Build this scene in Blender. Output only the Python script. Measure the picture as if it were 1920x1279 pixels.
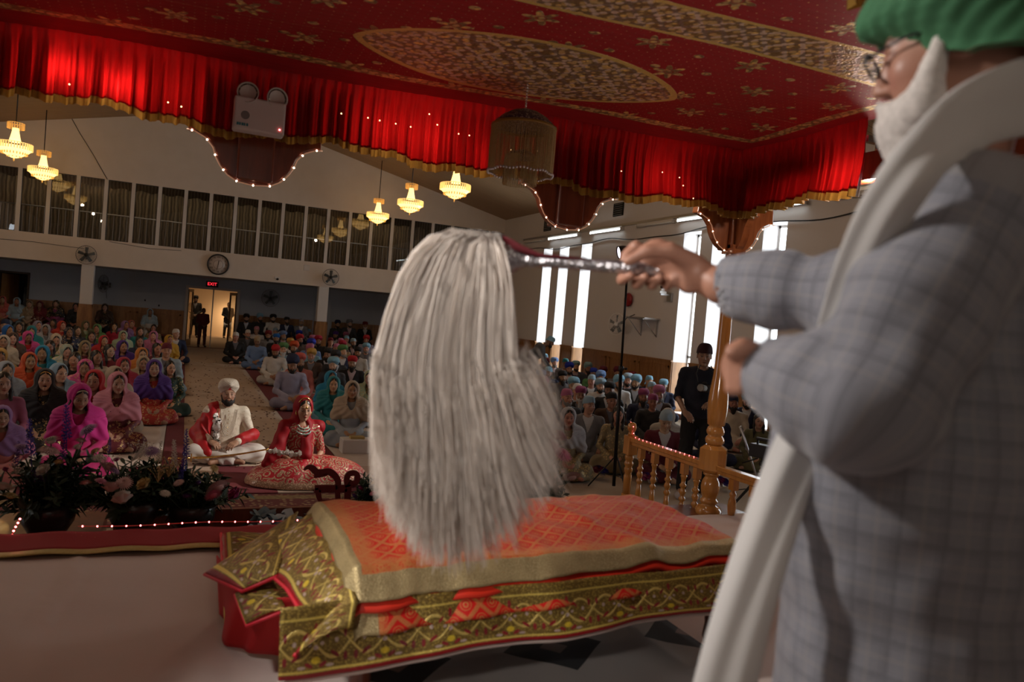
import bpy, bmesh, math, random
import numpy as np
from mathutils import Vector, Matrix, noise

for _o in list(bpy.data.objects):
    bpy.data.objects.remove(_o, do_unlink=True)
S = bpy.context.scene
COL = S.collection
PI = math.pi

# ------------------------------------------------------------------ camera
# frame 1920x1279, focal length 1400 px -> 26.25 mm on a 36 mm sensor
CAM_Z = 1.92
_yaw, _pitch, _roll = (math.radians(a) for a in (23.77, -1.72, 4.83))
_f = Vector((math.sin(_yaw)*math.cos(_pitch), math.cos(_yaw)*math.cos(_pitch), math.sin(_pitch)))
_r = Vector((math.cos(_yaw), -math.sin(_yaw), 0))
_u = _r.cross(_f)
_r2 = _r*math.cos(_roll) + _u*math.sin(_roll)
_u2 = _r2.cross(_f)
cd = bpy.data.cameras.new('camera')
cam = bpy.data.objects.new('camera', cd)
COL.objects.link(cam)
cam.matrix_world = Matrix(((_r2.x, _u2.x, -_f.x, 0), (_r2.y, _u2.y, -_f.y, 0), (_r2.z, _u2.z, -_f.z, CAM_Z), (0, 0, 0, 1)))
cd.sensor_width = 36.0
cd.lens = 1400/1920*36
cd.clip_start = 0.05
cd.clip_end = 200
cd.dof.use_dof = True
cd.dof.focus_distance = 8.4
cd.dof.aperture_fstop = 2.8
S.camera = cam
CAMP = Vector((0, 0, CAM_Z))

# ------------------------------------------------------------------ view
S.view_settings.view_transform = 'Standard'
S.view_settings.look = 'None'
S.view_settings.gamma = 1.0
S.view_settings.use_curve_mapping = False
S.view_settings.exposure = 0.0
S.cycles.use_denoising = True
S.cycles.max_bounces = 8
S.cycles.sample_clamp_indirect = 6.0

# ------------------------------------------------------------------ world (daylight outside the hall)
W = bpy.data.worlds.new('daylight')
S.world = W
W.use_nodes = True
_bg = W.node_tree.nodes['Background']
_bg.inputs[0].default_value = (0.86, 0.94, 1.0, 1)
_bg.inputs[1].default_value = 7.0

# ------------------------------------------------------------------ large lights
def light(kind, loc, target, energy, color, size=1.0, size_y=None, spot=60, blend=0.5, name='light'):
    ld = bpy.data.lights.new(name, kind)
    ld.energy = energy
    ld.color = color
    if kind == 'AREA':
        ld.size = size
        if size_y:
            ld.shape = 'RECTANGLE'
            ld.size_y = size_y
    elif kind in ('SPOT', 'POINT'):
        ld.shadow_soft_size = size
        if kind == 'SPOT':
            ld.spot_size = math.radians(spot)
            ld.spot_blend = blend
    elif kind == 'SUN':
        ld.angle = size
    o = bpy.data.objects.new(name, ld)
    COL.objects.link(o)
    o.location = loc
    if target is not None:
        o.rotation_euler = (Vector(target)-Vector(loc)).to_track_quat('-Z', 'Y').to_euler()
    return o

# daylight through the tall side windows (one lamp at each window opening)
WIN_Y = [20.95, 19.85, 18.5, 13.72, 12.7, 11.17, 5.2, 4.1]
for _i, _y in enumerate(WIN_Y):
    light('AREA', (10.95, _y, 2.4), (0, _y-.6, 1.6), 45, (0.80, 0.90, 1.0), 0.9, 3.6, name='window_daylight')
# windows of the far side of the hall, outside the picture on the left
light('AREA', (-7.7, 9.0, 2.8), (2, 9.5, 0.6), 40, (0.82, 0.90, 1.0), 0.8, 3.0, name='window_daylight')
# stage lamps: one on the couple, one across the altar from the left; the others are added fills
light('SPOT', (4.62, 7.2, 2.95), (1.0, 8.4, 0.45), 640, (1.0, 0.90, 0.80), 0.06, spot=27, blend=0.6, name='couple_lamp')
light('SPOT', (-1.0, 2.0, 3.0), (0.75, 1.35, 1.75), 185, (1.0, 0.93, 0.87), 0.09, spot=88, blend=0.6, name='altar_lamp')
light('AREA', (0.2, -0.6, 3.0), (1.2, 2.8, 1.2), 4, (1.0, 0.86, 0.72), 0.9, name='altar_fill')
light('SPOT', (2.75, 2.0, .85), (2.0, 2.9, 3.2), 34, (1.0, 0.80, 0.62), 0.45, spot=110, blend=0.6, name='canopy_bounce_fill')  # added, no fixture: stands in for bounce from the sheet onto the canopy
light('SPOT', (-1.7, -0.3, 2.75), (0.50, 1.40, 1.72), 185, (1.0, 0.92, 0.86), 0.10, spot=30, blend=0.8, name='whisk_fill')  # added frontal fill that brightens the whisk hair, no lamp stands there
# ------------------------------------------------------------------ helpers: objects
def ray(px, py):
    return _r2*((px-960)/1400) - _u2*((py-639.5)/1400) + _f
def on(px, py, axis, v):
    d = ray(px, py)
    i = 'xyz'.index(axis)
    t = (v-CAMP[i])/d[i]
    return CAMP + d*t
def at(px, py, z):
    return CAMP + ray(px, py)*z

def tag(o, label=None, cat=None, group=None, kind=None):
    if label: o['label'] = label
    if cat: o['category'] = cat
    if group: o['group'] = group
    if kind: o['kind'] = kind
    return o
def empty(name, loc=(0, 0, 0), rz=0.0, label=None, cat=None, group=None):
    o = bpy.data.objects.new(name, None)
    o.empty_display_size = 0.1
    COL.objects.link(o)
    o.location = loc
    o.rotation_euler = (0, 0, rz)
    return tag(o, label, cat, group)
def link(name, me, mat=None, parent=None, smooth=None, color=None):
    o = bpy.data.objects.new(name, me)
    COL.objects.link(o)
    if mat is not None and not me.materials:
        me.materials.append(mat)
    elif mat is not None:
        o.material_slots[0].link = 'OBJECT'
        o.material_slots[0].material = mat
    if parent is not None:
        o.parent = parent
    if smooth is not None:
        me.polygons.foreach_set('use_smooth', [smooth]*len(me.polygons))
    if color is not None:
        o.color = (*color[:3], 1)
    return o
def copy_tree(o, parent=None):
    c = o.copy()
    COL.objects.link(c)
    if parent is not None:
        c.parent = parent
    for ch in o.children:
        copy_tree(ch, c)
    return c

class MB:
    """collects shapes for one mesh"""
    def __init__(s):
        s.v = []; s.f = []; s.sm = []; s.uv = []
    def add(s, vs, fs, smooth=False, uvs=None):
        n = len(s.v)
        s.v.extend([tuple(v) for v in vs])
        for k, f in enumerate(fs):
            s.f.append([i+n for i in f]); s.sm.append(smooth)
            s.uv.append(uvs[k] if uvs else None)
        return s
    def box(s, c, d, rot=None):
        M = rot.to_matrix() if rot is not None and not isinstance(rot, Matrix) else rot
        vs = []
        for x in (-.5, .5):
            for y in (-.5, .5):
                for z in (-.5, .5):
                    p = Vector((x*d[0], y*d[1], z*d[2]))
                    if M is not None: p = M @ p
                    vs.append(p+Vector(c))
        return s.add(vs, [(0, 1, 3, 2), (4, 6, 7, 5), (0, 4, 5, 1), (2, 3, 7, 6), (0, 2, 6, 4), (1, 5, 7, 3)])
    def bb(s, x0, x1, y0, y1, z0, z1):
        return s.box(((x0+x1)/2, (y0+y1)/2, (z0+z1)/2), (abs(x1-x0), abs(y1-y0), abs(z1-z0)))
    def tube(s, pts, r, n=8, caps=True, smooth=True, closed=False):
        P = [Vector(p) for p in pts]
        R = r if hasattr(r, '__len__') else [r]*len(P)
        vs = []; fs = []
        prev = None
        m = len(P)
        for i, p in enumerate(P):
            if closed: t = P[(i+1) % m]-P[i-1]
            else: t = P[min(i+1, m-1)]-P[max(i-1, 0)]
            if t.length < 1e-9: t = Vector((0, 0, 1))
            t.normalize()
            if prev is None:
                a = Vector((0, 0, 1)) if abs(t.z) < .9 else Vector((1, 0, 0))
                x = a.cross(t).normalized()
            else:
                x = (prev-t*prev.dot(t))
                x = x.normalized() if x.length > 1e-6 else t.orthogonal().normalized()
            prev = x
            y = t.cross(x)
            for k in range(n):
                a = 2*PI*k/n
                vs.append(p+(x*math.cos(a)+y*math.sin(a))*R[i])
        for i in range(m if closed else m-1):
            for k in range(n):
                a = i*n+k; b = i*n+(k+1) % n
                c = ((i+1) % m)*n+(k+1) % n; d = ((i+1) % m)*n+k
                fs.append((a, b, c, d))
        if caps and not closed:
            fs.append(tuple(range(n))[::-1]); fs.append(tuple((m-1)*n+k for k in range(n)))
        return s.add(vs, fs, smooth)
    def lathe(s, prof, c=(0, 0, 0), n=24, axis=None, smooth=True):
        """prof: list of (r, z)"""
        M = Vector((0, 0, 1)).rotation_difference(Vector(axis)).to_matrix() if axis is not None else None
        vs = []; fs = []
        for r, z in prof:
            for k in range(n):
                a = 2*PI*k/n
                p = Vector((r*math.cos(a), r*math.sin(a), z))
                if M is not None: p = M @ p
                vs.append(p+Vector(c))
        for i in range(len(prof)-1):
            for k in range(n):
                fs.append((i*n+k, i*n+(k+1) % n, (i+1)*n+(k+1) % n, (i+1)*n+k))
        L_ = len(prof)-1; gap = math.hypot(prof[0][0]-prof[-1][0], prof[0][1]-prof[-1][1])
        if gap < .07 and min(prof[0][0], prof[-1][0]) > gap*.5 and prof[0][0] > 1e-5:     # a ring: join both ends
            fs += [(L_*n+k, L_*n+(k+1) % n, (k+1) % n, k) for k in range(n)]
        else:
            if prof[0][0] > 1e-5: fs.append(tuple(range(n))[::-1])
            if prof[-1][0] > 1e-5: fs.append(tuple(L_*n+k for k in range(n)))
        return s.add(vs, fs, smooth)
    def ball(s, c, r, n=10, m=6, R=None):
        rr = r if hasattr(r, '__len__') else (r, r, r)
        vs = []; fs = []
        for i in range(m+1):
            a = PI*i/m
            for k in range(n):
                b = 2*PI*k/n
                p = Vector((rr[0]*math.sin(a)*math.cos(b), rr[1]*math.sin(a)*math.sin(b), rr[2]*math.cos(a)))
                if R is not None: p = R @ p
                vs.append(p+Vector(c))
        for i in range(m):
            for k in range(n):
                fs.append((i*n+k, (i+1)*n+k, (i+1)*n+(k+1) % n, i*n+(k+1) % n))
        return s.add(vs, fs, True)
    def prism(s, poly, t0, t1, plane='xz', rot=None, off=(0, 0, 0)):
        """poly outline (a,b); extruded along the third axis from t0 to t1"""
        n = len(poly)
        def P(a, b, t):
            p = {'xz': (a, t, b), 'xy': (a, b, t), 'yz': (t, a, b)}[plane]
            p = Vector(p)
            if rot is not None: p = rot @ p
            return p+Vector(off)
        vs = [P(a, b, t0) for a, b in poly]+[P(a, b, t1) for a, b in poly]
        fs = [tuple(range(n)), tuple(range(2*n-1, n-1, -1))]
        fs += [(i, n+i, n+(i+1) % n, (i+1) % n) for i in range(n)]
        return s.add(vs, fs)
    def grid(s, fn, nu, nv, smooth=True, uvf=None, closed_u=False):
        vs = []; fs = []; uvs = []
        for j in range(nv+1):
            for i in range(nu+1):
                vs.append(fn(i/nu, j/nv))
        for j in range(nv):
            for i in range(nu):
                fs.append((j*(nu+1)+i, j*(nu+1)+i+1, (j+1)*(nu+1)+i+1, (j+1)*(nu+1)+i))
                if uvf:
                    uvs.append([uvf(i/nu, j/nv), uvf((i+1)/nu, j/nv), uvf((i+1)/nu, (j+1)/nv), uvf(i/nu, (j+1)/nv)])
        return s.add(vs, fs, smooth, uvs if uvf else None)
    def mesh(s, name='m'):
        me = bpy.data.meshes.new(name)
        me.from_pydata(s.v, [], s.f)
        me.polygons.foreach_set('use_smooth', s.sm)
        if any(u is not None for u in s.uv):
            ul = me.uv_layers.new(name='UVMap')
            flat = []
            for f, u in zip(s.f, s.uv):
                flat += [c for q in (u if u is not None else [(0, 0)]*len(f)) for c in q]
            ul.data.foreach_set('uv', flat)
        me.update()
        return me
    def build(s, name, mat, parent=None, color=None):
        return link(name, s.mesh(name), mat, parent, color=color)
def struct(name, mb, mat, kind='structure', parent=None):
    o = mb.build(name, mat, parent)
    if parent is None: o['kind'] = kind
    return o
def solidify(o, t, offset=0.0):
    m = o.modifiers.new('thickness', 'SOLIDIFY'); m.thickness = t; m.offset = offset
    return o
def bevel(o, w=0.004, seg=2):
    m = o.modifiers.new('bevel', 'BEVEL'); m.width = w; m.segments = seg; m.limit_method = 'ANGLE'
    return o

# ------------------------------------------------------------------ helpers: node expressions
class N:
    """a value in a node tree; + - * / and the functions below add Math nodes"""
    nt = None
    def __init__(s, sock): s.s = sock
    @staticmethod
    def m(op, *a, clamp=False):
        n = N.nt.nodes.new('ShaderNodeMath'); n.operation = op; n.use_clamp = clamp
        for i, v in enumerate(a):
            if isinstance(v, N): N.nt.links.new(v.s, n.inputs[i])
            else: n.inputs[i].default_value = v
        return N(n.outputs[0])
    def __add__(s, o): return N.m('ADD', s, o)
    __radd__ = __add__
    def __mul__(s, o): return N.m('MULTIPLY', s, o)
    __rmul__ = __mul__
    def __sub__(s, o): return N.m('SUBTRACT', s, o)
    def __rsub__(s, o): return N.m('SUBTRACT', o, s)
    def __truediv__(s, o): return N.m('DIVIDE', s, o)
    def __lt__(s, o): return N.m('LESS_THAN', s, o)
    def __gt__(s, o): return N.m('GREATER_THAN', s, o)
def nsin(a): return N.m('SINE', a)
def ncos(a): return N.m('COSINE', a)
def nabs(a): return N.m('ABSOLUTE', a)
def nfr(a): return N.m('FRACT', a)
def nfl(a): return N.m('FLOOR', a)
def nmx(a, b): return N.m('MAXIMUM', a, b)
def nmn(a, b): return N.m('MINIMUM', a, b)
def nsq(a): return N.m('SQRT', a)
def npw(a, b): return N.m('POWER', a, b)
def nat2(a, b): return N.m('ARCTAN2', a, b)
def nsm(a, lo, hi):
    n = N.nt.nodes.new('ShaderNodeMapRange'); n.interpolation_type = 'SMOOTHSTEP'
    N.nt.links.new(a.s, n.inputs[0])
    n.inputs[1].default_value = lo; n.inputs[2].default_value = hi
    return N(n.outputs[0])
def nlen(a, b): return nsq(a*a+b*b)
def xyz(kind='Object'):
    t = N.nt.nodes.new('ShaderNodeTexCoord'); sp = N.nt.nodes.new('ShaderNodeSeparateXYZ')
    N.nt.links.new(t.outputs[kind], sp.inputs[0])
    return [N(sp.outputs[i]) for i in range(3)]
def nnoise(scale, detail=2.0, vec=None, rough=0.5, coord='Object'):
    n = N.nt.nodes.new('ShaderNodeTexNoise'); n.inputs['Scale'].default_value = scale
    n.inputs['Detail'].default_value = detail; n.inputs['Roughness'].default_value = rough
    if vec is None:
        t = N.nt.nodes.new('ShaderNodeTexCoord'); N.nt.links.new(t.outputs[coord], n.inputs['Vector'])
    else:
        N.nt.links.new(vec, n.inputs['Vector'])
    return N(n.outputs[0])
def ncomb(a, b, c=0.0):
    n = N.nt.nodes.new('ShaderNodeCombineXYZ')
    for i, v in enumerate((a, b, c)):
        if isinstance(v, N): N.nt.links.new(v.s, n.inputs[i])
        else: n.inputs[i].default_value = v
    return n.outputs[0]
def nvor(scale, vec=None, feature='F1', out='Distance', coord='Object'):
    n = N.nt.nodes.new('ShaderNodeTexVoronoi'); n.feature = feature; n.inputs['Scale'].default_value = scale
    if vec is None:
        t = N.nt.nodes.new('ShaderNodeTexCoord'); vec = t.outputs[coord]
    N.nt.links.new(vec, n.inputs['Vector'])
    return N(n.outputs[out])
def cmix(f, a, b):
    n = N.nt.nodes.new('ShaderNodeMix'); n.data_type = 'RGBA'
    if isinstance(f, N): N.nt.links.new(f.s, n.inputs[0])
    else: n.inputs[0].default_value = f
    for i, v in ((6, a), (7, b)):
        if isinstance(v, (tuple, list)): n.inputs[i].default_value = (*v[:3], 1)
        else: N.nt.links.new(v, n.inputs[i])
    return n.outputs[2]
def cmul(f, a):
    """colour a times grey f"""
    n = N.nt.nodes.new('ShaderNodeMix'); n.data_type = 'RGBA'; n.blend_type = 'MULTIPLY'; n.inputs[0].default_value = 1.0
    if isinstance(a, (tuple, list)): n.inputs[6].default_value = (*a[:3], 1)
    else: N.nt.links.new(a, n.inputs[6])
    N.nt.links.new(f.s, n.inputs[7])
    return n.outputs[2]
def objcol():
    n = N.nt.nodes.new('ShaderNodeObjectInfo')
    return n.outputs['Color']
def attrcol(name='col'):
    n = N.nt.nodes.new('ShaderNodeAttribute'); n.attribute_name = name
    return n.outputs['Color']

def mat(name, color=(.5, .5, .5), rough=.6, metal=0.0, fn=None, spec=.5, sheen=0.0, bump=None, emit=None, es=1.0, trans=0.0, alpha=1.0, coat=0.0):
    """fn() returns a dict of sockets/values for Principled inputs, may hold 'bump': (N height, strength, distance)"""
    m = bpy.data.materials.new(name); m.use_nodes = True
    nt = m.node_tree; N.nt = nt
    b = nt.nodes['Principled BSDF']
    b.inputs['Base Color'].default_value = (*color[:3], 1)
    b.inputs['Roughness'].default_value = rough
    b.inputs['Metallic'].default_value = metal
    b.inputs['Specular IOR Level'].default_value = spec
    b.inputs['Sheen Weight'].default_value = sheen
    b.inputs['Transmission Weight'].default_value = trans
    b.inputs['Alpha'].default_value = alpha
    b.inputs['Coat Weight'].default_value = coat
    if emit is not None:
        b.inputs['Emission Color'].default_value = (*emit, 1)
        b.inputs['Emission Strength'].default_value = es
    d = fn() if fn else {}
    if 'bump' in d:
        h, st, di = d.pop('bump')
        bn = nt.nodes.new('ShaderNodeBump'); bn.inputs['Strength'].default_value = st; bn.inputs['Distance'].default_value = di
        nt.links.new(h.s, bn.inputs['Height']); nt.links.new(bn.outputs[0], b.inputs['Normal'])
    for k, v in d.items():
        if k.startswith('_'): continue
        if isinstance(v, N): nt.links.new(v.s, b.inputs[k])
        elif isinstance(v, (int, float)): b.inputs[k].default_value = v
        elif isinstance(v, tuple): b.inputs[k].default_value = (*v[:3], 1)
        else: nt.links.new(v, b.inputs[k])
    m.diffuse_color = (*color[:3], 1)
    return m
def lin(h):
    """'#rrggbb' -> linear rgb"""
    h = h.lstrip('#')
    return tuple((lambda c: c/12.92 if c <= .04045 else ((c+.055)/1.055)**2.4)(int(h[i:i+2], 16)/255) for i in (0, 2, 4))
# ------------------------------------------------------------------ materials of the hall
def f_wall():
    n = nnoise(3.0, 3)
    return {'Base Color': cmix(n, (.66, .58, .50), (.74, .66, .58))}
M_wall = mat('wall_paint', rough=.8, fn=f_wall)
M_wallw = mat('side_wall_paint', (.66, .62, .60), .8)
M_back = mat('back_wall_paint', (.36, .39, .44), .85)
M_white = mat('white_paint', (.66, .63, .60), .6)
def f_plank():
    x, y, z = xyz()
    fr = nfr(y*7.0)
    gap = nsm(nabs(fr-.5), .44, .49)
    tone = nnoise(1.0, 2, ncomb(x*.5, nfl(y*7.0)*3.7, 0.0))
    grain = nnoise(6.0, 3, ncomb(x*.6, y*14, z))
    c = cmix(tone*.6+grain*.4, (.24, .14, .07), (.44, .28, .15))
    return {'Base Color': cmix(gap, c, (.03, .02, .012)), 'Roughness': .55}
M_plank = mat('plank_ceiling', fn=f_plank)
def f_wood(c1, c2, sc=1.0, rough=.35):
    def f():
        x, y, z = xyz()
        v = ncomb(x*14*sc, y*14*sc, z*1.6*sc)
        g = nnoise(1.0, 4, v, .6)
        g2 = nnoise(3.5, 3, v, .6)
        return {'Base Color': cmix(nsm(g*.7+g2*.3, .3, .7), c1, c2), 'Roughness': rough}
    return f
M_oak = mat('oak_panel', fn=f_wood((.20, .085, .025), (.36, .17, .055), rough=.42))
M_oakpost = mat('varnished_oak', fn=f_wood((.44, .18, .04), (.60, .27, .065), rough=.18), coat=.6)
M_mahog = mat('dark_mahogany', fn=f_wood((.10, .022, .010), (.20, .048, .020), rough=.30), coat=.3)
M_carpet = mat('beige_carpet', fn=lambda: {'Base Color': cmix(nnoise(1.2, 3), (.34, .26, .18), (.44, .34, .25)), 'Roughness': .95})
M_sheetfl = mat('floor_sheet', fn=lambda: {'Base Color': cmix(nnoise(1.5, 3), (.50, .42, .36), (.60, .52, .45)), 'Roughness': .9, 'bump': (nnoise(2.5, 3), .5, .05)})
M_maroon = mat('maroon_runner', fn=lambda: {'Base Color': cmix(nnoise(40, 2), (.115, .014, .020), (.165, .024, .032)), 'Roughness': .95})
M_black = mat('black_plastic', (.012, .012, .013), .4)
M_dark = mat('dark_void', (.01, .009, .008), .9)
M_metal = mat('brushed_metal', (.55, .55, .56), .35, 1.0)
M_chrome = mat('chrome', (.85, .85, .87), .12, 1.0)
M_blackmetal = mat('black_metal', (.02, .02, .022), .35, .6)
M_glass = bpy.data.materials.new('window_glass'); M_glass.use_nodes = True
_nt = M_glass.node_tree; _nt.nodes.clear()
_o = _nt.nodes.new('ShaderNodeOutputMaterial'); _t = _nt.nodes.new('ShaderNodeBsdfTransparent'); _g = _nt.nodes.new('ShaderNodeBsdfGlossy'); _x = _nt.nodes.new('ShaderNodeMixShader'); _fr = _nt.nodes.new('ShaderNodeLayerWeight'); _pw = _nt.nodes.new('ShaderNodeMath'); _ma = _nt.nodes.new('ShaderNodeMath')
_g.inputs['Roughness'].default_value = .01; _fr.inputs[0].default_value = .5; _pw.operation = 'POWER'; _pw.inputs[1].default_value = 4.0; _ma.operation = 'MULTIPLY_ADD'; _ma.inputs[1].default_value = .6; _ma.inputs[2].default_value = .09; _nt.links.new(_fr.outputs['Facing'], _pw.inputs[0]); _nt.links.new(_pw.outputs[0], _ma.inputs[0]); _t.inputs[0].default_value = (.93, .95, .95, 1)
_nt.links.new(_ma.outputs[0], _x.inputs[0]); _nt.links.new(_t.outputs[0], _x.inputs[1]); _nt.links.new(_g.outputs[0], _x.inputs[2]); _nt.links.new(_x.outputs[0], _o.inputs[0])
def f_curt():
    x, y, z = xyz()
    st = nsin(x*62+nnoise(2.0, 2)*9)
    return {'Base Color': cmix(nsm(st, -1, 1), (.09, .07, .045), (.22, .17, .11)), 'Roughness': .9}
M_curtain = mat('gallery_curtain', fn=f_curt)
M_hallglow = mat('lobby_wall', (.80, .58, .36), .8)

YB, YG, XR, XL, YR = 28.0, 24.6, 10.2, -8.0, -5.0     # back wall, gallery front, side walls, rear wall
RX, RZ, EZ = 1.1, 7.5, 5.38                            # ridge
def roof(x): return RZ-(RZ-EZ)*abs(x-RX)/(XR-RX)

b = MB(); b.bb(XL, XR, YR, 36, -.1, 0); struct('floor', b, M_carpet)
# ceiling: two plank slopes
for sx, x1 in ((1, XR), (-1, XL)):
    b = MB()
    z1 = roof(x1)
    b.add([(RX, YR, RZ), (x1, YR, z1), (x1, YB+.3, z1), (RX, YB+.3, RZ), (RX, YR, RZ+.2), (x1, YR, z1+.2), (x1, YB+.3, z1+.2), (RX, YB+.3, RZ+.2)],
          [(0, 1, 2, 3), (7, 6, 5, 4), (0, 4, 5, 1), (1, 5, 6, 2), (2, 6, 7, 3), (3, 7, 4, 0)])
    struct('ceiling', b, M_plank)
# gable wall above the gallery windows
b = MB()
b.prism([(XL, 4.93), (XR, 4.93), (XR, roof(XR)), (RX, RZ), (XL, roof(XL))], YG, YG+.2)
struct('wall_gable', b, M_wall)
# gallery parapet + soffit
b = MB()
b.bb(XL, XR, YG, YG+.18, 2.43, 3.19)
struct('wall_gallery_front', b, M_wall)
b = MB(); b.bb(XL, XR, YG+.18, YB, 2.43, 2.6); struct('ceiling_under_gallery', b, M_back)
# back wall with door opening and left door
b = MB()
def wallx(b, x0, x1, y, z0, z1, t=.15): b.bb(x0, x1, y, y+t, z0, z1)
DX0, DX1, DZ = .08, 1.66, 2.04
LX0, LX1 = -5.35, -4.62
wallx(b, LX1, DX0, YB, 0, 2.43); wallx(b, DX1, XR, YB, 0, 2.43); wallx(b, DX0, DX1, YB, DZ, 2.43)
wallx(b, XL, LX0, YB, 0, 2.43); wallx(b, LX0, LX1, YB, 2.02, 2.43)
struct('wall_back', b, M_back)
# upper back wall behind gallery
b = MB(); wallx(b, XL, XR, YB, 2.6, 7.6); struct('wall_gallery_back', b, M_curtain)
# rear and left walls behind/left of the picture
b = MB(); b.bb(XL, XR, YR-.15, YR, 0, 7.7); struct('wall_rear', b, M_wall)
b = MB(); b.bb(XL-.15, XL, YR, YB+.15, 0, 5.6); struct('wall_left', b, M_wall)
# lobby beyond the doors
for nm, q in (('wall_lobby_back', (-1.2, 3.4, 36, 36.15)), ('wall_lobby_left', (-1.35, -1.2, YB+.15, 36.15)), ('wall_lobby_right', (3.4, 3.55, YB+.15, 36.15))):
    b = MB(); b.bb(*q, 0, 3); struct(nm, b, M_hallglow)
b = MB(); b.bb(-1.35, 3.55, YB+.15, 36.15, 3.0, 3.1); struct('ceiling_lobby', b, M_white)
light('AREA', (1.2, 33.5, 2.9), (1.2, 33.5, 0), 20, (1.0, .74, .46), 2.2, name='lobby_lamp')
light('AREA', (1.9, 35.2, .95), (1.9, 36, .5), 16, (1.0, .70, .42), .8, name='lobby_stair_lamp')
# side room behind left door
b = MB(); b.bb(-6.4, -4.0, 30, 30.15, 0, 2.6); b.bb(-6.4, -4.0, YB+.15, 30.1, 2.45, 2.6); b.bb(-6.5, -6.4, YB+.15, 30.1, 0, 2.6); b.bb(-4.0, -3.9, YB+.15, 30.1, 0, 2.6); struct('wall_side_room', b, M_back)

# right wall with narrow full height windows in splayed recesses
b = MB()
edges = []
WW = [.62, .60, .60, .62, .60, .62, .6, .6]
zt, zb = 4.18, .12
wins = sorted(zip(WIN_Y, WW))
y = YR
for wy, ww in wins:
    b.bb(XR, XR+.45, y, wy-ww/2, 0, EZ+.1)
    b.bb(XR, XR+.45, wy-ww/2, wy+ww/2, zt, EZ+.1)
    b.bb(XR, XR+.45, wy-ww/2, wy+ww/2, 0, zb)
    y = wy+ww/2
b.bb(XR, XR+.45, y, YB+.15, 0, EZ+.1)
struct('wall_right', b, M_wallw)
for i, (wy, ww) in enumerate(sorted(wins, reverse=True)):
    f = MB()
    x = XR+.38
    f.bb(x, x+.05, wy-ww/2, wy-ww/2+.05, zb, zt); f.bb(x, x+.05, wy+ww/2-.05, wy+ww/2, zb, zt)
    f.bb(x, x+.05, wy-ww/2, wy+ww/2, zt-.05, zt); f.bb(x, x+.05, wy-ww/2, wy+ww/2, zb, zb+.05)
    f.bb(x, x+.05, wy-.09, wy-.05, zb, zt)
    for zz in (1.35, 2.85):
        f.bb(x, x+.05, wy-ww/2, wy+ww/2, zz, zz+.06)
    w = struct('window_%d' % (i+1), f, M_white)
    g = MB(); g.add([(x+.02, wy-ww/2+.05, zb+.05), (x+.02, wy+ww/2-.05, zb+.05), (x+.02, wy+ww/2-.05, zt-.05), (x+.02, wy-ww/2+.05, zt-.05)], [(0, 1, 2, 3)])
    g.build('glass_pane', M_glass, w)
    if i == 5:
        h = MB(); h.bb(x-.03, x, wy-.10, wy-.08, 1.9, 2.05); h.build('window_handle', M_metal, w)
# daylight lamps sit outside the glass, so leave the view open: sky is the world

# oak wainscot on the right wall, with raised frames
b = MB()
y0s = [YR]+[v for wy, ww in wins for v in (wy-ww/2, wy+ww/2)]+[YB]
for a, c in zip(y0s[::2], y0s[1::2]):
    b.bb(XR-.03, XR, a, c, .1, 1.24); b.bb(XR-.05, XR, a, c, 1.24, 1.28)
    n = max(1, round((c-a)/1.25)); st = (c-a)/n
    for k in range(n):
        p0, p1 = a+k*st+.07, a+(k+1)*st-.07
        b.bb(XR-.045, XR-.03, p0, p1, 1.10, 1.15); b.bb(XR-.045, XR-.03, p0, p1, .2, .25)
        b.bb(XR-.045, XR-.03, p0, p0+.05, .2, 1.15); b.bb(XR-.045, XR-.03, p1-.05, p1, .2, 1.15)
for wy, ww in wins:      # oak lining on the sides of the recesses below the rail
    b.bb(XR, XR+.36, wy+ww/2-.012, wy+ww/2+.0, .1, 1.24)
    b.bb(XR, XR+.36, wy-ww/2, wy-ww/2+.012, .1, 1.24)
struct('trim_1', b, M_oak)
b = MB()
for a, c in ((LX1, DX0-.1), (DX1+.1, 4.3), (5.0, XR)):
    b.bb(a, c, YB-.03, YB, 0, 1.2); b.bb(a, c, YB-.05, YB, 1.2, 1.24)
    n = max(1, round((c-a)/1.4)); st = (c-a)/n
    for k in range(n):
        p0, p1 = a+k*st+.08, a+(k+1)*st-.08
        b.bb(p0, p1, YB-.045, YB-.03, 1.05, 1.1); b.bb(p0, p0+.05, YB-.045, YB-.03, .2, 1.1); b.bb(p1-.05, p1, YB-.045, YB-.03, .2, 1.1)
struct('trim_2', b, M_oak)
b = MB(); b.bb(XR-.04, XR, YR, YB, 0, .1); struct('baseboard_right', b, M_mahog)

# gallery windows: 0.70 m bays, white mullions, glass, curtains and handrail behind
b = MB()
x = -4.40
mull = []
while x > XL: x -= .703
x += .703
while x < XR:
    mull.append(x); x += .703
for x in mull:
    b.bb(x-.05, x+.05, YG, YG+.12, 3.19, 4.93)
struct('trim_3', b, M_white)
for i, x in enumerate(mull[:-1]):
    fr = MB()
    x0, x1 = x+.05, x+.653
    for q in ((x0, x0+.015, 3.19, 4.93), (x1-.015, x1, 3.19, 4.93), (x0, x1, 3.19, 3.205), (x0, x1, 4.915, 4.93)):
        fr.bb(q[0], q[1], YG+.05, YG+.09, q[2], q[3])
    w = struct('window_%d' % (i+10), fr, M_blackmetal)
    g = MB(); g.add([(x0+.01, YG+.068, 3.2), (x1-.01, YG+.068, 3.2), (x1-.01, YG+.068, 4.92), (x0+.01, YG+.068, 4.92)], [(0, 1, 2, 3)])
    g.build('glass_pane', M_glass, w)
def curtain_sheet(u, v):
    X = XL+u*(XR-XL)
    return (X, YG+1.35+.045*math.sin(X*31)+.02*math.sin(X*83), 2.65+v*(4.85-2.65)+(.03*math.sin(X*12) if v > .99 else 0))
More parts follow.
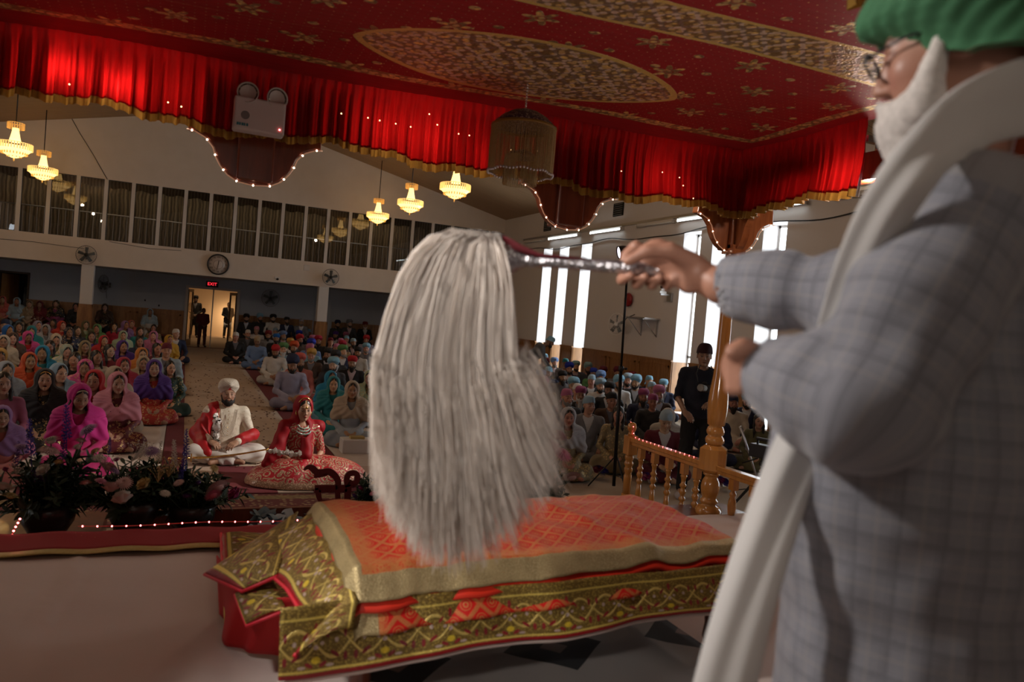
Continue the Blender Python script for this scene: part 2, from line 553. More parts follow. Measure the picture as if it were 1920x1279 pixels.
b = MB(); b.grid(curtain_sheet, 900, 1)
o = b.build('gallery_curtain', M_curtain); tag(o, 'long pleated brown curtain hanging behind the upper gallery windows', 'curtain')
t = empty('gallery_railing', (0, YG+.55, 2.6), label='thin metal handrail behind the upper gallery windows', cat='railing')
b = MB(); b.tube([(XL+.05, 0, 1.38), (XR-.05, 0, 1.38)], .018, 6); b.build('top_rail', M_metal, t)
b = MB()
x = XL+.1
while x < XR-.1:
    b.tube([(x, 0, 0), (x, 0, 1.38)], .007, 4, caps=False); x += .176
o = b.build('baluster', M_metal, t); o['kind'] = 'stuff'
light('AREA', (1.0, YG+.75, 4.9), (1.0, YG+1.4, 3.0), 13, (1.0, .78, .5), 12, .2, name='gallery_lamp')

# columns under the gallery
for x in (-2.62, 4.07):
    b = MB(); b.bb(x-.16, x+.16, YG+.02, YG+.34, 1.3, 2.43)
    c = b.build('column', M_white); bevel(c, .01)
    tag(c, 'white square column with oak base, %s' % ('standing left of the entrance doors' if x < 0 else 'standing right of the entrance doors'), 'column', 'gallery columns')
    b = MB(); b.bb(x-.19, x+.19, YG-.01, YG+.37, 0, 1.3)
    for s in (-.19, .165): b.bb(x+s, x+s+.025, YG-.02, YG-.01, .05, 1.3)
    b.bb(x-.19, x+.19, YG-.02, YG-.01, 1.2, 1.3)
    b.build('oak_casing', M_oak, c)

# entrance: frame and two open glazed doors
b = MB()
for a, c in ((DX0-.09, DX0), (DX1, DX1+.09)): b.bb(a, c, YB-.05, YB+.17, 0, DZ+.08)
b.bb(DX0, DX1, YB-.05, YB+.17, DZ, DZ+.08)
struct('trim_4', b, mat('door_frame_paint', (.50, .44, .38), .5))
M_doorf = mat('dark_bronze', (.045, .032, .022), .4, .6)
def glass_door(idx, hx, ang, w=.78):
    e = empty('door_%d' % idx, (hx, YB+.1, 0), ang); e['kind'] = 'structure'
    b = MB()
    b.bb(0, .09, -.02, .02, .02, 2.0); b.bb(w-.09, w, -.02, .02, .02, 2.0); b.bb(.09, w-.09, -.02, .02, .02, .25); b.bb(.09, w-.09, -.02, .02, 1.9, 2.0)
    b.build('door_frame', M_doorf, e)
    b = MB(); b.bb(.09, w-.09, -.004, .004, .25, 1.9); b.build('glass_pane', M_glass, e)
    b = MB(); b.tube([(w-.05, -.06, .95), (w-.05, -.06, 1.2)], .012, 6); b.build('door_handle', M_chrome, e)
glass_door(1, DX0, math.radians(78)); glass_door(2, DX1, math.radians(104))
b = MB(); b.bb(.86, .90, YB+.05, YB+.12, 0, DZ); struct('trim_5', b, M_white)
# left door frame with dark room behind
b = MB()
for a, c in ((LX0-.06, LX0), (LX1, LX1+.06)): b.bb(a, c, YB-.04, YB+.16, 0, 2.08)
b.bb(LX0, LX1, YB-.04, YB+.16, 2.02, 2.08); struct('trim_6', b, M_doorf)
e = empty('door_3', (LX0, YB+.12, 0), math.radians(60)); e['kind'] = 'structure'
b = MB(); b.bb(0, .72, -.02, .02, .02, 2.0); b.build('door_leaf', M_oak, e)
b = MB(); b.bb(.62, .68, -.05, -.02, .95, 1.1); b.build('door_handle', M_chrome, e)

# plain grey door in back wall on the right
e = empty('door_4', (4.42, YB-.03, 0)); e['kind'] = 'structure'
b = MB(); b.bb(-.06, 0, -.01, .03, 0, 2.1); b.bb(.5, .56, -.01, .03, 0, 2.1); b.bb(-.06, .56, -.01, .03, 2.04, 2.1); b.build('door_frame', M_back, e)
b = MB(); b.bb(0, .5, 0, .03, .01, 2.04); b.build('door_leaf', mat('grey_door', (.40, .43, .47), .6), e)

# aisle: white cloth with petals, maroon runners
AX0, AX1 = .12, 1.52
b = MB()
b.grid(lambda u, v: (AX0-.02+u*(AX1-AX0+.04), 7.9+v*(27.9-7.9), .012+.006*noise.noise(Vector((u*3, v*34, 0)))), 10, 200)
o = b.build('aisle_cloth', mat('cream_aisle_cloth', fn=lambda: {'Base Color': cmix(nnoise(1.3, 3), (.44, .33, .24), (.56, .44, .34)), 'Roughness': .85, 'bump': (nnoise(1.6, 2), .6, .06)})); solidify(o, .004)
tag(o, 'long cream cloth running down the middle aisle under the petals', 'aisle runner')
for x0, x1, lb in ((-.12, AX0-.02, 'maroon runner strip along the left edge of the cream aisle'), (AX1+.02, 1.84, 'maroon runner strip along the right edge of the cream aisle')):
    b = MB(); b.bb(x0, x1, 7.75, 27.9, 0, .012)
    tag(b.build('aisle_strip', M_maroon), lb, 'runner', 'maroon runners')
b = MB(); b.bb(AX0-.3, 2.2, 27.75, 28.0, .013, .02); tag(b.build('door_mat', M_maroon), 'dark maroon mat across the aisle at the entrance doors', 'mat')
# white sheets under the audience
for x0, x1, y0, y1, lb in ((-2.6, -.13, 8.0, 13.0, 'pale sheet spread on the floor left of the aisle'), (1.85, 4.3, 8.6, 16, 'pale sheet spread on the floor right of the aisle')):
    b = MB(); b.grid(lambda u, v: (x0+u*(x1-x0), y0+v*(y1-y0), .010+.005*noise.noise(Vector((u*9, v*9, 1)))), 24, 40)
    o = b.build('floor_sheet', M_sheetfl); solidify(o, .004); tag(o, lb, 'sheet', 'floor sheets')
random.seed(5)
M_petal = mat('rose_petal', (.085, .015, .012), .7)
b = MB()
for k in range(420):
    y = 8.6+abs(random.gauss(0, 1))*6.5
    if y > 27: continue
    x = random.uniform(AX0+.03, AX1-.03); r = random.uniform(.014, .034); a = random.uniform(0, PI)
    vs = [(x+r*math.cos(a+q)*(.6 if i % 2 else 1), y+r*math.sin(a+q)*(.8 if i % 2 else 1.1), .024+.006*random.random()) for i, q in enumerate((0, 1.2, 2.1, 3.2, 4.4, 5.3))]
    b.add(vs+[(x, y, .021)], [(i, (i+1) % 6, 6) for i in range(6)], True)
o = b.build('rose_petals', M_petal); tag(o, 'dark red rose petals scattered along the cream aisle', 'petals', kind='stuff')
# striped carpet before the couple and rug with a gold border
b = MB()
def stripef():
    x, y, z = xyz()
    k = nfr((x-1.30)/.86) < .60
    return {'Base Color': cmix(k, (.47, .36, .28), (.15, .020, .028)), 'Roughness': .95}
b.bb(-1.4, 3.6, 7.55, 8.75, .012, .022)
tag(b.build('striped_carpet', mat('striped_carpet', fn=stripef)), 'wide cream and maroon striped carpet the couple sits on', 'carpet')
def f_rug():
    x, y, z = xyz()
    v = nvor(26)
    gold = nsm(nabs(y-7.37), .06, .075)
    g = cmix(v, (.36, .27, .12), (.16, .10, .05))
    red = cmix(nsm(nvor(18), .2, .45), (.40, .30, .16), (.14, .03, .03))
    return {'Base Color': cmix(gold, g, red), 'Roughness': .8}
b = MB(); b.bb(-1.4, 3.6, 6.6, 7.5, .008, .02)
tag(b.build('gold_bordered_rug', mat('gold_rug', fn=f_rug)), 'red rug with a wide gold border in front of the couple', 'rug')
# raised platform under the altar
b = MB(); b.bb(-3.2, 5.2, YR+.2, 4.22, 0, .64)
b.bb(3.35, 3.95, 4.22, 4.62, 0, .614)
struct('floor_platform', b, M_mahog)
# ------------------------------------------------------------------ altar canopy (palki), posts, rails
def gold_parts(sc=1.0, dark=1.0):
    """gold thread work: colour and height as node values"""
    v = nvor(70*sc); v2 = nvor(24*sc); n = nnoise(160*sc, 1)
    c = cmix(nsm(v2, .15, .5), (1.0*dark, .70*dark, .20*dark), (.62*dark, .44*dark, .19*dark))
    return c, v+n*.5
def f_canopy():
    x, y, z = xyz()
    # staggered star lattice 0.56 m
    def lat(cx, cy, a):
        return (nfr((x-cx)/a+.5)-.5)*a, (nfr((y-cy)/a+.5)-.5)*a
    masks = None
    for cx, cy in ((2.40, 2.89), (2.68, 3.17)):
        u, v = lat(cx, cy, .56)
        r = nlen(u, v); th = nat2(v, u)
        star = nsm(r-(.060+.026*ncos(th*6)), .004, -.001)
        ring = 1-nsm(nabs(r-.022), .004, .008)
        st = nmx(star*(1-ring*.6), 0.0)
        masks = st if masks is None else nmx(masks, st)
    for cx, cy in ((2.12, 2.93), (2.29, 3.09), (2.02, 3.14), (2.50, 3.32)):
        u, v = lat(cx, cy, .56)
        masks = nmx(masks, nsm(nlen(u*.8, v), .024, .018))
    u, v = lat(0, 0, .045)
    dots = nsm(nlen(u, v), .0045, .0025)*.8
    masks = nmx(masks, dots)
    inner = (nabs(y-4.03) < .042)*(x < 3.44)
    side = (nabs(x-3.40) < .042)*(y < 4.07)
    band = nabs(y-2.62) < .155
    ed = nabs(nabs(y-2.62)-.14) < .012
    mx_ = nabs(x-1.53)/.90
    med = nsm(nabs(y-3.55)-.41*npw(nmx(1-npw(mx_, 2.2), 0.0), .68), .004, -.004)
    medr = nsm(nabs(y-3.55)-.375*npw(nmx(1-npw(mx_*1.05, 2.2), 0.0), .68), .004, -.004)
    outside = nmx((y > 4.07)*1.0, (x > 3.44)*1.0)
    frame = nmx(nmx(inner, side), band)
    masks = nmx(masks*(1-outside), nmx(frame, med))
    # lattice of silver leaves inside band and medallion
    w = nfr((x+y)*9.0); w2 = nfr((x-y)*9.0)
    lace = nmx(1-nsm(nabs(w-.5), .10, .16), 1-nsm(nabs(w2-.5), .10, .16))
    gc, gh = gold_parts()
    silver = cmix(nnoise(60, 2), (.85, .70, .60), (.52, .40, .32))
    gold = cmix(lace*nmx(band, medr), gc, silver)
    dk = nvor(30)
    gold = cmix(nsm(dk, .42, .60)*.75, gold, (.10, .05, .02))
    gold = cmix(nmx(ed, med-medr), gold, (.70, .52, .16))
    wr = nnoise(2.0, 3, ncomb(x*3, y*14, 0.0))
    red = cmix(wr, (.24, .003, .007), (.38, .008, .014))
    spark = nsm(nvor(38), .12, .05)*masks
    return {'Base Color': cmix(masks, red, gold), 'Metallic': masks*.2, 'Roughness': .62-masks*.28,
            'bump': (gh*masks*.5+wr*.35+masks*1.2, .6, .01)}
M_canopy = mat('embroidered_canopy_cloth', fn=f_canopy, sheen=.0)
def translucent(name, col, tcol, tw=.5, rough=.45, spec=.4, fn=None):
    m = mat(name, col, rough, spec=spec, fn=fn)
    nt = m.node_tree; b = nt.nodes['Principled BSDF']; out = nt.nodes['Material Output']
    t = nt.nodes.new('ShaderNodeBsdfTranslucent'); t.inputs[0].default_value = (*tcol, 1)
    mx = nt.nodes.new('ShaderNodeMixShader'); mx.inputs[0].default_value = tw
    nt.links.new(b.outputs[0], mx.inputs[1]); nt.links.new(t.outputs[0], mx.inputs[2]); nt.links.new(mx.outputs[0], out.inputs[0])
    return m
M_satin = translucent('red_satin', (.17, .003, .006), (.62, .008, .008), .30, .42)
M_fringe = translucent('gold_ribbon', (.30, .17, .035), (.50, .26, .05), .25, .4)
M_led = mat('led_bulb', (1, .8, .7), emit=(1.0, .66, .48), es=11)
M_ledred = mat('red_led_bulb', (1, .3, .3), emit=(1.0, .13, .13), es=16)
M_wire = mat('led_wire', (.80, .55, .40), .4, emit=(1, .45, .25), es=.18)
M_wirer = mat('red_led_wire', (.55, .10, .08), .4, emit=(1, .06, .05), es=.10)

def led_string(name, pts, parent, step=.10, r=.006, bulb=M_led, wire=M_wire, wr=.003, mirror=None):
    b = MB(); b.tube(pts, wr, 5)
    w = b.build(name, wire, parent)
    L = [0]
    P = [Vector(p) for p in pts]
    for i in range(1, len(P)): L.append(L[-1]+(P[i]-P[i-1]).length)
    bm_ = MB().ball((0, 0, 0), r, 6, 4).mesh('led_bulb'); s = step*.3
    while s < L[-1]:
        i = max(k for k in range(len(L)) if L[k] <= s)
        i = min(i, len(P)-2)
        p = P[i].lerp(P[i+1], (s-L[i])/max(1e-6, L[i+1]-L[i]))
        q = link('led_bulb', bm_, None if bm_.materials else bulb, w); q.location = p; s += step
    return w

palki = empty('altar_canopy', (0, 0, 0), label='large red canopy with gold embroidery and a gathered red valance over the altar', cat='canopy')
def canz(x, y): return 3.12+.13*(x+.9)/4.4+.008*math.sin(x*3+y*5)
b = MB()
CX0, CX1, CY0, CY1 = -2.2, 3.61, .2, 4.36
b.grid(lambda u, v: (CX0+u*(CX1-CX0), CY0+v*(CY1-CY0), canz(CX0+u*(CX1-CX0), CY0+v*(CY1-CY0))), 80, 60)
o = b.build('canopy_cloth', M_canopy, palki); solidify(o, .004, 1)
def gather(t, seed=0):
    return .016*math.sin(t*96+3*math.sin(t*7+seed))+.012*math.sin(t*41+2*math.sin(t*3.3))+.008*math.sin(t*203+seed)
def vlow(t): return .022*math.sin(t*5.2)+.012*math.sin(t*17)
def valance(name, A, B_, nrm, ztop, zbot, seed, n):
    A = Vector(A); B_ = Vector(B_); L = (B_-A).length
    def p(u, v, off=0.0):
        t = u*L
        q = A.lerp(B_, u)
        zt = ztop(q.x) ; z0 = zbot+vlow(t+seed)
        z = z0+(zt-z0)*v
        amp = (1-v)**.7*1.25+.12
        pinch = 1-.75*math.exp(-((v-.86)/.06)**2)
        q = q+Vector(nrm)*(gather(t+seed, seed)*amp*pinch+off+.02*math.sin(v*3)+.012*(1-v)*math.sin(t*2.2+seed))
        q.z = z
        return q
    b = MB(); b.grid(lambda u, v: p(u, .10+v*.90), n, 14)
    o = b.build(name, M_satin, palki)
    b = MB(); b.grid(lambda u, v: p(u, v*.13, .003), n, 2)
    b.build('gold_fringe', M_fringe, o)
    return o
zt = lambda x: canz(x, 4.2)+.025
valance('valance', (-2.0, 4.29, 0), (3.62, 4.29, 0), (0, 1, 0), zt, 2.775, 0.0, 1500)
valance('valance', (3.55, 4.30, 0), (3.55, 3.22, 0), (1, 0, 0), zt, 2.79, 2.0, 320)
valance('valance', (1.42, 1.46, 0), (3.3, 1.52, 0), (0, 1, 0), zt, 2.79, 5.0, 500)
# timber frame above the cloth edge
b = MB()
b.bb(-2.1, 3.85, 4.53, 4.62, 2.93, 3.10); b.bb(3.76, 3.86, .2, 4.62, 2.95, 3.12)
b.build('timber_frame', M_mahog, palki)
OG = [(.35, 2.765), (.31, 2.76), (.255, 2.735), (.215, 2.69), (.198, 2.64), (.175, 2.60), (.135, 2.555), (.08, 2.525), (.0, 2.515)]
def bracket(cx, cy, name='hanging_bracket', core=.095, m=M_mahog, dz=0.0):
    b = MB()
    poly = [(cx-a, z+dz) for a, z in OG]+[(cx+a, z+dz) for a, z in OG[::-1][1:]]+[(cx+.33, 2.99), (cx-.33, 2.99)]
    b.prism(poly, cy-.02, cy+.05)
    o = b.build(name, m, palki); bevel(o, .006)
    b = MB(); b.bb(cx-core, cx+core, cy-.06, cy+.10, 2.53+dz, 2.99); q = b.build('centre_block', m, o); bevel(q, .01)
    pts = [(cx-a-.006, cy-.025, z-.006+dz) for a, z in OG]+[(cx+a+.006, cy-.025, z-.006+dz) for a, z in OG[::-1][1:]]
    led_string('led_string', pts, palki, .088, .0055)
    return o
bracket(.303, 4.42, dz=.022); bracket(2.265, 4.42, dz=.022)
M_mid = mat('mid_brown_wood', fn=f_wood((.16, .045, .014), (.30, .095, .03), rough=.25), coat=.4)
br = bracket(3.655, 4.43, 'post_capital', .06, M_mid, dz=.025)
b = MB()
b.prism([(4.41-a*.6, z+.025) for a, z in OG]+[(4.41+a*.6, z+.025) for a, z in OG[::-1][1:]]+[(4.6, 2.99), (4.25, 2.99)], 3.625, 3.685, 'yz'); b.build('capital_wing', M_mid, br)
b = MB(); b.bb(3.595, 3.715, 4.35, 4.47, 2.525, 2.59); b.lathe([(.03, 2.465), (.055, 2.485), (.06, 2.515), (.045, 2.545)], (3.652, 4.40, 0), 20); b.build('capital_collar', M_mid, br)
# turned post
PX, PY = 3.61, 4.37
b = MB()
def mrg(prof): return prof
zm = lambda L: [(r*1.04, z*1.045-.086) for r, z in L]
b.lathe(zm([(.092, .66), (.092, .70), (.075, .725), (.05, .735), (.062, .75), (.064, .765), (.052, .775), (.050, .79), (.062, .82), (.066, .86), (.060, .90), (.046, .925), (.044, .935), (.058, .945), (.058, .957), (.05, .965)]), (PX, PY, 0), 28)
hh = .095
for (z0, z1, s0, s1) in ((.965, .985, .07, hh), (.985, 1.13, hh, hh), (1.13, 1.155, hh, .06)):
    ch = .35
    def octo(s, z): return [(PX+a*s*1.04, PY+c*s*1.04, z*1.045-.086) for a, c in ((1, -ch), (1, ch), (ch, 1), (-ch, 1), (-1, ch), (-1, -ch), (-ch, -1), (ch, -1))]
    vs = octo(s0, z0)+octo(s1, z1)
    b.add(vs, [(i, (i+1) % 8, 8+(i+1) % 8, 8+i) for i in range(8)]+[tuple(range(8))[::-1], tuple(range(8, 16))])
def pr(z):
    t = (z-1.29)/(2.46-1.29)
    return .050+.024*math.exp(-((t-.13)/.14)**2)-.012*t
b.lathe(zm([(.045, 1.15), (.062, 1.17), (.068, 1.195), (.058, 1.215), (.05, 1.222), (.060, 1.235), (.064, 1.255), (.055, 1.28), (.047, 1.29)]+[(pr(z), z) for z in np.linspace(1.30, 2.46, 24)]), (PX, PY, 0), 28)
M_post = mat('varnished_oak_post', fn=f_wood((.46, .19, .042), (.62, .28, .068), rough=.16), coat=.8)
b.build('turned_post', M_post, palki)
pl = [(PX-.01, PY-.055-.002*k, 2.46-.03*k) for k in range(5)]
# the red thing under the canopy corner: cord of lights wound by the rail
def baluster_mb(z0, z1, r=.024):
    h = z1-z0
    pf = [(.9, 0), (1.0, .02), (.95, .10), (.75, .28), (.55, .30), (1.05, .33), (1.05, .37), (.6, .40), (.8, .43), (1.1, .47), (.9, .52), (.6, .55), (1.05, .58), (1.1, .61), (.65, .64), (.7, .70), (.85, .74), (1.1, .77), (.7, .80)]
    b = MB(); b.lathe([(r*a, z0+t*h) for a, t in pf], (0, 0, 0), 12)
    b.bb(-r*.95, r*.95, -r*.95, r*.95, z0+h*.80, z1)
    return b
# front-to-back rail beyond the post, with newel and lights
rail = empty('altar_railing', (3.61, 4.91, .489), label='varnished oak railing with red lights, between the turned post and a knobbed newel', cat='railing')
def rb(b, name, m=M_oakpost, par=None, loc=None):
    o = b.build(name, m, par)
    if loc: o.location = loc
    return o
b = MB(); b.bb(-.035, .035, -.43, .50, .44, .475); b.bb(-.022, .022, -.43, .50, .41, .44)
o = rb(b, 'handrail', par=rail); bevel(o, .006, 3)
b = MB(); b.bb(-.035, .035, -.43, .55, -.55, 0.0); rb(b, 'bottom_rail', par=rail)
bm_me = baluster_mb(0.0, .41).mesh('baluster')
for k, yy in enumerate((.36, .17, -.02, -.21, -.36)):
    o = link('baluster', bm_me, M_oakpost if k == 0 else None, rail); o.location = (0, yy, 0)
b = MB()
b.lathe([(.034, 0), (.034, .15), (.026, .17), (.036, .19), (.036, .21), (.028, .225), (.038, .24), (.038, .26), (.028, .275), (.038, .29), (.038, .31), (.028, .33)], (0, .53, 0), 16)
b.bb(-.042, .042, .488, .572, .33, .485)
b.lathe([(.03, .485), (.028, .505), (.022, .515), (.034, .53), (.040, .555), (.034, .58), (.015, .595), (0, .598)], (0, .53, 0), 16)
rb(b, 'newel_post', par=rail)
pts = [(0, .53+.02, .60), (0.0, .495, .575), (0, .485, .52), (0, .48, .488)]+[(.0, .44-k*.1, .480) for k in range(9)]
led_string('led_string', [(p[0]-.012, p[1], p[2]) for p in pts], rail, .055, .0035, M_ledred, M_wirer, .0025)
# rail on the near side of the post
rail.scale = (1.045,)*3
rail2 = empty('altar_railing', (3.60, 3.68, .668), label='short varnished oak railing beside the white sheet, nearer than the turned post', cat='railing')
b = MB(); b.bb(-.035, .035, -.95, .58, .30, .335); b.bb(-.022, .022, -.95, .58, .27, .30)
o = rb(b, 'handrail', par=rail2); bevel(o, .006, 3)
b2 = MB(); b2.lathe([(.022, 0), (.026, .03), (.030, .07), (.026, .11), (.018, .14), (.024, .15), (.024, .165), (.016, .175), (.016, .19)], (0, 0, 0), 14); b2.bb(-.024, .024, -.024, .024, .19, .27)
me2 = b2.mesh('baluster')
for k in range(7):
    o = link('baluster', me2, M_oakpost if k == 0 else None, rail2); o.location = (0, .42-k*.2, 0)
b = MB(); b.bb(-.04, .04, -1.03, -.95, 0, .42); rb(b, 'newel_post', par=rail2)
# a string of red lights along the platform edge
pts = [(x, 4.26, .690+.004*math.sin(x*9)) for x in np.linspace(-.42, .95, 30)]
o = led_string('led_string', pts, None, .066, .0045, M_ledred, M_wirer, .0022)
tag(o, 'string of red lights lying along the front edge of the altar platform', 'lights', 'platform lights')
pts = [(-.70, 4.24, .64), (-.69, 4.24, .69), (-.675, 4.25, .725), (-.67, 4.26, .74)]
o = led_string('led_string', pts, None, .02, .005, M_ledred, M_wirer, .0022)
tag(o, 'short end of red lights hanging at far left edge of platform', 'lights', 'platform lights')

rail2.scale = (1.03, 1.03, .96)
# unseen point lights added behind the valance so that patches of it glow
for x, y, z, e in ((-.62, 4.50, 2.95, 4.0), (-.38, 4.50, 2.92, 5), (-.12, 4.6, 2.93, 3.0), (1.00, 4.6, 2.93, 4.5), (1.28, 4.62, 2.93, 6), (1.62, 4.62, 2.88, 2.5), (1.72, 4.60, 2.86, 1.5), (2.92, 4.6, 2.92, 4.0), (3.12, 4.6, 2.88, 2.0), (3.80, 3.40, 2.92, 22.0), (3.84, 3.8, 2.95, 9)):
    light('POINT', (x, y-.12 if y > 4.3 else y, z), None, e*.55, (1.0, .80, .66), .04, name='valance_backlight')
# small warm lights pinned on the valance
random.seed(2)
M_fl = mat('dim_led', (1, .7, .4), emit=(1, .55, .25), es=5)
for px, py in ((640, 213), (690, 221), (712, 226), (742, 232), (770, 238), (805, 214), (820, 234), (860, 251), (880, 254), (958, 281), (1008, 283), (1165, 321), (1242, 323), (1274, 333), (1281, 348), (1300, 372), (315, 192), (340, 200), (130, 158)):
    b = MB(); b.ball(on(px, py, 'y', 4.225), .0040, 6, 4); b.build('fairy_light', M_fl, palki)

# hanging chattar
ch = empty('chattar', (1.59, 3.69, 3.185), label='small domed ornament with gold bead fringe hanging under the canopy medallion', cat='ornament')
M_silverg = mat('silver_mesh', fn=lambda: {'Base Color': cmix(nsm(nvor(90), .2, .5), (.50, .42, .40), (.08, .05, .10)), 'Metallic': .7, 'Roughness': .35})
M_bead = mat('gold_beads', fn=lambda: {'Base Color': cmix(nnoise(120, 1), (.34, .24, .10), (.62, .48, .22)), 'Metallic': .5, 'Roughness': .4})
M_crys = mat('crystal_beads', (.62, .62, .68), .15, .4)
b = MB(); zt_ = 0
for k in range(9): b.ball((0, 0, -.015-.016*k), (.006, .006, .009), 8, 5)
b.build('hanging_chain', M_chrome, ch)
b = MB(); b.lathe([(0, -.145), (.03, -.15), (.075, -.165), (.12, -.19), (.155, -.222), (.172, -.24), (.168, -.24), (.15, -.224), (.0, -.155)], n=40); b.build('dome', M_silverg, ch)
b = MB(); b.lathe([(.170, -.236), (.176, -.240), (.178, -.250), (.172, -.254), (.169, -.245)], n=48); b.build('gold_rim', M_fringe, ch)
def fringe(R, z0, z1, n, r=.0022, rnd=.3):
    b = MB()
    for k in range(n):
        a = 2*PI*k/n
        x, y = R*math.cos(a), R*math.sin(a)
        j = random.uniform(-.004, .004)
        b.tube([(x, y, z0), (x+j, y+j, (z0+z1)/2), (x, y, z1+random.uniform(-.006, .006)*rnd)], r, 4, caps=False)
    return b
o = fringe(.173, -.25, -.485, 150).build('bead_fringe', M_bead, ch)
b = MB()
for k in range(60):
    a = 2*PI*k/60; b.ball((.174*math.cos(a), .174*math.sin(a), -.49+.004*math.sin(a*9)), .0075, 6, 4)
b.build('bead_rim', M_crys, ch)
o = fringe(.09, -.40, -.55, 70).build('inner_fringe', M_bead, ch)
b = MB(); b.lathe([(0, -.36), (.05, -.375), (.09, -.40), (.088, -.405), (0, -.37)], n=24); b.build('inner_dome', M_silverg, ch)

# emergency light box
em = empty('emergency_light', (.285, 4.10, 2.86), label='white emergency light box with two round lamps in front of the red valance', cat='light fixture')
b = MB(); b.bb(-.125, .125, -.045, .045, -.105, .065); o = b.build('case', mat('grey_white_plastic', (.55, .50, .50), .5), em); bevel(o, .012, 3)
b = MB()
for r_ in (.004, .009, .014, .019):
    b.lathe([(r_-.0012, 0), (r_+.0012, 0), (r_+.0012, .001), (r_-.0012, .001)], (-.07, -.0455, -.03), 20, axis=(0, -1, 0))
b.build('speaker_grille', M_black, em)
b = MB()
for k, wd in enumerate((.010, .008, .010, .007, .009)):
    b.bb(-.108+k*.0115, -.108+k*.0115+wd, -.0475, -.0455, -.084, -.070)
b.build('logo', mat('teal_print', (.02, .16, .20), .4), em)
b = MB(); b.ball((.10, -.047, -.075), .004, 8, 5); b.build('indicator', M_ledred, em)
M_reflect = mat('lamp_reflector', fn=lambda: {'Base Color': cmix(nsm(nvor(60), .1, .5), (.75, .72, .66), (.20, .18, .15)), 'Metallic': .8, 'Roughness': .2})
for sx, ax in ((-.062, (-.15, -1, .1)), (.075, (.2, -1, -.05))):
    ax = Vector(ax).normalized(); c = Vector((sx, -.02, .085))
    b = MB()
    b.lathe([(.012, -.03), (.045, -.012), (.052, .008), (.054, .022), (.049, .022), (.046, .014)], c, 26, axis=ax)
    h = b.build('lamp_head', mat('lamp_shell', (.45, .42, .40), .4) if sx < 0 else bpy.data.materials['lamp_shell'], em)
    b = MB(); b.lathe([(0, .006), (.030, .010), (.047, .017), (.047, .013), (0, .002)], c, 26, axis=ax); b.build('lens', M_reflect, h)

# spot lamps on a track beyond the canopy, upper right
tr = empty('track_spotlight', at(1640, 320, 4.6), label='dark track spotlight with lit pink-white face near the bearded man\'s scarf', cat='spotlight')
b = MB(); b.tube([(0, 0, .16), (0, 0, .05)], .012, 8); b.bb(-.10, .14, -.02, .02, .16, .20); b.build('mount', M_chrome, tr)
ax = Vector((-.55, -.3, -.75)).normalized()
b = MB(); b.lathe([(.0, -.09), (.03, -.088), (.045, -.05), (.055, .03), (.05, .03), (.045, -.02)], (0, 0, 0), 20, axis=ax); b.build('lamp_head', M_blackmetal, tr)
b = MB(); b.lathe([(0, .02), (.047, .022), (.047, .015), (0, .013)], (0, 0, 0), 20, axis=ax); b.build('lens', mat('spot_lens', (1, .9, 1), emit=(1.0, .80, .95), es=9), tr)
b = MB(); b.bb(-.07, .06, .04, .10, .01, .10); b.build('transformer', M_black, tr)
# ------------------------------------------------------------------ white sheet, altar bed and its cloths
M_sheet = mat('white_sheet', fn=lambda: {'Base Color': cmix(nnoise(1.2, 2), (.56, .46, .42), (.66, .56, .51)), 'Roughness': .85, 'bump': (nnoise(3.0, 3), .35, .04)})
def sheet_z(x, y):
    p = Vector((x*1.6, y*1.1, 0))
    z = .668+.014*noise.noise(p)+.006*noise.noise(p*3.1)
    z += .010*math.exp(-((x+.42+.05*math.sin(y*3))/.02)**2)*(y < 4.0)      # long creases
    z += .008*math.exp(-((x+1.05-.04*math.sin(y*2))/.025)**2)
    z += .018*math.exp(-(((x-.05)-.12*math.sin((y-2.2)*2.4))/.05)**2)*math.exp(-((y-2.3)/.7)**2)
    return z
b = MB(); b.grid(lambda u, v: (-3.15+u*8.3, -1.2+v*5.34, sheet_z(-3.15+u*8.3, -1.2+v*5.34)), 200, 130)
o = b.build('white_sheet', M_sheet); solidify(o, .006, -1); tag(o, 'wide white sheet covering the altar platform', 'sheet')
# red velvet border with gold ribbon along the platform front
M_velvet = mat('red_velvet', fn=lambda: {'Base Color': cmix(nsm(nvor(22), .06, .03), (.27, .006, .010), (.65, .40, .12)), 'Roughness': .85})
M_goldrib = mat('gold_ribbon_trim', fn=lambda: {'Base Color': cmix(nnoise(60, 2), (.36, .26, .08), (.60, .46, .17)), 'Metallic': .35, 'Roughness': .45})
fe = empty('platform_border_cloth', (0, 4.1, .675), label='red velvet strip with gold ribbon running along the front edge of the platform', cat='cloth')
b = MB(); b.grid(lambda u, v: (-3.15+u*4.6, -.19+v*.32, (.006+.004*math.sin(u*90)) if v < .9 else -.02), 160, 8); o = b.build('velvet_strip', M_velvet, fe); solidify(o, .006, 1)
b = MB(); b.grid(lambda u, v: (-3.15+u*4.6, -.255+v*.068, .010+.004*math.sin(u*90)), 160, 2); o = b.build('gold_edging', M_goldrib, fe); solidify(o, .003, 1)

